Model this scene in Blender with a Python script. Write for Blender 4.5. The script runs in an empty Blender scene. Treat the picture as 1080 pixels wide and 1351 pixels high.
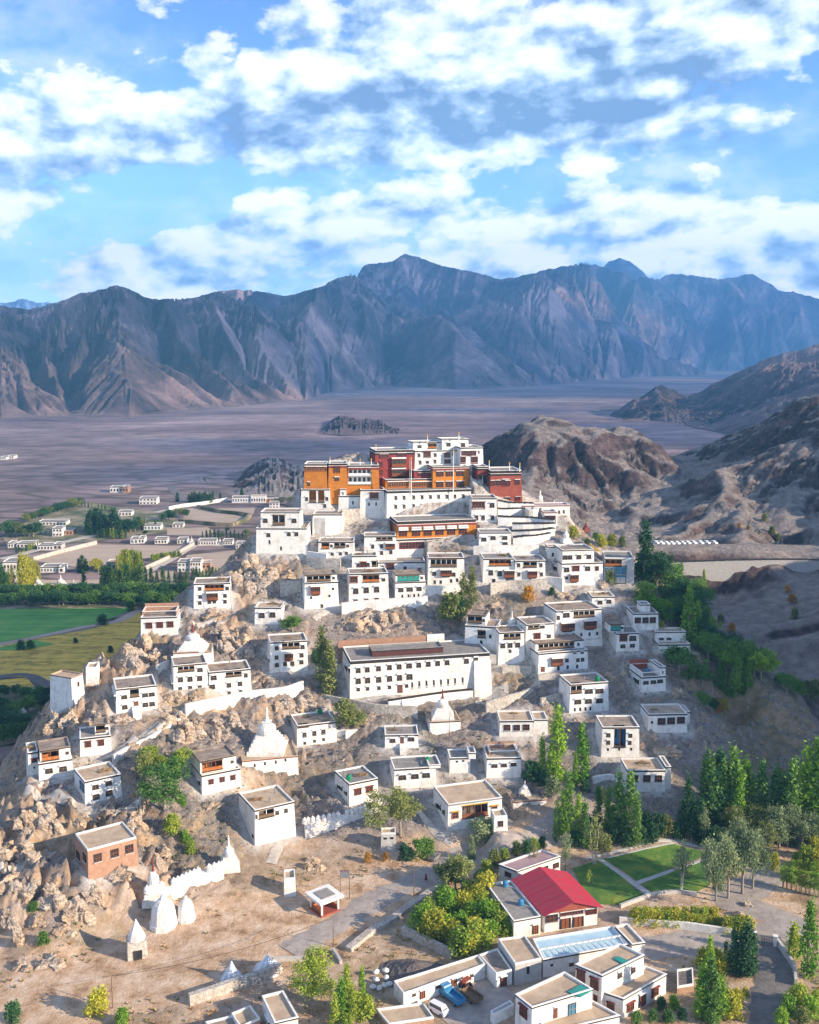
import bpy, bmesh, math, random
import numpy as np
from mathutils import Vector, Matrix
random.seed(7); RNG = np.random.default_rng(11)
SC = bpy.context.scene
COL = SC.collection
R = math.radians
# ------------------------------------------------------------------ camera, sky, sun, exposure
FPX, CU, CV, HC, PITCH = 1350.0, 540.0, 675.5, 112.0, R(8.63)
cam = bpy.data.objects.new('camera', bpy.data.cameras.new('camera')); COL.objects.link(cam)
cam.location = (0, 0, HC); cam.rotation_euler = (R(90) - PITCH, 0, 0)
cam.data.sensor_fit = 'VERTICAL'; cam.data.sensor_height = 36; cam.data.lens = 36 * FPX / 1351
cam.data.clip_start = 1; cam.data.clip_end = 60000
SC.camera = cam
SC.view_settings.view_transform = 'Standard'; SC.view_settings.look = 'None'
SC.view_settings.exposure = 1.02; SC.view_settings.gamma = 1
SC.render.engine = 'CYCLES'
SC.cycles.use_denoising = True
SC.cycles.max_bounces = 5; SC.cycles.transparent_max_bounces = 8; SC.cycles.diffuse_bounces = 3
SUN = Vector((0.85, -0.36, 0.36)).normalized()
sun = bpy.data.objects.new('sun', bpy.data.lights.new('sun', 'SUN')); COL.objects.link(sun)
sun.data.energy = 5.0; sun.data.angle = R(0.5); sun.data.color = (1.0, 0.82, 0.60)
sun.rotation_euler = SUN.to_track_quat('Z', 'Y').to_euler()

class NT:
    """tiny node helper"""
    def __init__(s, tree): s.t = tree; s.n = tree.nodes; s.l = tree.links
    def new(s, typ, props=None, **ins):
        n = s.n.new(typ)
        for k, v in (props or {}).items(): setattr(n, k, v)
        for k, v in ins.items(): s.set(n, k, v)
        return n
    def set(s, n, k, v):
        key = int(k[1:]) if k[0] == '_' and k[1:].isdigit() else k.replace('_', ' ')
        if isinstance(v, tuple) and len(v) == 2 and hasattr(v[0], 'outputs'):
            s.l.new(v[0].outputs[v[1]], n.inputs[key])
        elif hasattr(v, 'outputs'): s.l.new(v.outputs[0], n.inputs[key])
        else: n.inputs[key].default_value = v
    def math(s, op, a, b=0.0, clamp=False):
        n = s.n.new('ShaderNodeMath'); n.operation = op; n.use_clamp = clamp
        s.set(n, '_0', a); s.set(n, '_1', b); return n
    def ramp(s, fac, *stops):
        n = s.n.new('ShaderNodeValToRGB'); s.set(n, '_0', fac)
        e = n.color_ramp.elements
        while len(e) < len(stops): e.new(0.5)
        for i, (p, c) in enumerate(stops):
            e[i].position = p; e[i].color = (c, c, c, 1) if isinstance(c, (int, float)) else (*c, 1)
        return n
    def mix(s, fac, a, b, mode='MIX'):
        n = s.n.new('ShaderNodeMixRGB'); n.blend_type = mode
        s.set(n, '_0', fac)
        for k, v in (('_1', a), ('_2', b)):
            if isinstance(v, tuple) and len(v) == 3: v = (*v, 1)
            s.set(n, k, v)
        return n
    def noise(s, vec, scale, detail=4, rough=0.55, dist=0.0):
        n = s.n.new('ShaderNodeTexNoise')
        if vec is not None: s.set(n, 'Vector', vec)
        s.set(n, 'Scale', scale); s.set(n, 'Detail', detail); s.set(n, 'Roughness', rough); s.set(n, 'Distortion', dist)
        return n

def make_world():
    w = bpy.data.worlds.new('World'); SC.world = w; w.use_nodes = True
    T = NT(w.node_tree); T.n.clear()
    sky = T.new('ShaderNodeTexSky', dict(sky_type='NISHITA', sun_disc=False, sun_elevation=math.asin(SUN.z),
                sun_rotation=math.atan2(SUN.x, SUN.y), altitude=3400, air_density=1.0, dust_density=0.3, ozone_density=3.0))
    geo = T.new('ShaderNodeTexCoord')
    sep = T.new('ShaderNodeSeparateXYZ', None, _0=(geo, 'Generated'))
    az = T.math('ARCTAN2', (sep, 0), (sep, 1)); el = T.math('ARCSINE', (sep, 2))
    def blob(a, e, ra, re, amp, tilt=0.0):               # one cloud bank: bearing, height, half sizes in radians
        dx = T.math('SUBTRACT', az, a); dy = T.math('SUBTRACT', T.math('SUBTRACT', el, e), T.math('MULTIPLY', dx, tilt))
        q = T.math('ADD', T.math('POWER', T.math('ABSOLUTE', T.math('DIVIDE', dx, ra)), 2.0), T.math('POWER', T.math('ABSOLUTE', T.math('DIVIDE', dy, re)), 2.0))
        return T.math('MULTIPLY', T.math('EXPONENT', T.math('MULTIPLY', q, -1.0)), amp)
    def total(bl):
        t = blob(*bl[0])
        for b in bl[1:]: t = T.math('ADD', t, blob(*b))
        return t
    banks = T.math('MULTIPLY', total(BANKS), 1.5)
    def fbm_(ox, oy, sc, det, seed):
        v = T.new('ShaderNodeCombineXYZ', None, _0=T.math('ADD', az, ox + seed), _1=T.math('MULTIPLY', T.math('ADD', T.math('SUBTRACT', el, T.math('MULTIPLY', az, 0.10)), oy + seed * 1.7), 1.75), _2=0.0)
        n = T.noise(v, sc, det, 0.63, 0.10); n.noise_dimensions = '2D'; return n
    def dens(ox, oy, det=10):
        n = T.math('ADD', T.math('MULTIPLY', fbm_(ox, oy, 5.0, det, 3.1), 0.74), T.math('MULTIPLY', fbm_(ox, oy, 18.0, det - 2, 8.4), 0.26))
        v = T.new('ShaderNodeCombineXYZ', None, _0=T.math('ADD', az, ox), _1=T.math('MULTIPLY', T.math('ADD', el, oy), 1.9), _2=0.7)
        wv = T.mix(0.035, v, (fbm_(ox + 4.0, oy, 14.0, 4, 2.0), 1), 'ADD')
        pf = T.new('ShaderNodeTexVoronoi', dict(feature='F1', voronoi_dimensions='2D'), Vector=wv, Scale=13.0, Detail=2.0, Roughness=0.55)
        n = T.math('ADD', n, T.math('MULTIPLY', T.math('SUBTRACT', 0.58, (pf, 0)), 0.26))
        return T.math('ADD', n, banks)
    d0 = dens(0.0, 0.0); d1 = dens(0.016, 0.016, 9)
    cover = T.ramp(d0, (0.495, 0.0), (0.55, 0.72), (0.63, 1.0))
    wisp = T.ramp(fbm_(0.3, 0.1, 3.2, 11, 5.0), (0.40, 0.0), (0.70, 0.55))
    cover = T.math('MAXIMUM', cover, wisp)
    lit = T.math('ADD', T.math('MULTIPLY', T.math('SUBTRACT', d0, d1), 2.7), T.math('SUBTRACT', T.math('ADD', 0.50, T.math('MULTIPLY', fbm_(1.3, 0.4, 11.0, 8, 6.0), 0.32)), total(SHADES)), True)
    ccol = T.ramp(lit, (0.0, (0.16, 0.25, 0.42)), (0.30, (0.34, 0.46, 0.64)), (0.55, (0.62, 0.71, 0.82)), (0.90, (0.95, 0.92, 0.89)))
    low = T.ramp(el, (0.0, 0.62), (0.16, 0.98))
    sat = T.mix(1.0, T.new('ShaderNodeHueSaturation', None, Hue=0.506, Saturation=1.06, Value=0.78, Color=sky), low, 'MULTIPLY')
    clouds = T.mix(1.0, ccol, (CLOUD_GAIN,) * 3, 'MULTIPLY')
    thick = T.ramp(el, (0.0, 1.0), (0.12, 0.86), (0.32, 0.62))          # sky gain raised low down to offset dimming by the haze
    allc = T.mix(1.0, T.mix(cover, sat, clouds), T.mix(1.0, thick, (2.0,) * 3, 'MULTIPLY'), 'MULTIPLY')
    bg = T.new('ShaderNodeBackground', None, Color=allc, Strength=SKY_STRENGTH)
    T.new('ShaderNodeOutputWorld', None, Surface=bg)
CLOUD_GAIN, SKY_STRENGTH = 4.2, 0.15
BANKS = ((-0.05, 0.235, 0.30, 0.055, 0.17, 0.10), (-0.33, 0.175, 0.13, 0.04, 0.13, 0.0), (0.12, 0.265, 0.20, 0.05, 0.14, 0.0), (0.15, 0.205, 0.22, 0.03, 0.14, 0.0), (0.36, 0.29, 0.08, 0.04, 0.12, 0.0),
         (0.22, 0.125, 0.17, 0.028, 0.20, 0.0), (-0.13, 0.115, 0.13, 0.026, 0.20, 0.15), (-0.22, 0.072, 0.12, 0.026, 0.30, 0.0), (0.10, 0.085, 0.06, 0.020, 0.22, 0.0), (0.33, 0.078, 0.14, 0.032, 0.34, 0.0), (-0.37, 0.135, 0.06, 0.02, 0.18, 0.0),
         (-0.24, 0.135, 0.07, 0.025, -0.16, 0.0), (-0.40, 0.29, 0.10, 0.05, -0.12, 0.0), (0.38, 0.20, 0.06, 0.05, -0.10, 0.0), (-0.36, 0.085, 0.05, 0.02, -0.10, 0.0), (0.05, 0.165, 0.3, 0.012, -0.05, 0.0))
SHADES = ((0.05, 0.212, 0.20, 0.030, 0.50, 0.02), (0.20, 0.240, 0.16, 0.04, 0.30, 0.0), (-0.16, 0.195, 0.12, 0.026, 0.34, 0.10), (0.38, 0.092, 0.07, 0.012, 0.30, 0.0), (-0.30, 0.165, 0.10, 0.016, 0.25, 0.0), (0.30, 0.19, 0.08, 0.02, 0.25, 0.0), (-0.31, 0.06, 0.04, 0.015, 0.15, 0.0))
make_world()

# ------------------------------------------------------------------ pixel <-> place helpers (real metres, camera height 112 m)
def raydir(u, v):
    a = (u - CU) / FPX; b = (CV - v) / FPX
    dy = b * math.sin(PITCH) + math.cos(PITCH); dz = b * math.cos(PITCH) - math.sin(PITCH)
    return np.array((a / dy, 1.0, dz / dy))
def PY(u, v, Y): d = raydir(u, v); return np.array((d[0] * Y, Y, HC + d[2] * Y))
def PZ(u, v, z): d = raydir(u, v); return PY(u, v, (z - HC) / d[2])
YT = [(1351, 159), (1250, 182), (1150, 209), (1100, 222), (1050, 235), (1000, 248), (950, 261), (900, 275), (850, 288), (800, 302), (750, 317), (700, 332), (650, 346), (600, 360), (550, 372)]
def Ydef(v): return float(np.interp(-v, [-t[0] for t in YT], [t[1] for t in YT]))
def ss(a, b, x):
    t = np.clip((np.asarray(x, float) - a) / (b - a), 0, 1); return t * t * (3 - 2 * t)
def Yhill(u, v):
    y = Ydef(v)
    return y - 13 * float(ss(340, 200, u)) * float(ss(1230, 1170, v)) * float(ss(820, 900, v))

# ------------------------------------------------------------------ noise in numpy
def h2(ix, iy, s=0.0):
    v = np.sin(ix * 127.1 + iy * 311.7 + s * 74.7) * 43758.5453; return v - np.floor(v)
def vn(x, y, s=0.0):
    ix, iy = np.floor(x), np.floor(y); fx, fy = x - ix, y - iy
    ux = fx * fx * fx * (fx * (fx * 6 - 15) + 10); uy = fy * fy * fy * (fy * (fy * 6 - 15) + 10)
    a, b, c, d = h2(ix, iy, s), h2(ix + 1, iy, s), h2(ix, iy + 1, s), h2(ix + 1, iy + 1, s)
    return (a + (b - a) * ux) * (1 - uy) + (c + (d - c) * ux) * uy
def fbm(x, y, o=5, s=0.0, g=0.5):
    a, t, n = 1.0, 0.0, 0.0
    for k in range(o):
        t = t + a * (vn(x, y, s + k) * 2 - 1); n += a; a *= g; x, y = (x * 0.8 - y * 0.6) * 2.03 + 7.1, (x * 0.6 + y * 0.8) * 2.03 - 3.3
    return t / n
def ridged(x, y, o=5, s=0.0, g=0.5):
    a, t, n = 1.0, 0.0, 0.0
    for k in range(o):
        t = t + a * (1 - np.abs(vn(x, y, s + k) * 2 - 1)) ** 2; n += a; a *= g; x, y = (x * 0.8 - y * 0.6) * 2.03 + 7.1, (x * 0.6 + y * 0.8) * 2.03 - 3.3
    return t / n
def worley(x, y, s=0.0):
    ix, iy = np.floor(x), np.floor(y); best = np.full(x.shape, 9.0); sec = np.full(x.shape, 9.0)
    hid = np.zeros(x.shape); bx = np.zeros(x.shape); by = np.zeros(x.shape)
    for i in (-1, 0, 1):
        for j in (-1, 0, 1):
            cx, cy = ix + i, iy + j
            qx = cx + h2(cx, cy, s) - x; qy = cy + h2(cx, cy, s + 5) - y
            d = qx * qx + qy * qy; m = d < best
            sec = np.where(m, best, np.minimum(sec, d)); best = np.where(m, d, best)
            hid = np.where(m, h2(cx, cy, s + 9), hid); bx = np.where(m, -qx, bx); by = np.where(m, -qy, by)
    return np.sqrt(best), np.sqrt(sec), hid, bx, by
def gully(px, py, dx, dy, s=0.0):
    ix, iy = np.floor(px), np.floor(py); fx, fy = px - ix, py - iy
    va = 0.0; vx = 0.0; vy = 0.0; wt = 0.0; TP = 2 * math.pi
    for i in (-2, -1, 0, 1):
        for j in (-2, -1, 0, 1):
            cx, cy = ix - i, iy - j
            qx = fx + i - h2(cx, cy, s) * 0.5; qy = fy + j - h2(cx, cy, s + 3) * 0.5
            w = np.exp(-2 * (qx * qx + qy * qy)); wt = wt + w; m = (qx * dx + qy * dy) * TP
            va = va + np.cos(m) * w; sn = -np.sin(m) * w; vx = vx + sn * dx; vy = vy + sn * dy
    return va / wt, vx / wt, vy / wt
def erode(fn, X, Y, scale, amp, octv=5, s=0.0, e=None, sat=1.0):
    """gullies that run down the slope of fn; returns the height to add"""
    e = e or scale * 0.1
    b = fn(X, Y); gx = (fn(X + e, Y) - b) / e; gy = (fn(X, Y + e) - b) / e
    m = np.sqrt(gx * gx + gy * gy) + 1e-6; k = np.minimum(m / 0.25, 1) * sat / m
    sx, sy = gy * k, -gx * k
    H = 0.0; hx = 0.0; hy = 0.0; a = 0.5; f = 1.0 / scale
    for o in range(octv):
        v, vx, vy = gully(X * f, Y * f, sx + hy * 0.9, sy - hx * 0.9, s + o)
        H = H + v * a; hx = hx + vx * a * 1.0; hy = hy + vy * a * 1.0; a *= 0.52; f *= 2.0
    return H * amp * np.minimum(m / 0.12, 1)
# ------------------------------------------------------------------ procedural materials
MAT = {}
def mat(name, col, col2=None, scale=1.0, rough=0.9, detail=5, lo=0.35, hi=0.65, bump=0.0, bscale=None, spec=0.2, metal=0.0, obj=False, streak=None):
    if name in MAT: return MAT[name]
    m = bpy.data.materials.new(name); m.use_nodes = True; T = NT(m.node_tree); b = T.n['Principled BSDF']
    b.inputs['Roughness'].default_value = rough; b.inputs['Metallic'].default_value = metal
    b.inputs['Specular IOR Level'].default_value = spec
    pos = (T.new('ShaderNodeTexCoord'), 'Object') if obj else (T.new('ShaderNodeNewGeometry'), 'Position')
    if col2:
        n = T.noise(pos, scale, detail, 0.6); r = T.ramp(n, (lo, col), (hi, col2)); c = r
        if streak:
            oi = T.new('ShaderNodeObjectInfo'); c = T.mix(1.0, c, T.ramp((oi, 'Random'), (0.0, (1.0, 0.98, 0.95)), (0.5, (0.93, 0.92, 0.90)), (1.0, (1.0, 1.0, 1.0))), 'MULTIPLY')                                     # rain streaks, splashed dirt and bare patches in the limewash
            mp = T.new('ShaderNodeMapping', None, Vector=pos, Scale=(1.3, 1.3, 0.16))
            k = T.ramp(T.noise(mp, 1.0, 6, 0.65), (0.52, 0.0), (0.72, 1.0)); c = T.mix(T.math('MULTIPLY', k, 0.75), c, streak)
            k2 = T.ramp(T.noise(pos, 0.33, 7, 0.7), (0.53, 0.0), (0.62, 1.0)); c = T.mix(T.math('MULTIPLY', k2, 0.6), c, streak)
        T.set(b, 'Base_Color', c)
    else: b.inputs['Base Color'].default_value = (*col, 1)
    if bump:
        bn = T.noise(pos, bscale or scale * 3, 6, 0.65)
        bm_ = T.new('ShaderNodeBump', None, Strength=bump, Distance=0.3, Height=bn); T.set(b, 'Normal', (bm_, 0))
    MAT[name] = m; return m
WHITE = mat('limewash', (0.80, 0.79, 0.77), (0.68, 0.67, 0.65), 0.9, bump=0.35, bscale=2.5, streak=(0.50, 0.45, 0.39))
PLAST = mat('white_paint', (0.78, 0.77, 0.75), (0.66, 0.65, 0.62), 1.5, bump=0.15, bscale=4)
STONEW = mat('washed_stone', (0.62, 0.59, 0.55), (0.34, 0.30, 0.26), 1.6, bump=0.9, bscale=2.2, streak=(0.30, 0.26, 0.22))
ROOF = mat('mud_roof', (0.20, 0.16, 0.135), (0.34, 0.275, 0.22), 0.5, bump=0.3, bscale=1.5)
ROOFG = mat('grey_roof', (0.19, 0.175, 0.17), (0.29, 0.27, 0.25), 0.6, bump=0.3, bscale=1.5)
ROOFT = mat('tan_roof', (0.36, 0.27, 0.19), (0.50, 0.39, 0.28), 0.35, bump=0.3, bscale=1.5)
BLACK = mat('black_trim', (0.022, 0.02, 0.022), (0.045, 0.04, 0.04), 2.0)
MAROON = mat('maroon_trim', (0.15, 0.035, 0.03), (0.22, 0.06, 0.045), 1.2)
BRICKR = mat('red_wall', (0.31, 0.085, 0.055), (0.25, 0.06, 0.045), 0.8, bump=0.3, bscale=2)
CRIM = mat('crimson_wall', (0.26, 0.05, 0.045), (0.20, 0.04, 0.04), 0.8, bump=0.2)
OCHRE = mat('ochre_wall', (0.52, 0.195, 0.03), (0.42, 0.145, 0.025), 0.8, bump=0.3, bscale=2)
WOOD = mat('red_wood', (0.17, 0.055, 0.03), (0.25, 0.09, 0.04), 3)
WOODO = mat('orange_wood', (0.46, 0.17, 0.05), (0.30, 0.10, 0.03), 1.5)
WOODB = mat('brown_wood', (0.13, 0.085, 0.055), (0.20, 0.13, 0.08), 3)
GLASS = mat('dark_glass', (0.016, 0.02, 0.026), (0.05, 0.045, 0.045), 0.9, rough=0.15, spec=0.5)
GLASSB = mat('blue_glass', (0.05, 0.20, 0.30), (0.03, 0.12, 0.20), 0.7, rough=0.15, spec=0.5)
TEAL = mat('teal_paint', (0.03, 0.22, 0.19), (0.04, 0.28, 0.24), 1, rough=0.6)
DIMW = mat('dim_loggia_wall', (0.20, 0.15, 0.13), (0.11, 0.085, 0.08), 0.7)  # whitewash darkened to brown, with the shade of the recess put into the colour
ADOBE = mat('mud_brick', (0.36, 0.225, 0.15), (0.43, 0.28, 0.19), 1.2, bump=0.6, bscale=3.5)
BRICK = mat('brown_brick', (0.33, 0.185, 0.125), (0.41, 0.25, 0.17), 1.5, bump=0.6, bscale=4)
CONC = mat('concrete', (0.40, 0.385, 0.37), (0.50, 0.48, 0.46), 0.9, bump=0.2)
REDROOF = mat('red_sheet_roof', (0.46, 0.022, 0.055), (0.34, 0.05, 0.065), 0.8, rough=0.55, spec=0.3, detail=8)
BLUEROOF = mat('pale_blue_sheet', (0.33, 0.50, 0.60), (0.42, 0.58, 0.66), 0.5, rough=0.35, spec=0.5)
PURPLE = mat('purple_roof', (0.30, 0.20, 0.22), (0.38, 0.27, 0.28), 0.6)
GOLD = mat('gilded_roof', (0.72, 0.42, 0.06), (0.60, 0.33, 0.05), 1.5, rough=0.35, metal=0.6)
BLUEP = mat('blue_paint', (0.03, 0.17, 0.34), (0.05, 0.22, 0.40), 1, rough=0.4, spec=0.5)
GREENP = mat('green_plastic', (0.01, 0.23, 0.10), (0.01, 0.18, 0.08), 1, rough=0.5)
CARW = mat('white_car_paint', (0.75, 0.76, 0.77), (0.7, 0.71, 0.72), 1, rough=0.25, spec=0.6)
CARG = mat('silver_car_paint', (0.42, 0.44, 0.46), (0.36, 0.38, 0.40), 1, rough=0.25, spec=0.6)
RUBBER = mat('rubber', (0.02, 0.02, 0.02))
STEEL = mat('grey_steel', (0.30, 0.30, 0.31), (0.22, 0.22, 0.23), 1, rough=0.5, metal=0.4)
TENT = mat('tent_canvas', (0.36, 0.45, 0.58), (0.62, 0.66, 0.70), 0.8)
PATHW = mat('pale_path', (0.56, 0.52, 0.47), (0.40, 0.35, 0.30), 0.9, bump=0.6, bscale=2.5)
SKIN = mat('skin', (0.42, 0.24, 0.16)); ROBE = mat('maroon_cloth', (0.20, 0.03, 0.035), (0.16, 0.025, 0.03), 4)
CLOTH = mat('dark_cloth', (0.03, 0.03, 0.04)); HAIR = mat('black_hair', (0.015, 0.012, 0.01))
BARK = mat('bark', (0.30, 0.26, 0.21), (0.20, 0.165, 0.13), 2, obj=True)
BARKW = mat('pale_bark', (0.55, 0.52, 0.46), (0.40, 0.36, 0.30), 2, obj=True)

def leafmat(name, c1, c2):
    m = bpy.data.materials.new(name); m.use_nodes = True; T = NT(m.node_tree); b = T.n['Principled BSDF']
    tc = T.new('ShaderNodeTexCoord'); oi = T.new('ShaderNodeObjectInfo')
    n = T.noise((tc, 'Object'), 0.9, 3, 0.6)
    f = T.math('ADD', T.math('MULTIPLY', n, 1.5), T.math('MULTIPLY', T.math('SUBTRACT', (oi, 'Random'), 0.5), 0.55))
    c = T.ramp(T.math('SUBTRACT', f, 0.25, True), (0.2, c1), (0.8, c2))
    T.set(b, 'Base_Color', c); b.inputs['Roughness'].default_value = 0.7; b.inputs['Specular IOR Level'].default_value = 0.25
    tr = T.new('ShaderNodeBsdfTranslucent', None, Color=c); mx = T.new('ShaderNodeMixShader', None, _0=0.28, _1=b, _2=tr)
    T.l.new(mx.outputs[0], T.n['Material Output'].inputs[0]); MAT[name] = m; return m
LEAF = dict(dark=leafmat('dark_leaves', (0.023, 0.079, 0.035), (0.069, 0.168, 0.056)),
            mid=leafmat('green_leaves', (0.058, 0.150, 0.035), (0.166, 0.300, 0.056)),
            bright=leafmat('bright_leaves', (0.117, 0.265, 0.029), (0.313, 0.478, 0.047)),
            yellow=leafmat('yellow_leaves', (0.27, 0.29, 0.03), (0.52, 0.50, 0.06)),
            lime=leafmat('yellowgreen_leaves', (0.16, 0.25, 0.03), (0.38, 0.46, 0.06)),
            olive=leafmat('olive_leaves', (0.108, 0.150, 0.047), (0.274, 0.300, 0.088)),
            grey=leafmat('greygreen_leaves', (0.117, 0.177, 0.088), (0.332, 0.389, 0.191)),
            rust=leafmat('rusty_leaves', (0.313, 0.177, 0.032), (0.626, 0.336, 0.047)))

def ground_mat(name, kind):
    m = bpy.data.materials.new(name); m.use_nodes = True; T = NT(m.node_tree); b = T.n['Principled BSDF']
    g = T.new('ShaderNodeNewGeometry'); P = (g, 'Position'); nz = T.new('ShaderNodeSeparateXYZ', None, _0=(g, 'Normal'))
    b.inputs['Roughness'].default_value = 0.95; b.inputs['Specular IOR Level'].default_value = 0.1
    if kind == 'near':
        at = T.new('ShaderNodeAttribute', dict(attribute_name='dirt')); av = T.new('ShaderNodeAttribute', dict(attribute_name='veg'))
        n1 = T.noise(P, 0.10, 6, 0.6); n2 = T.noise(P, 0.9, 8, 0.7); n3 = T.noise(P, 3.5, 5, 0.7)
        rock = T.ramp(n2, (0.28, (0.16, 0.12, 0.10)), (0.45, (0.38, 0.29, 0.22)), (0.62, (0.55, 0.44, 0.34)))
        warm = T.ramp(n1, (0.42, (0.62, 0.54, 0.48)), (0.58, (1.0, 0.80, 0.58)))
        rock = T.mix(0.55, rock, warm, 'MULTIPLY')
        vor = T.new('ShaderNodeTexVoronoi', dict(feature='DISTANCE_TO_EDGE'), Vector=T.mix(0.25, P, (n2, 1)), Scale=0.55)
        crack = T.ramp((vor, 0), (0.0, 0.35), (0.10, 1.0)); rock = T.mix(0.3, rock, crack, 'MULTIPLY')
        rub = T.ramp(T.math('ADD', T.math('MULTIPLY', n3, 0.6), T.math('MULTIPLY', n2, 0.4)), (0.36, (0.10, 0.085, 0.08)), (0.50, (0.25, 0.215, 0.20)), (0.64, (0.48, 0.44, 0.41)))
        steep = T.ramp((nz, 2), (0.55, 1.0), (0.88, 0.0)); c = T.mix((steep, 0), rub, rock)
        spots = T.ramp(T.noise(P, 0.35, 8, 0.75), (0.56, 0.0), (0.64, 1.0)); c = T.mix(T.math('MULTIPLY', spots, 0.6), c, (0.085, 0.072, 0.055))
        d1 = T.ramp(T.noise(P, 0.25, 7, 0.7), (0.32, (0.27, 0.165, 0.10)), (0.46, (0.50, 0.345, 0.225)), (0.64, (0.68, 0.53, 0.41)))
        c = T.mix((at, 'Fac'), c, d1)
        v1 = T.ramp(T.noise(P, 0.7, 6, 0.7), (0.35, (0.05, 0.065, 0.02)), (0.6, (0.15, 0.125, 0.03)), (0.75, (0.27, 0.18, 0.05)))
        vm = T.math('MULTIPLY', (av, 'Fac'), T.ramp(T.noise(P, 0.45, 6, 0.7), (0.38, 0.0), (0.55, 1.0)))
        c = T.mix(vm, c, v1)
        al = T.new('ShaderNodeAttribute', dict(attribute_name='lime')); lm = T.math('MULTIPLY', (al, 'Fac'), T.ramp(T.noise(P, 0.55, 7, 0.7), (0.36, 0.0), (0.52, 0.85)))
        c = T.mix(lm, c, (0.55, 0.52, 0.49))
        hgt = T.math('ADD', T.math('MULTIPLY', n2, 0.6), T.math('MULTIPLY', T.noise(P, 2.2, 8, 0.75), 0.4))
        T.set(b, 'Normal', (T.new('ShaderNodeBump', None, Strength=0.95, Distance=0.9, Height=hgt), 0))
    elif kind == 'hill':
        n1 = T.noise(P, 0.035, 8, 0.65, 0.5); n2 = T.noise(P, 0.25, 8, 0.7)
        st = T.new('ShaderNodeMapping', None, Vector=P, Rotation=(0.5, 0.7, 0.2), Scale=(0.02, 0.02, 0.25))
        n4 = T.noise(st, 1.0, 7, 0.65, 0.6)
        c = T.ramp(T.math('ADD', T.math('MULTIPLY', n1, 0.5), T.math('MULTIPLY', n2, 0.5)), (0.36, (0.030, 0.024, 0.028)), (0.50, (0.085, 0.064, 0.068)), (0.64, (0.21, 0.155, 0.150)))
        c = T.mix(0.5, c, T.ramp(n4, (0.35, (0.5, 0.5, 0.55)), (0.62, (1.25, 1.1, 1.0))), 'MULTIPLY')
        flat = T.ramp((nz, 2), (0.80, 0.0), (0.93, 1.0)); sc = T.ramp(n2, (0.35, (0.20, 0.17, 0.16)), (0.65, (0.38, 0.33, 0.30)))
        c = T.mix((flat, 0), c, sc)
        T.set(b, 'Normal', (T.new('ShaderNodeBump', None, Strength=1.0, Distance=3.0, Height=T.math('ADD', n2, n4)), 0))
    elif kind == 'mount':
        n1 = T.noise(P, 0.0035, 8, 0.65, 0.4); n2 = T.noise(P, 0.022, 9, 0.7)
        c = T.ramp(n1, (0.38, (0.045, 0.038, 0.045)), (0.51, (0.15, 0.105, 0.115)), (0.62, (0.36, 0.245, 0.235)))
        c = T.mix(0.6, c, T.ramp(n2, (0.30, 0.35), (0.68, 1.35)), 'MULTIPLY')
        flat = T.ramp((nz, 2), (0.90, 0.0), (0.985, 1.0)); c = T.mix(T.math('MULTIPLY', flat, 0.8), c, (0.25, 0.19, 0.18))
        T.set(b, 'Normal', (T.new('ShaderNodeBump', None, Strength=1.0, Distance=22.0, Height=n2), 0))
    else:                                             # valley floor
        n1 = T.noise(P, 0.0022, 7, 0.65, 0.6); n2 = T.noise(P, 0.03, 8, 0.75); sx = T.new('ShaderNodeSeparateXYZ', None, _0=P)
        c = T.ramp(n1, (0.35, (0.15, 0.11, 0.12)), (0.52, (0.25, 0.185, 0.195)), (0.66, (0.38, 0.29, 0.285)))
        c = T.mix(0.7, c, T.ramp(n2, (0.32, 0.45), (0.62, 1.25)), 'MULTIPLY')
        sk = T.new('ShaderNodeMapping', None, Vector=P, Rotation=(0, 0, -0.08), Scale=(0.0016, 0.016, 1)); c = T.mix(0.75, c, T.ramp(T.noise(sk, 1.0, 9, 0.7, 0.4), (0.36, (0.42, 0.42, 0.46)), (0.50, (1.0, 1.0, 1.0)), (0.64, (1.35, 1.28, 1.25))), 'MULTIPLY')
        mp = T.new('ShaderNodeMapping', None, Vector=T.mix(0.06, P, T.noise(P, 0.01, 3), 'ADD'), Rotation=(0, 0, 0.3), Scale=(0.016, 0.034, 1))
        vo = T.new('ShaderNodeTexVoronoi', dict(feature='DISTANCE_TO_EDGE'), Vector=mp, Scale=1.0, Randomness=0.75)
        vc = T.new('ShaderNodeTexVoronoi', None, Vector=mp, Scale=1.0, Randomness=0.75)
        line = T.ramp((vo, 0), (0.03, 1.0), (0.13, 0.0))
        nearf = T.math('MULTIPLY', T.ramp(T.math('DIVIDE', (sx, 1), 2200.0), (0.18, 1.0), (0.75, 0.0)), T.ramp(T.noise(P, 0.006, 4, 0.6), (0.33, 0.0), (0.45, 1.0)))
        fld = T.mix(0.55, c, T.ramp((vc, 'Color'), (0.1, (0.24, 0.17, 0.14)), (0.5, (0.36, 0.28, 0.22)), (0.9, (0.20, 0.16, 0.12))))
        c = T.mix(T.math('MULTIPLY', nearf, 0.75), c, fld)
        c = T.mix(T.math('MULTIPLY', T.math('MULTIPLY', line, nearf), 0.85), c, (0.035, 0.035, 0.03))
        T.set(b, 'Normal', (T.new('ShaderNodeBump', None, Strength=0.6, Distance=2.0, Height=n2), 0))
    T.set(b, 'Base_Color', c); MAT[name] = m; return m
GNEAR = ground_mat('hillside_ground', 'near'); GHILL = ground_mat('rocky_hill', 'hill')
GMOUNT = ground_mat('mountain_rock', 'mount'); GVAL = ground_mat('valley_ground', 'valley')
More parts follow.
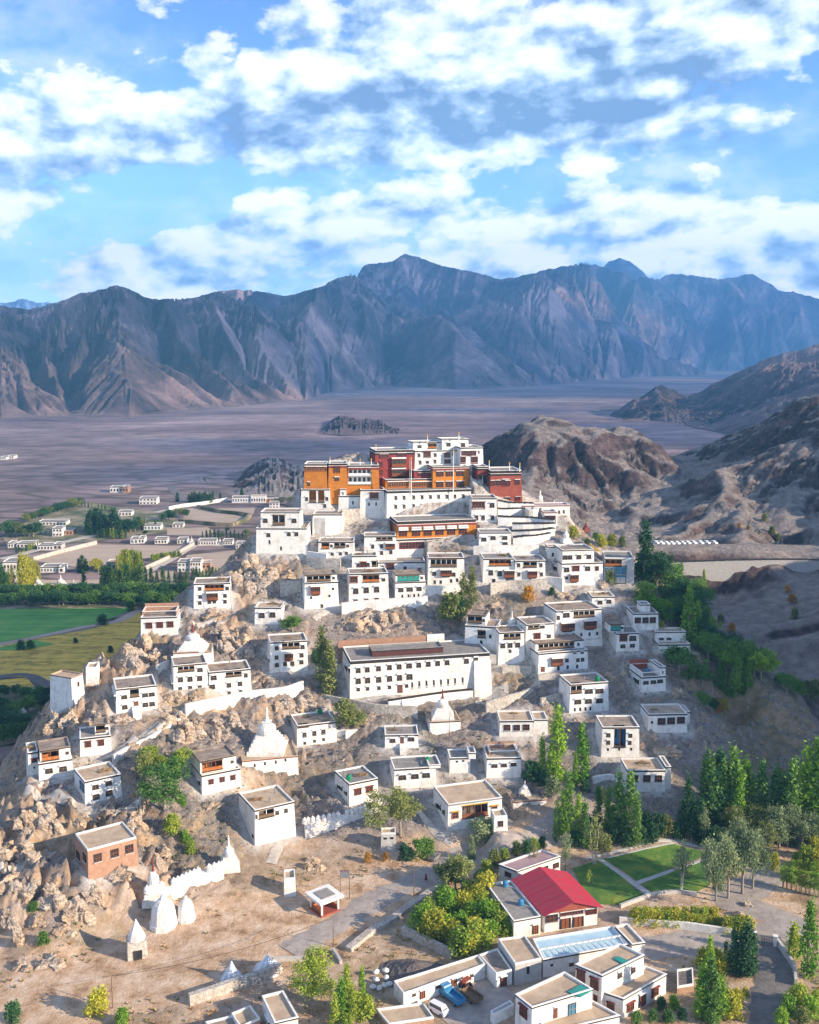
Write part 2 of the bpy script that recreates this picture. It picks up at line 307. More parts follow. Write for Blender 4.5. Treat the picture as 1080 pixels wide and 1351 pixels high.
def rock_mat():
    m = bpy.data.materials.new('outcrop_rock'); m.use_nodes = True; T = NT(m.node_tree); b = T.n['Principled BSDF']
    P = (T.new('ShaderNodeNewGeometry'), 'Position'); b.inputs['Roughness'].default_value = 0.9
    mp = T.new('ShaderNodeMapping', None, Vector=P, Rotation=(0.3, 0.75, 0.5), Scale=(0.30, 0.30, 1.7))
    n2 = T.noise(mp, 1.2, 9, 0.72, 0.5); n1 = T.noise(P, 0.22, 5, 0.6); n3 = T.noise(P, 1.7, 7, 0.7)
    f = T.math('ADD', T.math('MULTIPLY', n2, 0.65), T.math('MULTIPLY', n3, 0.35))
    c = T.ramp(f, (0.36, (0.11, 0.085, 0.07)), (0.46, (0.42, 0.34, 0.275)), (0.60, (0.72, 0.64, 0.55)))
    c = T.mix(0.8, c, T.ramp(n1, (0.40, (0.80, 0.79, 0.80)), (0.60, (1.0, 0.84, 0.64))), 'MULTIPLY')
    T.set(b, 'Base_Color', c); T.set(b, 'Normal', (T.new('ShaderNodeBump', None, Strength=1.0, Distance=0.9, Height=f), 0))
    return m
GROCK = rock_mat()
def flatmat(name, stops, scale, rows=None, bump=0.5):
    m = bpy.data.materials.new(name); m.use_nodes = True; T = NT(m.node_tree); b = T.n['Principled BSDF']
    P = (T.new('ShaderNodeNewGeometry'), 'Position'); b.inputs['Roughness'].default_value = 0.95
    n = T.noise(P, scale, 8, 0.7); f = n
    if rows:
        mp = T.new('ShaderNodeMapping', None, Vector=P, Rotation=(0, 0, rows[0]), Scale=(rows[1], rows[2], 1)); f = T.math('ADD', T.math('MULTIPLY', n, 0.5), T.math('MULTIPLY', T.noise(mp, 1, 4, 0.7), 0.5))
    T.set(b, 'Base_Color', T.ramp(f, *stops))
    T.set(b, 'Normal', (T.new('ShaderNodeBump', None, Strength=bump, Distance=0.4, Height=f), 0)); MAT[name] = m; return m
LAWN = flatmat('lawn_grass', ((0.35, (0.035, 0.10, 0.012)), (0.52, (0.075, 0.17, 0.02)), (0.68, (0.20, 0.23, 0.03))), 0.25)
FGREEN = flatmat('green_crop', ((0.38, (0.06, 0.20, 0.03)), (0.52, (0.13, 0.32, 0.05)), (0.64, (0.26, 0.38, 0.07))), 0.05, (0.2, 0.02, 0.25))
FGOLD = flatmat('golden_crop', ((0.40, (0.22, 0.16, 0.025)), (0.47, (0.50, 0.32, 0.04)), (0.58, (0.70, 0.46, 0.07))), 0.22, (0.25, 0.05, 0.35), 1.0)
FBARE = flatmat('bare_field', ((0.35, (0.36, 0.27, 0.20)), (0.65, (0.48, 0.37, 0.28))), 0.06, (0.3, 0.01, 0.12))
ROADG = flatmat('dirt_road', ((0.35, (0.25, 0.215, 0.195)), (0.65, (0.40, 0.35, 0.315))), 0.5)
TARMAC = flatmat('worn_tarmac', ((0.35, (0.11, 0.10, 0.10)), (0.65, (0.20, 0.18, 0.17))), 0.6)
GRAVEL = flatmat('dark_gravel', ((0.35, (0.085, 0.07, 0.07)), (0.65, (0.19, 0.16, 0.15))), 2.5, None, 1.0)
FOREST = flatmat('valley_brush', ((0.36, (0.05, 0.075, 0.03)), (0.48, (0.13, 0.13, 0.06)), (0.58, (0.30, 0.24, 0.17))), 0.06)
# ------------------------------------------------------------------ the houses of the hill, measured in the photograph
ZA, ZB, ZC, ZD, ZE, ZF, ZG, ZH, ZI, ZJ, ZK, ZL = ((320, 560, 4), (570, 560, 3.724), (160, 740, 4), (400, 800, 4), (640, 780, 3.724),
    (0, 860, 4), (0, 1080, 4), (230, 1000, 4), (460, 1000, 3.857), (640, 1080, 3.857), (480, 1120, 3.6), (250, 1140, 4.32))
ZP, ZQ, ZR, ZS, ZN, ZW, ZV, ZV2, ZV3 = ((480, 570, 6.75), (600, 590, 6.353), (390, 590, 8.308), (680, 920, 3.857), (830, 1080, 4.32), (820, 680, 4.154),
    (0, 580, 2.7), (0, 580, 5.4), (180, 600, 4.909))
ZO = (0, 0, 1)
def uv(Z, x, y): return (Z[0] + x / Z[2], Z[1] + y / Z[2])
HOUSES = []
class House: pass
def at_u(P, c, s, u):
    A = (u - CU) / FPX; D = P[1] * math.cos(PITCH) - (P[2] - HC) * math.sin(PITCH)
    return (A * D - P[0]) / (c - A * s * math.cos(PITCH))
def H(name, label, cat, Z, bl, brx, top, rot=0, depth=8, feats=(), Y=None, dY=0, wall=None, roof=None, trim='black', adds=(), found=5, group=None, sideL=(), z=None, par=True, band=0.42):
    h = House(); u, v = uv(Z, *bl); u2 = uv(Z, brx, 0)[0]; vt = uv(Z, 0, top)[1]
    if z is not None: P = PZ(u, v, z)
    else: P = PY(u, v, (Yhill(u, v) if Y is None else Y) + dY)
    c, s = math.cos(R(rot)), math.sin(R(rot)); L = at_u(P, c, s, u2)
    h.P0 = P; h.z0 = P[2]; h.z1 = HC + raydir(u, vt)[2] * P[1]
    a = P[:2]; b = a + L * np.array((c, s)); n = np.array((-s, c)) * depth
    h.foot = [a, b, b + n, a + n]; h.L = L; h.depth = depth
    for k, val in dict(name=name, label=label, cat=cat, Z=Z, feats=feats, wall=wall, roof=roof, trim=trim, adds=adds, found=found, group=group, sideL=sideL, par=par, band=band).items(): setattr(h, k, val)
    HOUSES.append(h); return h
def W(k, pts, w=26, h=28): return [(k, x - w / 2, y - h / 2, x + w / 2, y + h / 2) for x, y in pts]
def Lg(k, *r): return [(k, *r)]
HN = 'monk_house'
# --- upper tiers, left
H(HN, 'tall corner house with a white stone base standing leftmost under the ochre temple', 'house', ZA, (72, 690), 345, 548, -1, 14,
  W('w', [(136, 582), (247, 577), (288, 577)], 20, 26) + W('s', [(143, 622), (205, 655)], 10, 22), adds=[('block', .07, .86, .12, .8, 5.2, [(.12, .5), (.36, .5), (.86, .5)], (.30, .62))], wall=None, found=12)
H(HN, 'white house with two tall dark openings right below the ochre temple', 'house', ZR, (60, 705), 385, 462, 0, 9, Lg('L', 148, 470, 228, 605) + Lg('L', 250, 470, 322, 605) + W('w', [(122, 565), (350, 562), (325, 640)], 30, 50), dY=6)
H('white_bastion', 'plain white bastion wall below the house with two tall dark openings', 'bastion', ZR, (190, 960), 520, 735, 0, 9, (), dY=2, found=8)
H('white_bastion', 'pale rounded bastion with a wide dark window beside the long white palace wall', 'bastion', ZR, (705, 790), 985, 470, 2, 11, W('m', [(865, 535)], 100, 85) + W('s', [(806, 625), (888, 622)], 18, 36), dY=8, found=7)
H('white_bastion', 'uneven white wall between the bastion and the tall dark openings', 'bastion', ZR, (470, 740), 715, 535, 2, 9, W('s', [(633, 610)], 20, 38) , dY=8, found=7, adds=[('block', .06, .36, .0, .7, 2.6, [(.5, .45)], None)])
H(HN, 'low white house with an orange and a dark balcony above the tall blank house', 'house', ZA, (400, 718), 592, 618, 0, 8,
  Lg('O', 415, 622, 458, 655) + Lg('L', 485, 617, 545, 650) + W('w', [(435, 683), (475, 682), (519, 680), (551, 678)], 16, 20) + W('w', [(470, 640), (558, 640)], 14, 18))
H(HN, 'white house with a dark roof terrace tucked left of the lower ochre hall', 'house', ZA, (642, 690), 815, 590, 3, 8, Lg('L', 706, 584, 796, 612) + W('w', [(688, 642), (735, 640), (736, 676), (785, 672)], 17, 26) + Lg('b', 757, 622, 806, 655))
H(HN, 'small white house with a maroon door below the dark roof terrace', 'house', ZA, (578, 776), 712, 694, 3, 7, W('w', [(611, 742), (665, 740)], 17, 30) + W('m', [(639, 742)], 36, 38) + W('s', [(618, 772), (664, 770)], 12, 10) + Lg('L', 684, 722, 712, 752), roof='g')
H(HN, 'long low white house with a grey roof directly below the lower ochre hall', 'house', ZA, (716, 790), 962, 728, 4, 9, W('w', [(740, 752), (860, 757)], 18, 24) + W('m', [(780, 750)], 44, 32) + W('d', [(930, 772)], 20, 36), roof='g', dY=3)
H(HN, 'tall blank white house with dark attic openings standing over bare rock', 'house', ZA, (328, 985), 512, 838, 12, 9, Lg('b', 360, 848, 410, 895) + W('s', [(482, 868), (462, 905), (362, 915)], 12, 14) + W('w', [(421, 957)], 15, 26), adds=[('loft', .0, .98, .0, .75, 2.7)], found=4)
H(HN, 'three storey white house with a maroon and an orange attic window', 'house', ZA, (562, 955), 776, 790, 8, 9, W('m', [(582, 820)], 50, 38) + W('O', [(680, 814)], 92, 36) + W('w', [(750, 818)], 20, 22) + W('w', [(598, 877), (655, 872), (711, 868)], 28, 38) + W('w', [(598, 927), (655, 923), (711, 919)], 24, 15))
H(HN, 'white house with a teal boarded attic beside the three storey house', 'house', ZA, (806, 940), 966, 834, 10, 9, W('w', [(836, 871), (882, 868), (930, 865)], 28, 28) + W('s', [(845, 908), (878, 906), (903, 904), (926, 902)], 10, 20), adds=[('loft', .0, .98, .0, .75, 2.6, 'T')])
H(HN, 'broad white house with a full width dark attic beside the two slim poplars', 'house', ZA, (972, 862), 1170, 705, 2, 9, Lg('L', 985, 712, 1130, 752) + Lg('b', 1040, 762, 1100, 798) + W('w', [(1006, 786), (1112, 790)], 20, 26) + W('s', [(1010, 832), (1042, 832), (1098, 826), (1130, 822)], 13, 20))
H(HN, 'tiny flat roofed white house with two windows on the rocks', 'house', ZA, (65, 1062), 208, 966, -2, 7, W('w', [(102, 1005), (160, 1002)], 32, 34), roof='t')
# --- upper tiers, right
H(HN, 'white annex with a wide dark window at the right end of the long palace wall', 'house', ZQ, (130, 640), 350, 428, 2, 10, W('m', [(190, 488)], 115, 66) + W('w', [(312, 483)], 40, 48) + W('w', [(176, 588), (232, 588), (312, 588)], 30, 50), dY=2, found=7)
H(HN, 'small grey roofed white house below the annex of the long palace wall', 'house', ZQ, (195, 860), 468, 715, 2, 8, W('w', [(237, 770), (316, 758), (417, 757), (418, 808)], 44, 40), roof='g', found=6)
H(HN, 'grey roofed white house with a reddish attic in the terrace above the golden bush', 'house', ZB, (245, 785), 402, 660, 3, 10, Lg('O', 275, 662, 388, 694) + W('w', [(285, 726), (330, 730)], 22, 32) + Lg('b', 352, 712, 402, 750) + W('s', [(300, 768), (368, 770)], 18, 20), roof='g', found=8)
H(HN, 'grey roofed house with a maroon balcony, right half of the terrace above the golden bush', 'house', ZB, (400, 790), 555, 670, 3, 10, Lg('L', 444, 668, 514, 702) + Lg('b', 466, 714, 512, 750) + W('w', [(420, 690), (422, 735), (535, 690), (536, 735), (490, 770)], 15, 24), roof='g', found=7)
H(HN, 'big three storey white house with red shutters and a tall blank base', 'house', ZB, (630, 800), 838, 684, 8, 12, W('w', [(657, 712), (763, 706)], 26, 28) + W('m', [(703, 708)], 36, 28) + W('m', [(810, 708)], 18, 22) + W('w', [(657, 752)], 16, 18) + Lg('b', 674, 732, 714, 770), sideL=W('w', [(600, 662), (600, 705)], 18, 30), adds=[('block', .02, .80, .06, .9, 4.3, [(.08, .5), (.24, .5), (.52, .5), (.84, .5)], None)], found=8, dY=2)
H('glass_fronted_house', 'unfinished grey concrete house with blue glass beside the tall poplar', 'house', ZB, (838, 790), 990, 655, -6, 12, Lg('O', 842, 664, 930, 696) + W('B', [(922, 738)], 60, 90) + W('B', [(865, 716)], 40, 22), wall='c', roof='g', trim=None, found=8, dY=3)
H('white_tower', 'square white tower with a maroon top beside the small stupa', 'tower', ZB, (562, 668), 632, 600, 2, 5, W('s', [(590, 640)], 12, 20), trim='maroon', found=6)
H(HN, 'tiny white house with two windows below the big house with red shutters', 'house', ZB, (780, 905), 894, 846, 2, 7, W('w', [(822, 872), (867, 868)], 24, 24), roof='t')
# --- middle tier
H(HN, 'white house with orange attic and carved balcony on the cliff above the green belt', 'house', ZC, (384, 262), 584, 122, 8, 9, Lg('O', 438, 112, 546, 156) + W('w', [(413, 146), (416, 188), (415, 220), (564, 144), (551, 182), (550, 213), (466, 215), (493, 213)], 19, 24) + Lg('b', 452, 162, 512, 205))
H(HN, 'single storey white house with three maroon windows and a walled roof terrace', 'house', ZC, (105, 400), 300, 300, 6, 9, W('m', [(147, 341), (205, 338), (261, 335)], 36, 32), adds=[('terrace', .0, .98, .3, 1, 2.4)], found=4)
H(HN, 'tall white house with a gold patch on its roof standing below the round green bush', 'house', ZC, (785, 600), 990, 432, 12, 9, Lg('L', 848, 428, 946, 464) + W('w', [(819, 459), (819, 508), (822, 547), (866, 541), (905, 538), (963, 453), (956, 496), (954, 532)], 22, 28) + Lg('b', 862, 480, 908, 522), sideL=W('w', [(775, 500)], 12, 24))
H(HN, 'long white house left wing with three rows of windows and a dark loggia', 'house', ZC, (278, 690), 462, 555, 17, 9, Lg('L', 297, 548, 389, 584) + W('w', [(420, 573)], 30, 28) + W('w', [(313, 624), (365, 621), (417, 617)], 28, 34) + W('w', [(313, 673), (365, 667), (417, 664)], 22, 26), sideL=W('w', [(268, 625)], 14, 28), found=7)
H(HN, 'right wing of the long white house with an open roof loggia and small roof chimney', 'house', ZC, (464, 738), 692, 590, 17, 9, Lg('L', 552, 568, 640, 610) + W('w', [(487, 615), (480, 662)], 32, 32) + W('w', [(663, 602)], 20, 28) + W('w', [(570, 654), (630, 646)], 24, 30) + W('w', [(508, 699), (572, 697), (633, 689)], 18, 28), found=6)
H(HN, 'white two storey house with an entrance porch and steps beside the square tower', 'house', ZF, (615, 335), 836, 200, 20, 10, W('w', [(656, 237), (769, 226), (806, 222)], 32, 28) + Lg('L', 686, 192, 736, 238) + W('w', [(660, 289), (770, 276), (806, 272)], 30, 30) + W('d', [(721, 278)], 24, 44), sideL=W('w', [(606, 225)], 12, 28), adds=[('steps', .48, 2.6)], found=5)
H('square_tower', 'square white watch tower with a brown roof at the left edge of the hill', 'tower', ZF, (385, 285), 452, 140, 66, 7.5, W('s', [(418, 172)], 12, 30), wall=None, roof='t', trim='maroon', par=False, found=8)
H(HN, 'white house with a dark attic shed and two maroon windows at the left rocks', 'house', ZF, (425, 562), 592, 460, 18, 8, W('m', [(465, 487), (536, 479)], 34, 34), adds=[('loft', .5, .95, .3, .9, 2.6)], roof='g', found=4)
H(HN, 'white two part house with a maroon balcony room on the leftmost rock ledge', 'house', ZF, (208, 686), 390, 592, 24, 8, W('w', [(260, 625), (336, 614)], 42, 36), adds=[('loft', .05, .98, .1, 1, 3.0, 'O')], found=4)
H(HN, 'narrow side room with one maroon window on the leftmost rock ledge', 'house', ZF, (152, 660), 212, 535, 24, 7, W('m', [(188, 572)], 42, 26) + W('w', [(182, 608)], 10, 16), found=4)
H(HN, 'white house with four windows and an orange terrace floor above the bare left cliff', 'house', ZF, (452, 815), 648, 688, 33, 9, W('w', [(505, 711), (577, 690)], 36, 36) + W('w', [(508, 761), (578, 741)], 38, 40), sideL=W('B', [(433, 712)], 22, 38), roof='o', found=5)
H('brick_house', 'brown brick house with three windows and no whitewash among the lower rocks', 'house', ZG, (468, 332), 735, 170, 34, 9, W('W', [(516, 208), (608, 183), (688, 160)], 42, 42), wall='brick', roof='t', trim=None, found=4, sideL=W('W', [(446, 208), (412, 195)], 14, 36))
H(HN, 'white house with an orange loggia left of the great stupa', 'house', ZH, (148, 205), 356, 95, 28, 9, W('m', [(195, 126), (255, 114), (313, 103)], 28, 28), sideL=W('w', [(132, 125), (110, 125)], 12, 34), adds=[('loft', .0, .95, .15, 1, 3.2, 'O')], found=5)
H(HN, 'plain white block house with a porch under its roof, below the great stupa', 'house', ZH, (427, 472), 645, 280, 29, 11, Lg('L', 445, 272, 530, 315) + W('w', [(547, 288), (596, 276)], 20, 30) + W('w', [(430, 312)], 16, 30), sideL=W('s', [(415, 412)], 10, 20), roof='t', found=5)
# --- assembly hall row
hall = H('assembly_hall', 'long white assembly hall with rows of black framed windows in the middle of the hill', 'monastery hall', ZD, (247, 500), 985, 292, 12, 15,
  W('w', [(288, 337), (337, 333), (397, 327), (456, 321), (508, 317), (559, 312), (608, 308), (659, 303), (709, 299), (760, 295), (864, 287), (914, 281)], 25, 34)
  + W('w', [(290, 392), (340, 388), (399, 384), (457, 379), (510, 374), (561, 369)], 27, 38) + W('w', [(291, 437), (341, 433), (401, 429), (457, 425), (548, 418)], 18, 24) + W('d', [(513, 432)], 26, 48)
  + W('s', [(572, 420), (610, 414), (648, 411), (687, 408), (725, 405), (763, 402), (800, 398), (840, 394)], 10, 38), sideL=W('w', [(222, 315), (240, 330)], 12, 34), found=6, band=0.9, roof='g', adds=[('clere', .17, .68, .25, .62, 1.7)])
H(HN, 'single storey white house with front steps below the left end of the long hall', 'house', ZD, (432, 757), 606, 680, 3, 7, W('w', [(473, 706), (570, 698)], 30, 28) + W('d', [(524, 704)], 18, 38), adds=[('steps', .55, 2.2)], roof='g')
H(HN, 'white house with three windows and a green tank on its roof', 'house', ZD, (480, 972), 698, 862, 9, 8, W('w', [(525, 900), (587, 894), (648, 888)], 40, 34), adds=[('block', .84, 1.13, -.02, .8, .8, [], None)], roof='g')
H(HN, 'white house with two brown windows beside the upper stupa row', 'house', ZD, (244, 1062), 400, 940, 27, 9, W('m', [(290, 978), (353, 964)], 38, 36), sideL=W('w', [(224, 980), (200, 955), (186, 946)], 16, 28), roof='g', found=4)
H(HN, 'three storey white house with a maroon loggia above the dry gully', 'house', ZC, (930, 985), 1140, 872, 18, 9, W('w', [(968, 916), (1021, 908), (1070, 900)], 22, 34) + W('w', [(970, 960), (1022, 949), (1070, 940)], 15, 20) + W('m', [(1026, 855), (1072, 848), (1112, 846)], 30, 28) + Lg('L', 906, 834, 990, 880), found=4, dY=1)
H('compound_house', 'low white compound wall room with a small square tower', 'house', ZD, (768, 888), 880, 802, 4, 6, W('s', [(808, 820), (842, 816)], 12, 10), adds=[('block', .92, 1.28, -.05, .7, 1.6, [], None)], roof='g', found=4)
H(HN, 'white house with three windows right of the compound tower', 'house', ZE, (2, 925), 175, 822, 3, 8, W('w', [(42, 856), (90, 853), (138, 849)], 30, 24), adds=[('terrace', .1, .95, .35, 1, 1.6)], roof='o', sideL=())
H('porch_house', 'white house with a wide columned porch and yellow lintels beside the lower road', 'house', ZI, (500, 382), 780, 240, 17, 11, Lg('P', 573, 238, 707, 300) + W('y', [(537, 288)], 36, 44) + W('y', [(741, 256)], 34, 44), sideL=W('w', [(478, 270), (458, 245), (444, 235)], 12, 36), roof='t', trim='grey', found=4)
H('porch_house', 'small flat annex with one window beside the columned porch house', 'house', ZI, (735, 372), 806, 300, 8, 4, W('W', [(770, 335)], 26, 28), roof='t', trim=None, dY=-4)
# --- right flank
H(HN, 'large white house with two hanging balconies and an open roof terrace right of the poplars', 'house', ZE, (340, 268), 572, 100, 13, 11, Lg('L', 432, 94, 540, 128) + W('w', [(302, 126), (352, 130)], 20, 26) + Lg('b', 368, 150, 432, 192) + Lg('b', 484, 138, 542, 182) + W('w', [(395, 116)], 34, 30) + W('s', [(360, 222), (395, 219), (431, 215), (470, 213), (511, 211), (549, 208)], 11, 18), found=6, dY=2)
H(HN, 'front wing with a dark loggia and a maroon window, left of the two hanging balconies', 'house', ZE, (195, 292), 338, 165, 13, 9, Lg('L', 206, 150, 262, 186) + W('w', [(279, 168)], 26, 32) + W('m', [(253, 220)], 34, 30) + W('w', [(312, 219), (312, 250)], 20, 22), found=7, dY=-3)
H(HN, 'white house with a grey roof and hanging balcony below the large house with two balconies', 'house', ZE, (256, 425), 502, 308, 15, 9, Lg('b', 322, 322, 374, 362) + W('w', [(280, 302), (440, 298), (478, 297)], 18, 22) + W('w', [(400, 338), (455, 336), (478, 334)], 18, 24) + W('s', [(357, 380), (403, 373), (450, 370)], 12, 20) + W('d', [(280, 382)], 18, 28), adds=[('loft', .0, 1.0, .3, 1, 2.5)], roof='g', found=6)
H(HN, 'small white house with a green boarded roof room', 'house', ZE, (640, 303), 754, 208, 5, 8, W('m', [(676, 230)], 40, 34) + W('w', [(724, 229)], 36, 32) + W('w', [(673, 268), (721, 265)], 26, 24), adds=[('loft', -.25, .4, .3, 1, 2.4, 'T')], roof='g', found=4)
H(HN, 'white house with three wide windows and a stepped roof beside the dark trees', 'house', ZE, (720, 200), 848, 110, 2, 9, W('W', [(746, 143), (785, 143), (822, 142)], 30, 28), adds=[('block', .35, .75, .25, .75, 2.4, [], None)], roof='g', found=4)
H(HN, 'low white house with a walled front terrace over the round green tree', 'house', ZE, (850, 292), 1004, 262, 3, 4, (), adds=[('back', .0, 1.0, 1.0, 2.2, 2.6, [(.2, .5), (.45, .5)], None)], roof='o', found=4)
H(HN, 'white house with a red roof terrace and blue drum beside the round green tree', 'house', ZE, (762, 505), 884, 424, 11, 9, W('w', [(786, 447), (824, 444), (858, 440)], 28, 24), adds=[('terrace', .0, .8, .0, 1, 2.6, 'O'), ('block', .76, 1.0, .0, .8, 2.8, [(.5, .5)], None)], found=4, sideL=W('w', [(745, 440), (732, 430)], 14, 30))
H(HN, 'white three storey house with a corner loggia and five wide windows', 'house', ZE, (410, 606), 604, 460, 12, 9, Lg('L', 408, 458, 472, 502) + W('w', [(508, 490), (562, 488)], 40, 30) + W('w', [(452, 541), (505, 538), (560, 535)], 34, 30) + W('s', [(437, 582), (464, 580), (490, 578), (514, 576)], 10, 18), found=4)
H(HN, 'low white house with three wide windows and a brown roof left of the tallest poplar', 'house', ZE, (66, 722), 236, 638, 1, 8, W('W', [(104, 671), (152, 671), (200, 669)], 32, 28), adds=[('side', 1.0, 1.42, .1, .9, 0, [], None)], roof='t')
H(HN, 'white house with three wide windows over a stone arch on the right slope', 'house', ZE, (795, 704), 990, 606, 3, 8, W('W', [(863, 640), (911, 637), (961, 634)], 38, 32) + W('s', [(815, 645)], 12, 12), adds=[('side', 1.0, 1.14, .3, 1.0, -.4, [], None)], roof='t', found=3)
H(HN, 'white three storey house with a deep blue central recess on the right slope', 'house', ZE, (565, 822), 755, 670, 1, 9, Lg('U', 630, 670, 690, 766) + W('w', [(601, 706), (714, 708)], 20, 26) + W('w', [(601, 742), (710, 743)], 18, 26) + W('s', [(600, 778), (656, 776), (716, 776)], 10, 14), found=4)
H(HN, 'white flat house with three wide windows above the poplar row', 'house', ZE, (690, 992), 882, 882, 1, 8, W('W', [(730, 921), (792, 921), (850, 921)], 36, 32), adds=[('side', 1.0, 1.17, .1, 1.0, .5, [], None)], roof='o', found=3)
H(HN, 'white house with a dark loggia beside the middle stupa', 'house', ZE, (60, 372), 192, 205, 8, 8, Lg('L', 86, 204, 176, 236) + W('w', [(82, 266), (120, 264), (160, 262)], 24, 30) + W('w', [(120, 293)], 14, 20), found=6)
H(HN, 'white house with blue tarpaulins in its open attic behind the end of the long hall', 'house', ZD, (845, 245), 1020, 100, -14, 9, Lg('L', 915, 128, 960, 166) + W('s', [(935, 190), (985, 160)], 14, 20), adds=[('loft', .0, .62, .2, 1, 3.0)], found=7, dY=2)
# --- the palace
RP = 12
H('palace_wing', 'long white palace wall with two rows of nine black windows', 'palace', ZP, (205, 775), 955, 528, RP, 12, W('w', [(285, 585), (360, 583), (438, 580), (514, 578), (590, 576), (664, 574), (738, 573), (811, 571), (888, 569)], 24, 44) + W('w', [(285, 663), (361, 661), (438, 658), (514, 657), (591, 656), (666, 653), (739, 651), (814, 648), (890, 646)], 24, 46), Y=341, found=8, roof='g', band=.8)
H('ochre_hall', 'lower ochre hall with six white hooded windows over a maroon band', 'temple', ZP, (292, 1105), 1000, 800, RP, 13, W('h', [(347, 900), (457, 897), (563, 893), (670, 888), (777, 884), (882, 880)], 70, 60) + W('M', [(425, 1008), (657, 1002), (888, 994)], 215, 62), Y=327, found=8, roof='g', wall='ow', band=.9)
H('ochre_temple', 'upper ochre temple with two rows of dark windows under the white roof palace', 'temple', ZP, (605, 510), 935, 312, RP, 9, W('o', [(670, 370), (757, 368), (852, 366)], 66, 52) + W('o', [(670, 462), (757, 460), (852, 458)], 66, 56), Y=352, wall='o', found=6, roof='g')
H('ochre_temple', 'low ochre gallery with a carved wooden front under the red temple', 'temple', ZP, (195, 520), 606, 425, RP, 8, W('G', [(310, 468), (515, 468)], 190, 52), Y=350, wall='o', found=6, roof='g')
H('red_temple', 'crimson temple with carved wooden balconies at the top left of the palace', 'temple', ZP, (100, 420), 445, 165, RP, 12, Lg('b', 252, 225, 375, 310) + Lg('b', 250, 318, 372, 392) + W('M', [(180, 215), (345, 205)], 80, 38) + W('m', [(150, 290), (155, 360)], 34, 50), Y=356, wall='cr', found=6, roof='g', band=.7)
H('white_roof_palace', 'white palace residence with small dark and maroon windows crowning the hill', 'palace', ZP, (445, 345), 850, 168, RP, 12, W('w', [(484, 205), (631, 203), (495, 268), (629, 260)], 24, 42) + W('m', [(557, 200)], 66, 62) + W('w', [(560, 266)], 28, 30) + W('m', [(740, 205), (742, 265)], 60, 46) + W('w', [(789, 198)], 14, 26), Y=360, found=6, adds=[('block', .0, .75, .3, 1, 3.0, [(.2, .5), (.45, .5)], None, 'O'), ('block', .64, 1.25, .2, .9, 4.0, [(.25, .55), (.8, .5)], None)], roof='g')
H('white_roof_palace', 'white palace corner with broad maroon lattice windows at the top right', 'palace', ZP, (850, 330), 1060, 140, RP, 12, W('M', [(930, 190)], 130, 48) + W('M', [(870, 250), (980, 250)], 60, 66) + W('w', [(1022, 178)], 16, 30), Y=359, found=7, roof='g')
H('crimson_gallery', 'low maroon gallery wall between the red and the ochre temple', 'temple', ZP, (440, 408), 600, 345, RP, 6, W('M', [(500, 378), (565, 374)], 50, 30), Y=353.5, wall='cr', found=4, roof='g')
H('red_temple', 'tall brick red temple with dark windows at the right end of the palace', 'temple', ZQ, (285, 505), 560, 200, 8, 13, W('o', [(305, 298), (357, 296), (440, 298), (525, 290)], 40, 48) + W('M', [(420, 300)], 60, 60) + W('M', [(380, 438), (435, 434), (525, 430)], 44, 32), Y=349, wall='r', found=6, roof='g', band=.8)
H('red_temple', 'dark maroon wing with a deep loggia and an ochre awning beside the brick red temple', 'temple', ZQ, (178, 408), 285, 165, 10, 10, Lg('L', 185, 235, 272, 330) + W('O', [(228, 385)], 95, 36), Y=352, wall='cr', found=4, roof='g')
H('ochre_temple', 'bright ochre temple with white balconies at the left end of the palace', 'temple', ZR, (570, 430), 922, 200, 4, 10, Lg('V', 578, 222, 832, 315) + Lg('V', 578, 322, 832, 408), Y=348, wall='o', found=6, roof='g', band=.6)
H('ochre_temple', 'bright ochre temple tower with one tall maroon window', 'temple', ZR, (360, 465), 575, 180, 3, 10, W('m', [(455, 245)], 74, 80) + W('w', [(455, 345)], 50, 48), Y=347, wall='o', found=5, roof='g', band=.6)
H('ochre_temple', 'leftmost ochre temple wing with a glazed attic gallery', 'temple', ZR, (95, 440), 352, 185, 0, 10, W('G', [(230, 240)], 230, 54) + W('w', [(145, 400)], 30, 50), Y=347, wall='o', found=6, roof='g', band=.5)
# --- gateway on the right shoulder
H('gatehouse', 'white gatehouse with maroon windows on the right shoulder below the stupa row', 'gatehouse', ZQ, (735, 665), 855, 545, 4, 7, W('M', [(768, 600), (818, 600)], 44, 56), dY=5, trim='maroon', roof='g', found=6)
H('gatehouse', 'flat red roofed white hall carrying the stupa row', 'gatehouse', ZQ, (560, 600), 960, 490, 5, 7, W('m', [(690, 570)], 44, 44) + W('s', [(870, 545), (910, 542)], 16, 30), dY=9, trim='maroon', roof='m', found=6)
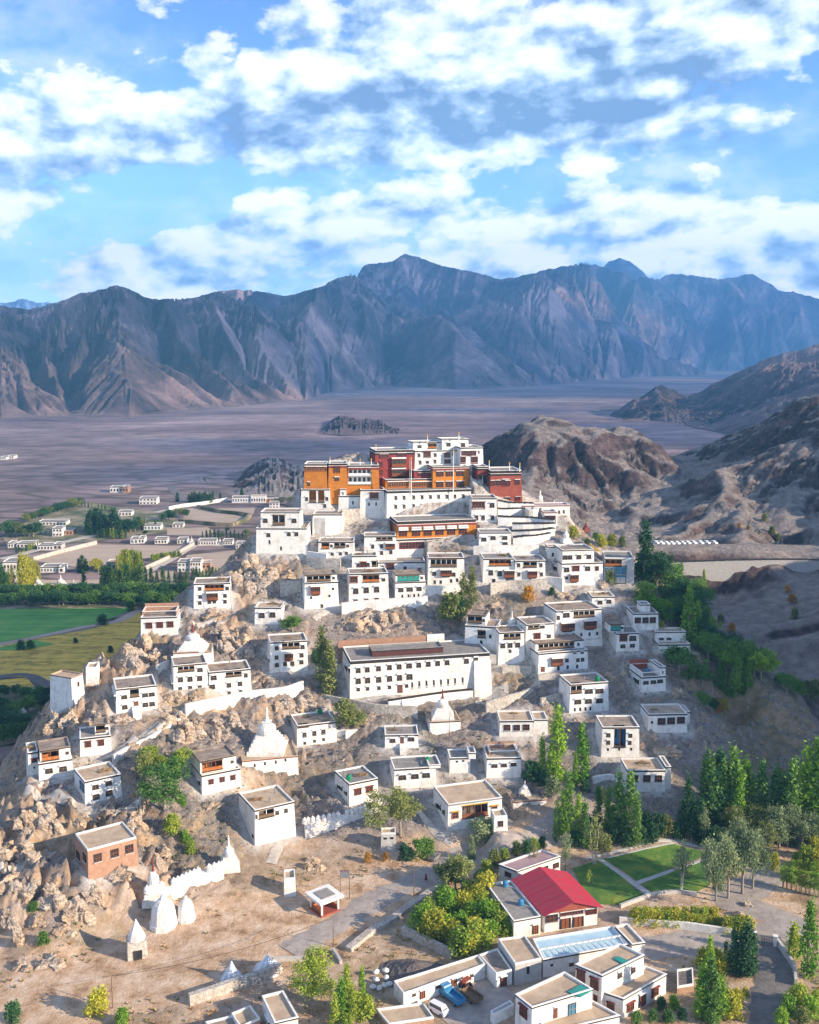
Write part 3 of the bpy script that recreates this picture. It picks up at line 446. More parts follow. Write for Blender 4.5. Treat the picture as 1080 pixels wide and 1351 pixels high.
# ------------------------------------------------------------------ the ground: one smooth surface through measured points, then rock on it
CTRL = []
def cp(u, v, Y=None, z=None, dz=0):
    p = PZ(u, v, z) if z is not None else PY(u, v, Y if Y is not None else Yhill(u, v)); p[2] += dz; CTRL.append(p); return p
for h in HOUSES:
    if 'palace' in h.cat or h.cat in ('temple',): continue
    c = (h.foot[0] + h.foot[1]) / 2; n = (h.foot[0] - h.foot[3]) / h.depth
    for q in (h.foot[0], c, h.foot[1]): CTRL.append(np.array((q[0] + n[0] * 0.6, q[1] + n[1] * 0.6, h.z0 + 0.1)))
for u, v in ((150, 950), (240, 960), (330, 905), (400, 910), (300, 830), (330, 770), (450, 845), (540, 825), (600, 800), (660, 790), (700, 785), (560, 960), (470, 950), (450, 1000), (500, 1005),
             (560, 1000), (650, 900), (660, 930), (740, 890), (730, 930), (820, 890), (700, 985), (760, 970), (720, 1010), (780, 1040), (860, 985), (900, 985), (880, 1060), (640, 1045), (600, 1035), (540, 1060),
             (350, 1060), (420, 1020), (240, 1070), (200, 1050), (180, 1010), (200, 990), (220, 960), (280, 1100), (440, 1080), (480, 1090), (540, 1100), (700, 1065), (760, 1070), (840, 1070), (920, 1050), (960, 1000), (930, 940), (880, 900), (850, 850), (840, 800)):
    cp(u, v)
for u, v, z in ((400, 1110, 2.0), (330, 1150, 2.0), (250, 1175, 3.0), (200, 1190, 3.0), (140, 1180, 5.0), (60, 1160, 6.5), (20, 1130, 9.0), (20, 1200, 4.5), (100, 1215, 3.2), (60, 1255, 1.2), (-60, 1130, 7), (-80, 1250, 1),
                (110, 1080, 10.0), (50, 1085, 10.5), (20, 1060, 11.5), (30, 1043, 12.5), (180, 1100, 8.0), (200, 1140, 5.0)): cp(u, v, z=z)
for u in (-150, 0, 120, 250, 400, 560, 700, 850, 1000, 1150):
    for v in (1420, 1351, 1290, 1240): cp(u, v, z=0.5)
for u in (400, 480, 560, 640, 720, 800, 900, 1000, 1080, 1180):
    cp(u, 1190, z=0.6); cp(u, 1145, z=0.7 if u > 560 else 1.0)
for u in (560, 640, 720, 800, 900, 1000, 1100, 1180): cp(u, 1118, z=1.0)
for u, v, z in ((960, 1060, 2.5), (1040, 1060, 2.5), (1100, 1060, 2.5)): cp(u, v, z=z)
for u, v, Y in ((335, 708, 334), (300, 745, 322), (255, 775, 310), (230, 795, 305), (188, 838, 294), (150, 872, 284), (110, 890, 274), (68, 930, 262), (45, 985, 250), (30, 1030, 240)):
    p = cp(u, v, Y); CTRL.append(np.array((p[0] - 7 - p[2] * .25, p[1] + 5 + p[2] * .35, p[2] * .35))); CTRL.append(np.array((p[0] - 14 - p[2] * .45, p[1] + 8 + p[2] * .7, -3.0))); CTRL.append(np.array((p[0] - 60, p[1] + 30, -4.0)))
for x, y, z in ((-150, 200, -3), (-170, 160, 0), (-150, 240, -4), (-220, 250, -4), (-150, 330, -5), (-110, 400, -5), (-60, 440, -5), (-10, 480, -4), (-200, 420, -6),
                (-46, 345, 56), (-40, 372, 52), (-36, 395, 30), (-40, 420, 4), (0, 375, 70), (0, 395, 52), (0, 430, 16), (0, 470, -2), (30, 378, 62), (35, 410, 40), (45, 440, 22), (40, 480, 10), (20, 540, 4), (30, 640, -3), (-60, 560, -6), (-60, 700, -6)): CTRL.append(np.array((x, y, z), float))
for u, v, Y in ((480, 600, 364), (560, 600, 368), (630, 610, 364), (420, 612, 360), (520, 680, 338), (580, 680, 339), (660, 690, 336), (690, 660, 352), (730, 690, 344), (690, 700, 333), (700, 720, 326), (740, 715, 338),
                # right shoulder, gully, car park, spurs
                (760, 700, 346), (800, 722, 338), (835, 735, 330), (840, 790, 312), (900, 850, 293), (945, 880, 283), (985, 905, 276), (1010, 930, 268),
                (870, 770, 335), (920, 800, 345), (950, 830, 355), (1000, 790, 405), (950, 772, 430), (1060, 755, 433), (880, 766, 432), (1080, 800, 378), (1060, 850, 345), (1000, 850, 350), (1000, 890, 322), (1060, 910, 300), (1100, 960, 275), (1040, 970, 262), (1070, 1020, 250), (980, 950, 272), (1010, 1000, 254),
                (790, 690, 520), (800, 698, 470), (820, 690, 500), (900, 605, 700), (930, 600, 770), (870, 640, 640), (830, 665, 580), (905, 648, 610)): cp(u, v, Y)
for u in (850, 910, 970, 1030, 1090):
    cp(u, 737, Y=437); cp(u, 720, Y=472)
for u, v, Y in ((700, 665, 560), (655, 640, 585), (740, 680, 545), (640, 600, 660), (665, 578, 680), (700, 557, 700), (725, 551, 705), (750, 556, 700), (775, 570, 690), (800, 566, 700), (835, 572, 700), (860, 577, 700), (885, 592, 715),
                (700, 610, 630), (760, 640, 600), (820, 620, 640), (860, 610, 660),
                (850, 690, 512), (872, 680, 520), (900, 681, 520), (940, 686, 515), (975, 692, 505), (1020, 700, 495), (1060, 706, 488), (1100, 712, 478),
                (940, 640, 600), (950, 610, 655), (965, 580, 690), (985, 560, 700), (1010, 545, 690), (1040, 528, 680), (1070, 520, 670), (1110, 512, 660), (1000, 620, 600), (1050, 600, 600), (1060, 650, 540), (1000, 665, 535), (1100, 640, 540), (930, 585, 760), (940, 575, 800)): cp(u, v, Y)
for x, y, z in ((70, 800, 20), (150, 850, 25), (230, 880, 20), (60, 900, -5), (200, 1000, -6), (330, 950, 30), (400, 800, 105), (450, 650, 120), (330, 520, 90), (330, 420, 80), (300, 330, 96), (250, 245, 110), (228, 205, 109), (255, 170, 80), (270, 140, 30), (250, 110, 8), (180, 150, 3), (150, 190, 4), (140, 230, 6),
                (165, 260, 20), (195, 215, 72), (190, 190, 50), (185, 300, 42), (180, 360, 32), (330, 230, 100), (380, 300, 100), (330, 150, 40), (420, 420, 110), (600, 600, 130), (600, 900, 60), (130, 330, 8), (500, 180, 60)): CTRL.append(np.array((x, y, z), float))  # the high points on the right add an unseen ridge to shade the right slope
pts = []
for p in CTRL:
    if all((p[0] - q[0]) ** 2 + (p[1] - q[1]) ** 2 > 2.2 for q in pts): pts.append(p)
CT = np.array(pts); TS = 100.0
def _k(r2): return 0.5 * r2 * np.log(r2 + 1e-9)
def fit():
    n = len(CT); xy = CT[:, :2] / TS; d = ((xy[:, None] - xy[None]) ** 2).sum(-1)
    A = np.zeros((n + 3, n + 3)); A[:n, :n] = _k(d) + np.eye(n) * 4e-5; A[:n, n] = 1; A[:n, n + 1:] = xy; A[n, :n] = 1; A[n + 1:, :n] = xy.T
    return np.linalg.solve(A, np.concatenate((CT[:, 2], np.zeros(3))))
TW = fit()
def tps(X, Y):
    X = np.asarray(X, float); sh = X.shape; x = X.ravel() / TS; y = np.asarray(Y, float).ravel() / TS; out = np.empty(x.size); n = len(CT)
    cx, cy = CT[:, 0] / TS, CT[:, 1] / TS
    for i in range(0, x.size, 12000):
        r2 = (x[i:i + 12000, None] - cx) ** 2 + (y[i:i + 12000, None] - cy) ** 2
        out[i:i + 12000] = _k(r2) @ TW[:n] + TW[n] + TW[n + 1] * x[i:i + 12000] + TW[n + 2] * y[i:i + 12000]
    return out.reshape(sh)
def hitbase(u, v):
    """where the ray through a pixel meets the smooth ground or the valley floor"""
    d = raydir(u, v); Ys = np.concatenate((np.arange(140, 480, 1.5), np.arange(480, 1000, 6)))
    f = HC + d[2] * Ys - np.maximum(tps(d[0] * Ys, Ys), 0.0)
    k = np.argmax(f < 0)
    if f[k] >= 0: return PZ(u, v, 0.0)
    y0, y1 = Ys[max(k - 1, 0)], Ys[k]; t = f[k - 1] / (f[k - 1] - f[k] + 1e-9) if k else 0
    return PY(u, v, y0 + (y1 - y0) * t)
# flat bits that stay smooth: (polyline, half width)
def poly(Z, *pts): return np.array([hitbase(*uv(Z, *p))[:2] for p in pts])
ROADS = dict(
    main=(poly(ZO, (60, 1330), (180, 1305), (300, 1285), (380, 1255), (440, 1222), (500, 1185), (560, 1158), (610, 1128), (660, 1110), (730, 1092), (790, 1080)), 5.0),
    yard=(poly(ZO, (60, 1300), (160, 1290), (260, 1262), (340, 1225), (420, 1205), (470, 1180), (530, 1160)), 9.0),
    gate=(poly(ZO, (1010, 1400), (1012, 1340), (1018, 1295), (1020, 1262), (1015, 1235)), 3.6),
    court=(poly(ZO, (840, 1252), (900, 1245), (950, 1240), (1000, 1235), (1040, 1220), (1000, 1200), (960, 1185), (1000, 1165), (1030, 1140)), 5.5))
PADS = dict(
    garden=poly(ZS, (270, 880), (440, 815), (790, 735), (1000, 790), (960, 1000), (680, 1010), (520, 1075), (380, 1010)),
    complex=poly(ZO, (520, 1310), (650, 1165), (740, 1110), (850, 1215), (890, 1300), (840, 1390), (500, 1390)),
    park=np.array([PY(840, 737, 437)[:2], PY(1100, 737, 437)[:2], PY(1100, 720, 474)[:2], PY(850, 720, 474)[:2]]))
def seg_d(X, Y, pl):
    d = np.full(X.shape, 1e9)
    for a, b in zip(pl[:-1], pl[1:]):
        ab = b - a; t = np.clip(((X - a[0]) * ab[0] + (Y - a[1]) * ab[1]) / (ab @ ab), 0, 1)
        d = np.minimum(d, np.hypot(X - a[0] - t * ab[0], Y - a[1] - t * ab[1]))
    return d
def inpoly(X, Y, pl):
    ins = np.zeros(X.shape, bool); n = len(pl)
    for i in range(n):
        (x0, y0), (x1, y1) = pl[i], pl[(i + 1) % n]
        if y0 == y1: continue
        c = ((y0 > Y) != (y1 > Y)) & (X < (x1 - x0) * (Y - y0) / (y1 - y0) + x0); ins ^= c
    return ins
def foot_d(X, Y, f):
    ex = (f[1] - f[0]); L = np.hypot(*ex); ex = ex / L; ey = (f[3] - f[0]); D = np.hypot(*ey); ey = ey / D
    lx = (X - f[0][0]) * ex[0] + (Y - f[0][1]) * ex[1]; ly = (X - f[0][0]) * ey[0] + (Y - f[0][1]) * ey[1]
    qx = np.maximum(np.maximum(-lx, lx - L), 0); qy = np.maximum(np.maximum(-ly, ly - D), 0); return np.hypot(qx, qy)
EXTRA_FOOT = []                                           # (foot, z) of the village at the foot of the hill
def near_height(X, Y):
    b = tps(X, Y)
    calm = np.ones(X.shape)
    for h in HOUSES:
        c = sum(h.foot) / 4; m = (np.abs(X - c[0]) < h.L + 8) & (np.abs(Y - c[1]) < h.L + h.depth + 8)
        if m.any():
            calm[m] = np.minimum(calm[m], ss(0.4, 3.0, foot_d(X[m], Y[m], h.foot)))
    lime = np.zeros(X.shape)
    for h in HOUSES:
        c = (h.foot[0] + h.foot[1]) / 2; m = (np.abs(X - c[0]) < h.L + 9) & (np.abs(Y - c[1]) < h.L + 9)
        if m.any(): lime[m] = np.maximum(lime[m], 1 - ss(0.5, 5.5 if h.z0 > 38 else 3.2, foot_d(X[m], Y[m], h.foot)))
    dirt = np.zeros(X.shape); flat = np.zeros(X.shape)
    for k, (pl, w) in ROADS.items():
        d = seg_d(X, Y, pl); calm = np.minimum(calm, ss(w, w + 3, d)); flat = np.maximum(flat, 1 - ss(w, w + 4, d))
    for k, pl in PADS.items():
        i = inpoly(X, Y, pl); d = seg_d(X, Y, np.vstack((pl, pl[:1]))); calm = np.minimum(calm, np.where(i, 0, ss(0, 3, d)))
    U = CU + FPX * X / (Y * math.cos(PITCH) + (HC - b) * math.sin(PITCH))
    left = ss(470, 330, U); low = ss(1.5, 4.5, b)
    big = ridged(X / 17, Y / 17, 4, 3.0); wob = fbm(X / 6, Y / 6, 3, 8.0) * 2.2
    f1, f2, hid, bx, by = worley((X + wob) / 6.0 + 0.3 * (Y + wob) / 6.0, (Y + wob) / 4.4, 2.0)
    g1, g2, gid, gx, gy = worley((X + wob) / 2.1, (Y - wob) / 1.8, 6.0)
    cl = ss(0.38, 0.62, vn(X / 22, Y / 22, 21.0)); crag = left * (0.55 + 0.75 * cl) + (1 - left) * 0.5 * cl
    n = (big - 0.45) * 3.0 * crag + (hid * 1.7 + bx * 1.6 + by * 1.2 - 0.8) * crag + (gid * 0.75 + gx * .5 + gy * .5 - 0.4) * (0.35 + 0.65 * crag) + fbm(X / 1.6, Y / 1.6, 3, 31) * 0.22
    n = n * (0.12 + 0.88 * low)
    z = b + n * calm
    for h in HOUSES:
        c = sum(h.foot) / 4; m = (np.abs(X - c[0]) < h.L + 8) & (np.abs(Y - c[1]) < h.L + h.depth + 8)
        if m.any():
            d = foot_d(X[m], Y[m], h.foot); top = h.z0 + 0.55 * (h.z1 - h.z0)
            z[m] = np.where(d < 0.9, np.minimum(z[m], top), z[m])
    zz = np.where(b < 2.5, fbm(X / 9, Y / 9, 4, 44), 0)
    dirt = np.clip((1 - low) * ss(-140, -60, X) * (0.75 + 0.5 * zz) + flat, 0, 1) * (b > -1)
    dirt = np.maximum(dirt, ss(0.52, 0.70, vn(X / 13, Y / 13, 77.0)) * ss(460, 300, U) * 0.8)
    right = ss(610, 800, U) * ss(1.0, 6.0, b)
    veg = np.clip(ss(0.45, 0.7, vn(X / 15, Y / 15, 51.0)) * 0.30 + ss(900, 1000, U) * 0.3, 0, 1) * (1 - flat)
    z = np.where((b > -1.2) & (Y < 262), np.maximum(z, 0.15), z)
    return z, dirt * (1 - right * 0.85), veg, lime
def incise(X, Y, Z, steps, kf, fixed, talus=0.75, seed=1.0, mexp=0.5):
    """running water on a gridded surface: every cell drains to its lowest neighbour and streams cut down with their catchment"""
    ny, nx = Z.shape; N = ny * nx; Z = Z.copy(); sh = [(-1, -1), (-1, 0), (-1, 1), (0, -1), (0, 1), (1, -1), (1, 0), (1, 1)]
    idx = np.arange(N).reshape(ny, nx); P = lambda a, v: np.pad(a, 1, constant_values=v)
    nb = [np.roll(np.roll(idx, -dy, 0), -dx, 1) for dy, dx in sh]; D = []
    for k, (dy, dx) in enumerate(sh):
        d = np.hypot(X.ravel()[nb[k]] - X, Y.ravel()[nb[k]] - Y)
        bad = np.zeros((ny, nx), bool)
        if dy < 0: bad[0] = True
        if dy > 0: bad[-1] = True
        if dx < 0: bad[:, 0] = True
        if dx > 0: bad[:, -1] = True
        d[bad] = 1e9; D.append(d)
    area = np.abs(np.gradient(Y, axis=0) * np.gradient(X, axis=1)).ravel(); fx = fixed.ravel()
    for it in range(steps):
        zf = Z.ravel(); best = np.zeros((ny, nx)); rc = idx.copy(); ds = np.ones((ny, nx)); low = np.full((ny, nx), 1e9)
        for k in range(8):
            zn = zf[nb[k]]; sl = (Z - zn) / D[k]; m = sl > best; best = np.where(m, sl, best); rc = np.where(m, nb[k], rc); ds = np.where(m, D[k], ds); low = np.minimum(low, np.where(D[k] < 1e8, zn + talus * D[k], 1e9))
        order = np.argsort(zf, kind='stable'); r = rc.ravel().tolist(); A = area.tolist(); od = order.tolist()
        for i in reversed(od):
            j = r[i]
            if j != i: A[j] += A[i]
        F = kf * (np.array(A) / 25.0) ** mexp / ds.ravel(); F[fx] = 0; z = zf.tolist(); F = F.tolist()
        for i in od:
            j = r[i]
            if j != i: f = F[i]; z[i] = (z[i] + f * z[j]) / (1 + f)
        Zn = np.array(z).reshape(ny, nx); pit = (rc == idx) & ~fixed
        if pit.any():
            mn = np.full((ny, nx), 1e9)
            for k in range(8): mn = np.minimum(mn, np.where(D[k] < 1e8, Zn.ravel()[nb[k]], 1e9))
            Zn = np.where(pit, np.maximum(Zn, mn + .01), Zn)
        Z = np.where(fixed, Zn, np.minimum(Zn, np.maximum(low, Zn - 6.0)))
    return Z
def rim(X, Y):                                           # rock relief of the hills right of and behind the monastery
    b = tps(X, Y); hi = ss(330, 470, Y) * ss(8, 26, b); park = inpoly(X, Y, PADS['park']); pd = seg_d(X, Y, np.vstack((PADS['park'], PADS['park'][:1])))
    hi = hi * np.where(park, 0, ss(2, 18, pd)); wx, wy = X + fbm(X / 25, Y / 25, 3, 61) * 8, Y + fbm(X / 25, Y / 25, 3, 71) * 8
    up = b + hi * ((ridged(wx / 110, wy / 110, 4, 9.0, .5) - .45) * 22 + fbm(X / 18, Y / 18, 5, 25, .65) * 5.5)
    fixed = (hi <= 0) | (b < 6); ex = up - hi * 2.5; z = incise(X, Y, ex, 22, 0.12, fixed, 2.2, 3.0); z = np.where(fixed, up, z)
    st = (X * .45 + Y * .25 + b * 1.6) / 8.0 + fbm(X / 30, Y / 30, 3, 81) * 2; saw = st - np.floor(st)
    return z + hi * ((saw - .5) * .8 + fbm(X / 6, Y / 6, 3, 27, .6) * .9) + (fbm(X / 14, Y / 14, 5, 15.0, .6) * 1.5 + erode(tps, X, Y, 26.0, 2.6, 4, 3.0, e=4.0)) * np.where(park, 0, ss(2, 14, pd)) * ss(0.5, 5, b) * ss(95, 118, np.maximum(X, np.where(Y > 400, 200, 0))) * (1 - hi)
def grid_mesh(name, xs, ys, Z, material, attrs=None, keep=None, kind='structure'):
    nx, ny = len(xs), len(ys); X, Y = np.meshgrid(xs, ys); co = np.stack((X, Y, Z), -1).reshape(-1, 3)
    return raw_mesh(name, co, nx, ny, material, attrs, keep, kind)
def raw_mesh(name, co, nx, ny, material, attrs=None, keep=None, kind='structure'):
    i = np.arange(ny * nx).reshape(ny, nx); q = np.stack((i[:-1, :-1], i[:-1, 1:], i[1:, 1:], i[1:, :-1]), -1).reshape(-1, 4)
    if keep is not None: q = q[keep.reshape(-1)]
    me = bpy.data.meshes.new(name); me.vertices.add(len(co)); me.vertices.foreach_set('co', co.ravel().astype(np.float32))
    me.loops.add(q.size); me.loops.foreach_set('vertex_index', q.ravel().astype(np.int32)); me.polygons.add(len(q))
    me.polygons.foreach_set('loop_start', np.arange(0, q.size, 4, dtype=np.int32)); me.update(calc_edges=True)
    me.polygons.foreach_set('use_smooth', np.ones(len(q), bool))
    for k, v in (attrs or {}).items(): me.attributes.new(k, 'FLOAT', 'POINT').data.foreach_set('value', v.ravel().astype(np.float32))
    me.materials.append(material); o = bpy.data.objects.new(name, me); COL.objects.link(o); o['kind'] = kind; return o
X0, X1, Y0, Y1 = -142.0, 112.0, 146.0, 408.0
NX = np.arange(X0, X1 + .01, 0.5); NY = np.arange(Y0, Y1 + .01, 0.5)
_X, _Y = np.meshgrid(NX, NY); NZ, _dirt, _veg, _lime = near_height(_X, _Y)
grid_mesh('hillside', NX, NY, NZ, GNEAR, dict(dirt=_dirt, veg=_veg, lime=_lime))
OX = np.arange(-220, 640.1, 2.5); OY = np.arange(100, 1000.1, 2.5)
_X, _Y = np.meshgrid(OX, OY); OZ = rim(_X, _Y); edge = np.minimum(np.minimum(_X + 220, 640 - _X), 1000 - _Y); OZ = OZ - ss(60, 0, edge) * 30
cx, cy = np.meshgrid((OX[:-1] + OX[1:]) / 2, (OY[:-1] + OY[1:]) / 2)
keep = ~((cx > X0 + 3) & (cx < X1 - 3) & (cy > Y0 + 3) & (cy < Y1 - 3))
inner = (_X > X0 + 1) & (_X < X1 - 1) & (_Y > Y0 + 1) & (_Y < Y1 - 1); OZm = np.where(inner, OZ - 1.0, OZ)
grid_mesh('side_hills', OX, OY, OZm, GHILL, None, keep)
def _bil(xs, ys, Zg, x, y):
    i = min(max(int((x - xs[0]) / (xs[1] - xs[0])), 0), len(xs) - 2); j = min(max(int((y - ys[0]) / (ys[1] - ys[0])), 0), len(ys) - 2)
    a = (x - xs[i]) / (xs[1] - xs[0]); b = (y - ys[j]) / (ys[1] - ys[0])
    return (Zg[j, i] * (1 - a) + Zg[j, i + 1] * a) * (1 - b) + (Zg[j + 1, i] * (1 - a) + Zg[j + 1, i + 1] * a) * b
def ground(x, y):
    if X0 < x < X1 and Y0 < y < Y1: return max(_bil(NX, NY, NZ, x, y), 0.0)
    if OX[0] < x < OX[-1] and OY[0] < y < OY[-1]: return max(_bil(OX, OY, OZ, x, y), 0.0)
    return 0.0
def hit(u, v):
    d = raydir(u, v); py = 138.0; y = 140.0
    while y < 1100:
        if HC + d[2] * y < ground(d[0] * y, y):
            a, b = py, y
            for _ in range(12):
                m = (a + b) / 2
                if HC + d[2] * m < ground(d[0] * m, m): b = m
                else: a = m
            return PY(u, v, b)
        py = y; y += 0.7 if y < 420 else 4
    return PZ(u, v, 0.0)
# valley floor to the horizon
vx = np.concatenate((-np.geomspace(11500, 300, 40), np.linspace(-280, 280, 30), np.geomspace(300, 11500, 40)))
vy = np.concatenate((np.linspace(-200, 140, 6), np.linspace(160, 2400, 90), np.geomspace(2450, 10400, 36)))
_X, _Y = np.meshgrid(vx, vy); _Z = fbm(_X / 260, _Y / 260, 4, 12) * 2.5 * ss(700, 1500, _Y)
grid_mesh('valley_floor', vx, vy, _Z, GVAL)

# ------------------------------------------------------------------ mountains
GA = 0.20
def range_mesh(name, crest, foot, Yc, us, ny, relief, gs, seed, back=0.5, pw=0.85, rscale=1.0, jag=1.0, lo=0.0, material=None, er=None, ga=None, sp=0.0):
    """crest and foot are (u, v) outlines seen from the camera; Yc the distance of the crest"""
    us = np.asarray(us, float); cu = np.array([c[0] for c in crest], float); cvv = np.array([c[1] for c in crest], float)
    ang = np.array([raydir(u, np.interp(u, cu, cvv))[2] for u in us]); ang = ang + (fbm(us / 34 + seed, us * 0 + seed, 5, seed, .62)) * .0042 * jag; ax = np.array([raydir(u, 480)[0] for u in us])
    fu = np.array([f[0] for f in foot], float); fv = np.array([f[1] for f in foot], float)
    Yf = np.array([PZ(u, np.interp(u, fu, fv), 0)[1] for u in us]); yc = np.array([Yc(u) for u in us]); hc = HC + ang * yc
    t = np.concatenate((np.linspace(-0.06, 1.0, ny), np.linspace(1.0, 1 + back, ny // 4)[1:]))
    Tm, A = np.meshgrid(t, ax, indexing='ij'); Y = Yf[None] + Tm * (yc - Yf)[None]; X = A * Y
    env = np.where(Tm < 1, np.clip(Tm, 0, 1) ** pw, 1 - ((Tm - 1) / back) ** 1.5)
    S = rscale; mid = np.clip(Tm, 0, 1) * np.clip(1.35 - Tm, 0, 1) * 2.2
    def bumps(x, y): return ridged((x + fbm(x / (900 * S), y / (900 * S), 3, seed + 40) * 260 * S) / (760 * S), (y + fbm(x / (900 * S), y / (900 * S), 3, seed + 50) * 260 * S) / (900 * S), 4, seed, 0.45) - 0.42
    wX = X + fbm(X / (700 * S), Y / (700 * S), 4, seed + 60) * 240 * S; wY = Y + fbm(X / (700 * S), Y / (700 * S), 4, seed + 70) * 240 * S
    spur = ridged((wX * .86 + wY * .52) / (820 * S), (wY * .86 - wX * .52) / (2300 * S), 3, seed + 80, .5) - .45
    Z = hc[None] * (env + relief * mid * (bumps(X, Y) * .55 + spur * sp))
    def grad(f):
        gy = np.gradient(f, axis=0) / np.gradient(Y, axis=0); xs = np.gradient(X, axis=1); gx = np.gradient(f, axis=1) / xs - gy * np.gradient(Y, axis=1) / xs; return gx, gy
    if er: Z = incise(X, Y, Z + fbm(X / (gs * .5), Y / (gs * .5), 5, seed + 3) * gs * .07 * np.clip(Tm * 4, 0, 1), er[0], er[1], Tm <= 0.0, er[2], seed)
    gx, gy = grad(Z)
    H = 0.0; hx = 0.0; hy = 0.0; a = 0.5; f = 1 / gs; m = np.sqrt(gx * gx + gy * gy) + 1e-6; k = np.minimum(m / 0.3, 1) / m
    for o in range(6):
        v, vx_, vy_ = gully(X * f, Y * f, gy * k + hy * .9, -gx * k - hx * .9, seed + o); H = H + a * v; hx = hx + a * vx_; hy = hy + a * vy_; a *= 0.55; f *= 2
    w = np.clip(Tm * 3.2, 0, 1) * np.clip(m / 0.15, 0, 1) * (1 - 0.6 * np.clip((Tm - .6) / .4, 0, 1))
    Z = Z + H * gs * (GA if ga is None else ga) * w + fbm(X / (gs * .25), Y / (gs * .25), 4, seed + 9) * gs * 0.035 * w
    el = ((Z - HC) / Y).max(0); want = ang; sm = np.ones(len(us))
    ker = np.hanning(13); ker /= ker.sum(); dif = np.convolve(np.pad(want - el, 6, 'edge'), ker, 'valid')
    dif = dif * 0.3 + (want - el) * 0.7
    Z = Z + dif[None] * Y * np.clip(Tm, 0, 1) ** 1.5
    Z = np.minimum(Z, HC + (ang + .0012)[None] * Y)
    Z = np.where(Tm <= 0.0, -6.0 + np.minimum(Z, 0) * 0, Z); Z[-1] = np.minimum(Z[-1], -5)
    return raw_mesh(name, np.stack((X, Y, Z), -1).reshape(-1, 3), len(us), len(t), material or GMOUNT)
FOOTM = [(-250, 560), (0, 553), (90, 548), (170, 550), (250, 541), (330, 536), (400, 528), (440, 516), (520, 510), (600, 514), (680, 511), (760, 503), (830, 497), (880, 492), (940, 489), (1080, 488), (1300, 488)]
CRESTM = [(-250, 420), (0, 406), (40, 408), (80, 403), (110, 391), (155, 379), (200, 394), (250, 397), (290, 388), (345, 385), (380, 391), (430, 378), (460, 364), (485, 349), (510, 346), (535, 337), (560, 346), (590, 356), (640, 365), (660, 370),
          (700, 362), (740, 353), (770, 347), (800, 357), (850, 365), (900, 363), (930, 368), (985, 361), (1020, 380), (1050, 389), (1080, 396), (1300, 420)]
Ycm = lambda u: float(np.interp(u, (-250, 0, 300, 520, 700, 860, 1300), (3500, 3500, 4300, 5600, 6800, 9000, 9500)))
range_mesh('mountain_range', CRESTM, FOOTM, Ycm, np.linspace(-200, 1260, 720), 240, 0.80, 900.0, 2.0, rscale=1.0, er=(26, 0.17, 0.95), ga=0.07, sp=1.25)
FRONT = [(470, 500), (520, 470), (560, 440), (600, 415), (640, 398), (680, 400), (720, 404), (760, 412), (800, 425), (840, 445), (880, 470), (920, 488), (930, 490)]
FFOOT = [(470, 512), (520, 511), (600, 514), (680, 512), (760, 504), (830, 498), (930, 492)]
range_mesh('front_mountain', FRONT, FFOOT, lambda u: float(np.interp(u, (470, 650, 930), (4300, 5200, 6500))), np.linspace(470, 930, 300), 150, 0.6, 600.0, 17.0, rscale=0.7, er=(24, 0.17, 0.95), ga=0.07, sp=1.1)
range_mesh('far_peak', [(720, 430), (770, 380), (788, 356), (798, 345), (812, 340), (826, 344), (842, 357), (900, 430)], [(720, 489), (900, 489)], lambda u: 9900, np.linspace(720, 900, 90), 60, 0.3, 700.0, 5.0, jag=.3)
range_mesh('snow_peaks', [(-60, 400), (-20, 396), (15, 398), (38, 394), (55, 398), (75, 401), (120, 410)], [(-60, 489), (120, 489)], lambda u: 9800, np.linspace(-60, 120, 90), 50, 0.3, 700.0, 6.0, material=mat('snow', (0.55, 0.58, 0.62), (0.30, 0.30, 0.33), 0.004))
range_mesh('right_ridge', [(800, 552), (815, 545), (840, 526), (870, 508), (890, 512), (905, 519), (925, 514), (960, 496), (1000, 476), (1040, 466), (1080, 453), (1150, 430), (1300, 400)], [(800, 556), (860, 556), (900, 560), (950, 570), (1080, 600), (1300, 620)],
           lambda u: float(np.interp(u, (800, 900, 1080, 1300), (2000, 2150, 2300, 2300))), np.linspace(800, 1300, 280), 150, 0.5, 190.0, 23.0, rscale=0.3, er=(26, 0.09, 0.9), ga=0.05)
range_mesh('dark_hillock', [(408, 570), (430, 556), (447, 546), (470, 549), (500, 552), (525, 558), (545, 572)], [(408, 572), (450, 575), (545, 574)], lambda u: 1750, np.linspace(408, 545, 140), 60, 0.4, 60.0, 31.0, rscale=0.12)
range_mesh('shadowed_hill', [(270, 650), (300, 632), (330, 614), (352, 603), (366, 603), (385, 612), (410, 612), (440, 640), (470, 655)], [(270, 652), (320, 655), (400, 660), (470, 662)], lambda u: 960, np.linspace(270, 470, 140), 60, 0.3, 40.0, 37.0, rscale=0.08, material=GHILL)
range_mesh('shadowed_hill', [(228, 634), (245, 628), (262, 621), (280, 626), (300, 636)], [(228, 636), (300, 639)], lambda u: 1000, np.linspace(228, 300, 60), 40, 0.3, 30.0, 41.0, rscale=0.06, material=GHILL)
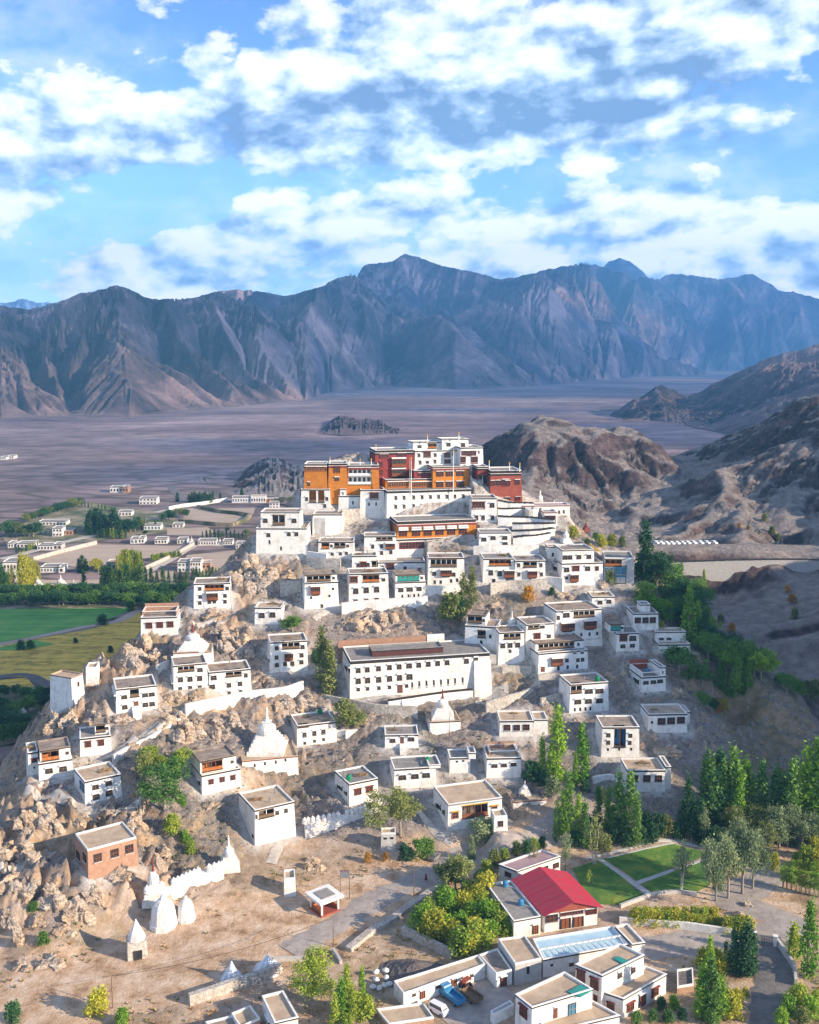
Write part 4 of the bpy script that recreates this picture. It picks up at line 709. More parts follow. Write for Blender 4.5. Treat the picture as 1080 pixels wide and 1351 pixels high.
# ------------------------------------------------------------------ building helpers
def mesh_obj(name, verts, faces, mats, parent=None, mi=None, smooth=False, link=True):
    me = bpy.data.meshes.new(name); me.from_pydata([tuple(v) for v in verts], [], faces)
    for m in (mats if isinstance(mats, (list, tuple)) else [mats]): me.materials.append(m)
    if mi: me.polygons.foreach_set('material_index', mi)
    if smooth: me.polygons.foreach_set('use_smooth', [True] * len(faces))
    me.update(); o = bpy.data.objects.new(name, me)
    if link: COL.objects.link(o)
    if parent: o.parent = parent
    return o
class MB:
    """collects quads and boxes into one mesh"""
    def __init__(s): s.v = []; s.f = []; s.m = []
    def face(s, pts, m=0): n = len(s.v); s.v += [Vector(p) for p in pts]; s.f.append(list(range(n, n + len(pts)))); s.m.append(m)
    def hexa(s, b, t, m=0, top=True, bot=True):
        n = len(s.v); k = len(b); s.v += [Vector(p) for p in b] + [Vector(p) for p in t]
        for i in range(k): s.f.append([n + i, n + (i + 1) % k, n + k + (i + 1) % k, n + k + i]); s.m.append(m)
        if bot: s.f.append([n + i for i in range(k)][::-1]); s.m.append(m)
        if top: s.f.append([n + k + i for i in range(k)]); s.m.append(m)
    def box(s, x0, x1, y0, y1, z0, z1, m=0, tx=0.0, ty=0.0):
        s.hexa([(x0, y0, z0), (x1, y0, z0), (x1, y1, z0), (x0, y1, z0)], [(x0 + tx, y0 + ty, z1), (x1 - tx, y0 + ty, z1), (x1 - tx, y1 - ty, z1), (x0 + tx, y1 - ty, z1)], m)
    def bar(s, p, q, r, n=6, m=0, r2=None):
        p, q = Vector(p), Vector(q); d = (q - p).normalized(); a = d.orthogonal().normalized(); b = d.cross(a); r2 = r if r2 is None else r2
        c = [(math.cos(i * 2 * math.pi / n), math.sin(i * 2 * math.pi / n)) for i in range(n)]
        s.hexa([p + (a * x + b * y) * r for x, y in c], [q + (a * x + b * y) * r2 for x, y in c], m)
    def lathe(s, prof, n=14, c=(0, 0), m=0, sq=False):
        rings = []
        for r, z in prof:
            k = 4 if sq else n; off = math.pi / 4 if sq else 0; rr = r * 1.4142 if sq else r
            rings.append([Vector((c[0] + rr * math.cos(off + i * 2 * math.pi / k), c[1] + rr * math.sin(off + i * 2 * math.pi / k), z)) for i in range(k)])
        base = len(s.v); k = len(rings[0])
        for rg in rings: s.v += rg
        for j in range(len(rings) - 1):
            for i in range(k): s.f.append([base + j * k + i, base + j * k + (i + 1) % k, base + (j + 1) * k + (i + 1) % k, base + (j + 1) * k + i]); s.m.append(m)
        s.f.append([base + i for i in range(k)][::-1]); s.m.append(m); s.f.append([base + (len(rings) - 1) * k + i for i in range(k)]); s.m.append(m)
    def build(s, name, mats, parent=None, off=(0, 0, 0), smooth=False, link=True):
        o = Vector(off); return mesh_obj(name, [v - o for v in s.v], s.f, mats, parent, s.m, smooth, link)
def thing(name, label, cat, loc, group=None, rz=0.0):
    o = bpy.data.objects.new(name, None); COL.objects.link(o); o.location = loc; o.rotation_euler = (0, 0, rz); o.empty_display_size = 0.5
    o['label'] = label; o['category'] = cat
    if group: o['group'] = group
    return o
def tag(o, label, cat, group=None, loc=None):
    o['label'] = label; o['category'] = cat
    if group: o['group'] = group
    if loc is not None: o.location = loc
    return o
def clone(root, loc, rz=0.0, sc=None, label=None, group=None):
    """a copy of a thing with copies of its parts and their sub-parts"""
    r = root.copy(); COL.objects.link(r); r.location = loc; r.rotation_euler = (0, 0, rz)
    if sc is not None: r.scale = sc if hasattr(sc, '__len__') else (sc,) * 3
    if label: r['label'] = label
    if group: r['group'] = group
    for ch in list(root.children):
        c = ch.copy(); COL.objects.link(c); c.parent = r
        for g in list(ch.children):
            d = g.copy(); COL.objects.link(d); d.parent = c
    return r
# ---- windows: unit meshes, x along the wall, y out of the wall, z up
WM = {}
def wmesh(kind):
    if kind in WM: return WM[kind]
    fr, ln, pn = MB(), MB(), MB()
    def ring(o0, o1, i, z0, z1, iz0, iz1, d, m=0):       # trapezoid surround: half widths at bottom and top
        fr.hexa([(-o0, 0, z0), (-i, 0, z0), (-i, d, z0), (-o0, d, z0)], [(-o1, 0, z1), (-i, 0, z1), (-i, d, z1), (-o1, d, z1)], m)
        fr.hexa([(i, 0, z0), (o0, 0, z0), (o0, d, z0), (i, d, z0)], [(i, 0, z1), (o1, 0, z1), (o1, d, z1), (i, d, z1)], m)
        fr.box(-i, i, 0, d, z0, iz0, m); fr.box(-i, i, 0, d, iz1, z1, m)
    def panes(i, z0, z1, nx, nz, t=0.035, y=0.02, rows=()):
        pn.face([(-i, y, z0), (i, y, z0), (i, y, z1), (-i, y, z1)], 0)
        for k in range(nx + 1):
            x = -i + 2 * i * k / nx; pn.box(max(x - t, -i), min(x + t, i), y + 0.005, y + 0.05, z0, z1, 1)
        for k in range(nz + 1):
            z = z0 + (z1 - z0) * k / nz; pn.box(-i, i, y + 0.006, y + 0.045, max(z - t, z0), min(z + t, z1), 1)
    mats = [BLACK, WOOD, GLASS]
    if kind == 'w': ring(.50, .42, .30, -.5, .34, -.42, .28, .10); ln.box(-.56, .56, 0, .34, .36, .44); ln.box(-.5, .5, 0, .26, .44, .52); panes(.30, -.42, .28, 2, 2); mats = [BLACK, PLAST, WOODB]
    elif kind == 'm': ring(.50, .46, .42, -.5, .40, -.44, .36, .12); ln.box(-.55, .55, 0, .30, .41, .50); panes(.42, -.44, .36, 4, 2, .022); mats = [MAROON, MAROON, WOOD]
    elif kind == 'W': ring(.50, .50, .45, -.5, .5, -.45, .44, .10); ln.box(-.56, .56, 0, .22, -.58, -.5); panes(.45, -.45, .44, 3, 2, .025); mats = [BLACK, CONC, WOOD]
    elif kind == 's': ring(.50, .42, .30, -.5, .5, -.45, .45, .06); ln.box(-.5, .5, 0, .12, .5, .58); panes(.30, -.45, .45, 1, 1, .02); mats = [BLACK, PLAST, BLACK]
    elif kind == 'd': ring(.50, .46, .36, -.5, .42, -.5, .36, .12); ln.box(-.55, .55, 0, .32, .43, .52); pn.box(-.36, .36, .01, .06, -.5, .36, 1); pn.box(-.02, .02, .06, .09, -.5, .36, 0); mats = [BLACK, PLAST, WOOD]
    elif kind == 'y': ring(.50, .44, .34, -.5, .28, -.42, .22, .10); ln.box(-.56, .56, 0, .34, .30, .40); panes(.34, -.42, .22, 2, 2); mats = [WOOD, GOLD, WOOD]
    elif kind == 'o': ring(.50, .46, .38, -.5, .36, -.42, .30, .10); ln.box(-.56, .56, 0, .30, .38, .47); panes(.38, -.42, .30, 3, 2, .03); mats = [BLACK, PLAST, MAROON]
    elif kind == 'h': ring(.50, .48, .42, -.5, .40, -.44, .36, .12); ln.box(-.62, .62, 0, .85, .44, .62); ln.box(-.60, .60, 0, .70, .70, .88); panes(.42, -.44, .36, 4, 2, .03); mats = [BLACK, PLAST, MAROON]
    elif kind == 'M': ring(.50, .50, .47, -.5, .5, -.42, .42, .14); ln.box(-.51, .51, 0, .22, .5, .58); panes(.47, -.42, .42, 8, 2, .014); mats = [MAROON, PLAST, MAROON]
    elif kind == 'G': ring(.50, .50, .48, -.5, .5, -.36, .42, .14); ln.box(-.52, .52, 0, .35, .5, .62); panes(.48, -.36, .42, 12, 1, .012); mats = [WOODO, PLAST, WOODO]
    elif kind == 'B': ring(.50, .50, .46, -.5, .5, -.46, .46, .08); ln.box(-.54, .54, 0, .2, -.56, -.5); panes(.46, -.46, .46, 2, 2, .03); mats = [BLACK, CONC, STEEL]
    g = GLASSB if kind == 'B' else GLASS
    out = []
    for mb, nm, mm in ((fr, 'window_frame', [mats[0]]), (ln, 'lintel', [mats[1]]), (pn, 'pane', [g, mats[2]])):
        o = mb.build(nm, mm, link=False); out.append(o.data); bpy.data.objects.remove(o)
    WM[kind] = out; return out
def child(name, me, parent, M=None):
    o = bpy.data.objects.new(name, me); COL.objects.link(o); o.parent = parent
    if M is not None: o.matrix_basis = M
    return o
class Shell:
    """walls with battered faces over a four cornered plan, with recesses cut where loggias are"""
    def __init__(s, root, org, foot, z0, z1, found, batter=0.035):
        s.root, s.org, s.z0, s.z1, s.found = root, Vector(org), z0, z1, found
        f = [np.array(p, float) for p in foot]; s.A = f; s.n = len(f); s.h = z1 - z0
        s.out = []
        for i in range(s.n):
            e = f[(i + 1) % s.n] - f[i]; e /= np.hypot(*e); s.out.append(np.array((e[1], -e[0])))
        s.batter = batter; s.holes = {i: [] for i in range(s.n)}
    def corner(s, i, z):
        o1, o2 = s.out[i - 1], s.out[i]; k = 1 + float(o1 @ o2); d = (o1 + o2) / max(k, .3); return s.A[i] - d * s.batter * (z - s.z0)
    def at(s, i, t, z, off=0.0):
        p = s.corner(i, z) * (1 - t) + s.corner((i + 1) % s.n, z) * t + s.out[i] * off; return Vector((p[0], p[1], z)) - s.org
    def px(s, i, u, v):
        d = raydir(u, v); a, b = s.A[i], s.A[(i + 1) % s.n]; e = b - a
        M = np.array(((-e[0], d[0]), (-e[1], 1.0))); t, y = np.linalg.solve(M, a); return t, HC + d[2] * y, y
    def rect(s, i, Z, r):
        c = [s.px(i, *uv(Z, *p)) for p in ((r[0], (r[1] + r[3]) / 2), (r[2], (r[1] + r[3]) / 2), ((r[0] + r[2]) / 2, r[1]), ((r[0] + r[2]) / 2, r[3]))]
        t0, t1 = c[0][0], c[1][0]; za, zb = c[3][1], c[2][1]; return t0, t1, za, zb
    def matrix(s, i, t, z, w, h, dep=1.0, off=0.0):
        e = s.A[(i + 1) % s.n] - s.A[i]; e = Vector((*(e / np.hypot(*e)), 0)); o = Vector((*s.out[i], 0)); p = s.at(i, t, z, off)
        return Matrix(((e.x * w, o.x * dep, 0, p.x), (e.y * w, o.y * dep, 0, p.y), (0, -s.batter * dep * 0, h, p.z), (0, 0, 0, 1)))
    def window(s, kind, i, t, z, w, h):
        fr, ln, pn = wmesh(kind); dep = min(max(min(w, h), 0.8), 1.5)
        nm = 'door' if kind == 'd' else 'window'
        o = child(nm, fr, s.root, s.matrix(i, t, z, w, h, dep)); child('lintel', ln, o); child('door_leaf' if kind == 'd' else 'pane', pn, o); return o
    def walls(s, material, name='wall'):
        mb = MB()
        for i in range(s.n):
            ts = sorted({0.0, 1.0, *[x for h in s.holes[i] for x in h[:2]]}); zs = sorted({s.z0, s.z1, *[x for h in s.holes[i] for x in h[2:4]]})
            for a, b in zip(ts[:-1], ts[1:]):
                for c, d in zip(zs[:-1], zs[1:]):
                    m = ((a + b) / 2, (c + d) / 2)
                    if any(h[0] < m[0] < h[1] and h[2] < m[1] < h[3] for h in s.holes[i]): continue
                    mb.face([s.at(i, a, c), s.at(i, b, c), s.at(i, b, d), s.at(i, a, d)])
            mb.face([s.at(i, 0, s.z0 - s.found), s.at(i, 1, s.z0 - s.found), s.at(i, 1, s.z0), s.at(i, 0, s.z0)])
        return mb.build(name, material, s.root)
    def ringband(s, z0, z1, out, inn, b0=None):
        mb = MB()
        for i in range(s.n):
            j = (i + 1) % s.n
            def c(k, z, d):
                o1, o2 = s.out[k - 1], s.out[k]; kk = (o1 + o2) / max(1 + float(o1 @ o2), .3); p = s.corner(k, min(z, s.z1)) + kk * d; return Vector((p[0], p[1], z)) - s.org
            mb.hexa([c(i, z0, out), c(j, z0, out), c(j, z0, -inn), c(i, z0, -inn)], [c(i, z1, out), c(j, z1, out), c(j, z1, -inn), c(i, z1, -inn)])
        return mb
    def roof(s, material, z=None, inset=0.19):
        z = s.z1 - 0.28 if z is None else z; pts = []
        for k in range(s.n):
            o1, o2 = s.out[k - 1], s.out[k]; kk = (o1 + o2) / max(1 + float(o1 @ o2), .3); p = s.corner(k, s.z1) - kk * inset; pts.append(Vector((p[0], p[1], z)) - s.org)
        mb = MB(); mb.hexa([p - Vector((0, 0, .25)) for p in pts], pts); return mb.build('roof', material, s.root)
    def recess(s, i, r, kind, depth):
        """the open gallery behind a hole: rooms, posts, a beam above and a railing below"""
        t0, t1, z0, z1 = r; e = s.A[(i + 1) % s.n] - s.A[i]; L = float(np.hypot(*e)); wdt = (t1 - t0) * L
        P = lambda t, z, d: s.at(i, t, z, d)
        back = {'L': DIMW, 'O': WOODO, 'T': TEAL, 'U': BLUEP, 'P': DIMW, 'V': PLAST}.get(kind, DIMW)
        mb = MB(); g = -0.02
        mb.face([P(t0, z0, -depth), P(t1, z0, -depth), P(t1, z1, -depth), P(t0, z1, -depth)], 0)
        mb.face([P(t0, z0, g), P(t1, z0, g), P(t1, z0, -depth), P(t0, z0, -depth)], 1); mb.face([P(t0, z1, -depth), P(t1, z1, -depth), P(t1, z1, g), P(t0, z1, g)], 1)
        mb.face([P(t0, z0, g), P(t0, z0, -depth), P(t0, z1, -depth), P(t0, z1, g)], 0); mb.face([P(t1, z0, -depth), P(t1, z0, g), P(t1, z1, g), P(t1, z1, -depth)], 0)
        n = max(1, int(wdt / 1.5))
        for k in range(n):                               # doors and windows of the room behind
            a = t0 + (t1 - t0) * (k + .22) / n; b = t0 + (t1 - t0) * (k + .78) / n; zz = z0 + (z1 - z0) * (.0 if k % 2 else .3)
            mb.face([P(a, zz, -depth + .04), P(b, zz, -depth + .04), P(b, z0 + (z1 - z0) * .8, -depth + .04), P(a, z0 + (z1 - z0) * .8, -depth + .04)], 2)
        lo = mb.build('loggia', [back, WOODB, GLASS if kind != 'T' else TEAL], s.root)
        def prism(a, b, c, d, d0, d1, nm, m): q = MB(); q.hexa([P(a, c, d0), P(b, c, d0), P(b, c, d1), P(a, c, d1)][::-1], [P(a, d, d0), P(b, d, d0), P(b, d, d1), P(a, d, d1)][::-1]); return q.build(nm, m, lo)
        hh = z1 - z0; ee = .12 / L
        prism(t0 - ee, t1 + ee, z1 - hh * .02, z1 + .16, .22, -.15, 'beam', WOODB if kind not in 'VP' else (PLAST if kind == 'V' else GOLD))
        prism(t0 - ee, t1 + ee, z0 - .12, z0 + .02, .3, -.1, 'sill', BLACK)
        if kind != 'U': prism(t0, t1, z0 + .02, z0 + min(hh * .36, .9), .02, -.06, 'railing', {'V': PLAST, 'O': WOODO, 'T': TEAL, 'P': WOOD}.get(kind, WOODB))
        for k in range(1, n): prism(t0 + (t1 - t0) * k / n - .07 / L, t0 + (t1 - t0) * k / n + .07 / L, z0, z1, -.03, -.17, 'post', PLAST if kind in 'VL' else WOOD)
        if kind == 'T':
            for k in range(n): prism(t0 + (t1 - t0) * (k + .06) / n, t0 + (t1 - t0) * (k + .94) / n, z0 + .02, z1 - .1, -.1, -.16, 'board', TEAL)
        return lo
    def balcony(s, i, r, mats=(WOOD, PLAST)):
        t0, t1, z0, z1 = r; L = float(np.hypot(*(s.A[(i + 1) % s.n] - s.A[i]))); w = (t1 - t0) * L; h = z1 - z0; d = min(.9, max(.35, w * .4))
        M = s.matrix(i, (t0 + t1) / 2, z0, 1, 1)
        b = MB(); x = w / 2; b.box(-x, x, -.05, d, 0, h * .34); b.box(-x, x, -.05, d, h * .80, h * .88)
        for k in range(6): q = -x + .06 + (w - .12) * k / 5; b.box(q - .05, q + .05, d - .12, d - .02, h * .34, h * .80)
        b.box(-x, -x + .08, -.05, d - .12, h * .34, h * .80); b.box(x - .08, x, -.05, d - .12, h * .34, h * .80)
        o = b.build('balcony', [mats[0]], s.root); o.matrix_basis = M
        q = MB(); q.face([(-x + .08, d - .14, h * .34), (x - .08, d - .14, h * .34), (x - .08, d - .14, h * .8), (-x + .08, d - .14, h * .8)]); q.build('pane', [GLASS], o)
        q = MB(); q.box(-x - .15, x + .15, -.05, d + .2, h * .88, h * .93, 0); q.box(-x - .08, x + .08, -.05, d + .1, h * .93, h, 0); q.build('canopy', [mats[1]], o)
        q = MB(); q.hexa([(-x * .6, -.05, -h * .22), (x * .6, -.05, -h * .22), (x * .6, .05, -h * .22), (-x * .6, .05, -h * .22)], [(-x, -.05, 0), (x, -.05, 0), (x, d, 0), (-x, d, 0)]); q.build('bracket', [BLACK], o); return o
    def features(s, i, Z, feats, maxd=2.4):
        for f in feats:
            t0, t1, za, zb = s.rect(i, Z, f[1:])
            if t0 > t1: t0, t1 = t1, t0
            t0, t1 = max(t0, .012), min(t1, .988); zb = min(zb, s.z1 - .28); za = max(za, s.z0 + .02)
            if t1 - t0 < .004 or zb - za < .12: continue
            L = float(np.hypot(*(s.A[(i + 1) % s.n] - s.A[i]))); w = (t1 - t0) * L
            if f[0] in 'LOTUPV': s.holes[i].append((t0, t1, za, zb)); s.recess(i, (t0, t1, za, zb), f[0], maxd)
            elif f[0] == 'b': s.balcony(i, (t0, t1, za, zb))
            else: s.window(f[0], i, (t0 + t1) / 2, (za + zb) / 2, w, zb - za)
    def crown(s, trim, coping=PLAST, band=.42, cap=.11):
        if trim is not None: s.ringband(s.z1 - band, s.z1 - .02, .07, -.0).build('cornice', [trim], s.root)
        s.ringband(s.z1 - .02 if trim else s.z1 - .3, s.z1 + cap, .10 if trim else .0, .22).build('coping', [coping], s.root)
        if trim is not None: s.ringband(s.z1 - .5, s.z1 - .021, -.003, .2).build('parapet', [coping], s.root)
WALLS = {None: WHITE, 'o': OCHRE, 'ow': OCHRE, 'r': BRICKR, 'cr': CRIM, 'c': CONC, 'brick': BRICK}
ROOFS = {None: ROOF, 'g': ROOFG, 't': ROOFT, 'o': ROOFT, 'm': PURPLE}
TRIMS = {'black': BLACK, 'maroon': MAROON, 'grey': STEEL, None: None}
def sub(f, s0, s1, t0, t1):
    q = lambda s, t: (f[0] * (1 - s) + f[1] * s) * (1 - t) + (f[3] * (1 - s) + f[2] * s) * t
    return [q(s0, t0), q(s1, t0), q(s1, t1), q(s0, t1)]
def build_house(h):
    org = (*(sum(h.foot) / 4), h.z0); root = thing(h.name, h.label, h.cat, org, h.group)
    sh = Shell(root, org, h.foot, h.z0, h.z1, h.found); d = min(2.2, h.depth * .3)
    ow = h.wall == 'ow'; sh.features(0, h.Z, [f for f in h.feats if not (ow and f[0] == 'M')], d)
    if h.sideL: sh.features(3, h.Z, h.sideL, d)
    w = sh.walls(WALLS[h.wall]); trim = TRIMS[h.trim]
    if h.par: sh.crown(trim, band=h.band)
    elif trim: sh.crown(trim, ROOFT, band=.25, cap=.1)
    if h.cat == 'temple' and (h.z1 - h.z0) > 5:          # the brushwood frieze under the eaves
        sh.ringband(h.z1 - h.band - .95, h.z1 - h.band - .25, .05, -.0).build('frieze', [MAROON if h.wall in ('o', 'ow') else BLACK], root); sh.ringband(h.z1 - h.band - .25, h.z1 - h.band - .12, .12, 0).build('frieze_ledge', [PLAST], root)
    rf = sh.roof(ROOFS[h.roof])
    if h.wall == 'ow':                                   # the maroon lower storey stands under its own cornice on a white base
        zc = h.z0 + (h.z1 - h.z0) * .45
        b = Shell(root, org, h.foot, h.z0, zc, h.found, .02); b.A = [a + (sh.out[k] + sh.out[k - 1]) * .12 for k, a in enumerate(b.A)]
        b.features(0, h.Z, [f for f in h.feats if f[0] == 'M']); b.walls(WHITE, 'base_wall'); sh.z1, t = zc + .5, sh.z1; sh.batter = 0.0
        sh.ringband(zc - .05, zc + .45, .35, 0).build('cornice', [BLACK], root); sh.ringband(zc + .45, zc + .62, .42, 0).build('coping', [PLAST], root); sh.z1 = t
    for a in h.adds:
        k = a[0]
        if k == 'steps':
            mb = MB(); t = a[1]; n = 6; hh = a[2]
            for j in range(n): 
                p = [sh.at(0, t - .10, h.z0, .02 + j * .42), sh.at(0, t + .10, h.z0, .02 + j * .42), sh.at(0, t + .10, h.z0, .02 + (j + 1) * .42), sh.at(0, t - .10, h.z0, .02 + (j + 1) * .42)]
                up = Vector((0, 0, hh * (n - j) / n * .75)); mb.hexa([q - Vector((0, 0, 2.5)) for q in p][::-1], [q + up for q in p][::-1])
            mb.build('steps', [WHITE], root); continue
        hh = a[5]; base = h.z1 - .26
        f = sub([sh.corner(k2, h.z1) for k2 in range(4)], *a[1:5]) if k != 'side' and k != 'back' else sub(h.foot, *a[1:5])
        if k == 'side': s2 = Shell(root, org, f, h.z0, h.z1 + hh, h.found)
        elif k == 'back': s2 = Shell(root, org, f, h.z0, h.z1 + hh, h.found)
        elif k == 'clere':
            s2 = Shell(root, org, f, base, base + hh, 0, 0)
            s2.walls(mat('dark_frieze', (0.075, 0.03, 0.028), (0.11, 0.045, 0.04), 1.5), 'clerestory_wall'); s2.crown(BLACK, ROOFG, .35, .12); s2.roof(ROOFG); continue
        else: s2 = Shell(root, org, f, base, base + hh, 0, .02)
        if k in ('block', 'side', 'back'):
            wins = a[6] if len(a) > 6 else []; L = float(np.hypot(*(s2.A[1] - s2.A[0])))
            if len(a) > 8: s2.holes[0].append((.45, .72, base + hh * .25, base + hh * .8)); s2.recess(0, (.45, .72, base + hh * .25, base + hh * .8), 'O', 1.2); wins = [x for x in wins if not .40 < x[0] < .77]
            if len(a) > 7 and a[7]: r = (a[7][0], a[7][1], base + hh * .2, base + hh * .82); s2.holes[0].append(r); s2.recess(0, r, 'L', 1.6); wins = [x for x in wins if not r[0] - .05 < x[0] < r[1] + .05]
            for t, zf in wins: s2.window('w', 0, t, s2.z0 + (s2.z1 - s2.z0) * zf, min(1.5, L * .2), min(1.7, s2.h * .4))
            s2.walls(WALLS[h.wall] if h.wall != 'ow' else WHITE); s2.crown(trim, band=min(.35, s2.h * .2)); s2.roof(ROOFS[h.roof])
            if not wins and s2.h > 2 and L > 2 and k != 'back': s2.features(0, h.Z, ())
        elif k == 'loft':                                # an upper storey open to the front under a flat roof
            kind = a[6] if len(a) > 6 else 'L'; r = (.06, .80, base + hh * .22, base + hh * .86)
            if kind == 'O': r = (.05, .62, base + hh * .15, base + hh * .86)
            s2.holes[0].append(r); s2.recess(0, r, kind, min(2.4, h.depth * .35)); s2.window('w', 0, .89, base + hh * .55, .8, 1.0)
            s2.walls(WHITE); s2.crown(BLACK, ROOF, .3, .1); s2.roof(ROOF)
        elif k == 'terrace':                             # low walls round an open roof terrace
            for e, (b0, b1) in ((1, (0, 1)), (2, (0, 1)), (3, (0, 1))):
                p, q = s2.corner(e, base), s2.corner((e + 1) % 4, base); o = s2.out[e]; mb = MB()
                pts = [p, q, q - o * .3, p - o * .3]; L3 = lambda z: [Vector((x[0], x[1], z)) - s2.org for x in pts]
                mb.hexa(L3(base), L3(base + hh * (.55 if e != 2 else 1))); mb.build('terrace_wall', [BRICKR if len(a) > 6 and e == 2 else (WHITE if len(a) > 6 else BRICK)], root)
            s2.ringband(base + hh - .02 if False else base + hh * .55 + .001, base + hh * .55 + .12, .05, .36).build('terrace_coping', [PLAST], root)
    return root
HROOT = {}
for h in HOUSES: HROOT[h.label] = build_house(h)
# ------------------------------------------------------------------ sheets laid on the ground: roads, paths, lawns, fields
def drape(name, pl, material, lift=0.05, res=2.0, kind='structure'):
    bm = bmesh.new(); bm.faces.new([bm.verts.new((p[0], p[1], 0)) for p in pl]); bm.normal_update()
    if bm.faces[:][0].normal.z < 0: bmesh.ops.reverse_faces(bm, faces=bm.faces[:])
    a = np.array(pl); 
    for ax, no in ((0, (1, 0, 0)), (1, (0, 1, 0))):
        for c in np.arange(a[:, ax].min() + res, a[:, ax].max(), res):
            co = [0, 0, 0]; co[ax] = c; bmesh.ops.bisect_plane(bm, geom=bm.verts[:] + bm.edges[:] + bm.faces[:], plane_co=co, plane_no=no)
    for v in bm.verts: v.co.z = ground(v.co.x, v.co.y) + lift
    me = bpy.data.meshes.new(name); bm.to_mesh(me); me.materials.append(material); o = bpy.data.objects.new(name, me); COL.objects.link(o); o['kind'] = kind; return o
def smooth_line(pl, step):
    pl = [np.array(p, float) for p in pl]; out = []
    for i in range(len(pl) - 1):
        p0, p1, p2, p3 = pl[max(i - 1, 0)], pl[i], pl[i + 1], pl[min(i + 2, len(pl) - 1)]; n = max(2, int(np.hypot(*(p2 - p1)[:2]) / step))
        for k in range(n):
            t = k / n; out.append(.5 * (2 * p1 + (p2 - p0) * t + (2 * p0 - 5 * p1 + 4 * p2 - p3) * t * t + (3 * p1 - p0 - 3 * p2 + p3) * t ** 3))
    return out + [pl[-1]]
def ribbon(name, pl, w, material, lift=0.09, step=1.2, rag=0.15):
    L = smooth_line(pl, step); v = []; f = []; cols = 5
    for i, p in enumerate(L):
        d = L[min(i + 1, len(L) - 1)] - L[max(i - 1, 0)]; d = d[:2] / (np.hypot(*d[:2]) + 1e-6); n = np.array((-d[1], d[0])); ww = w * (1 + rag * (random.random() - .5) * 2)
        for k in range(cols):
            q = p[:2] + n * ww * (k / (cols - 1) - .5); v.append((q[0], q[1], ground(q[0], q[1]) + lift - (.1 if k in (0, cols - 1) else 0)))
    for i in range(len(L) - 1):
        for k in range(cols - 1): a = i * cols + k; f.append((a, a + cols, a + cols + 1, a + 1)[::-1])
    o = mesh_obj(name, v, f, material, smooth=True); o['kind'] = 'structure'; return o
def px(Z, *pts): return [hit(*uv(Z, *p))[:2] for p in pts]
ribbon('road', ROADS['main'][0][3:], 6.6, ROADG, .10, rag=.25)
ribbon('road', ROADS['gate'][0], 6.5, TARMAC, .10); ribbon('dirt_road', ROADS['court'][0], 9.5, ROADG, .07)
drape('lawn', px(ZS, (285, 870), (420, 828), (655, 1010), (545, 1062), (400, 1050), (330, 960)), LAWN, .08)
drape('lawn', px(ZS, (445, 824), (790, 742), (990, 790), (618, 938)), LAWN, .08)
drape('lawn', px(ZS, (634, 952), (985, 818), (985, 960), (900, 1000), (700, 1000)), LAWN, .08)
for pts, w in ((((425, 826), (540, 905), (690, 1010)), 1.4), (((610, 945), (800, 880), (985, 815)), 1.2), (((350, 822), (580, 765), (790, 728), (1000, 775)), 1.0), (((460, 818), (640, 775), (800, 742)), .8)):
    ribbon('garden_path', px(ZS, *pts), w, CONC, .13, rag=.05)
drape('courtyard', px(ZK, (300, 760), (420, 640), (600, 580), (720, 700), (620, 832), (400, 832)), ROADG, .06)
for Z, pts, w in ((ZC, ((0, 1015), (60, 945), (230, 855), (345, 792)), 2.0), (ZF, ((200, 700), (420, 640), (600, 545), (760, 430), (840, 370)), 1.6), (ZF, ((130, 735), (260, 770), (420, 825), (560, 835), (760, 815)), 1.8),
                  (ZH, ((580, 435), (545, 480), (510, 560)), 2.6), (ZI, ((350, 270), (430, 370), (520, 440)), 1.6), (ZF, ((0, 1140), (150, 1085), (330, 1050)), 2.2), (ZE, ((0, 560), (150, 520), (270, 450)), 3.0),
                  (ZE, ((270, 560), (390, 520)), 2.0), (ZA, ((380, 1030), (460, 980), (540, 950)), 2.0), (ZD, ((920, 520), (1000, 470), (1080, 440)), 3.0), (ZC, ((380, 330), (500, 318), (600, 275)), 1.4)):
    ribbon('footpath', px(Z, *pts), w, PATHW, .16, 1.0)
P0 = lambda Z, *pts: [PZ(*uv(Z, *p), 0)[:2] for p in pts]
drape('green_field', P0(ZV, (-60, 606), (180, 596), (470, 585), (478, 606), (330, 660), (-60, 735)), FGREEN, .10, 8)
drape('golden_field', P0(ZV, (-60, 745), (340, 672), (500, 612), (520, 690), (430, 790), (330, 840), (180, 880), (90, 845), (-60, 850)), FGOLD, .10, 8)
drape('golden_field', P0(ZV, (-40, 860), (95, 848), (125, 880), (-40, 895)), FGOLD, .10, 6)
drape('green_field', P0(ZV, (0, 742), (120, 715), (200, 730), (80, 750), (0, 752)), FGREEN, .16, 6)
ribbon('dirt_road', P0(ZV, (-60, 742), (150, 700), (300, 668), (420, 648), (490, 610)), 4.5, FBARE, .18, 5)
ribbon('field_ditch', P0(ZV, (-30, 850), (60, 838), (110, 842), (150, 862), (190, 880)), 5.0, GRAVEL, .17, 4)
drape('bare_field', P0(ZV2, (235, 862), (690, 748), (1300, 758), (1230, 830), (1000, 850), (700, 900), (520, 905)), FBARE, .10, 15)
drape('bare_field', P0(ZV3, (330, 352), (430, 338), (720, 410), (570, 468), (300, 430)), FBARE, .10, 15)
drape('bare_field', P0(ZV3, (200, 480), (460, 470), (520, 500), (440, 520), (200, 520)), FBARE, .10, 15)
drape('bare_field', P0(ZV3, (500, 350), (770, 345), (760, 385), (640, 390)), FBARE, .12, 15)
drape('bare_field', P0(ZV2, (0, 960), (330, 1000), (720, 1000), (1000, 960), (1250, 930), (1250, 1040), (0, 1070)), FBARE, .10, 15)
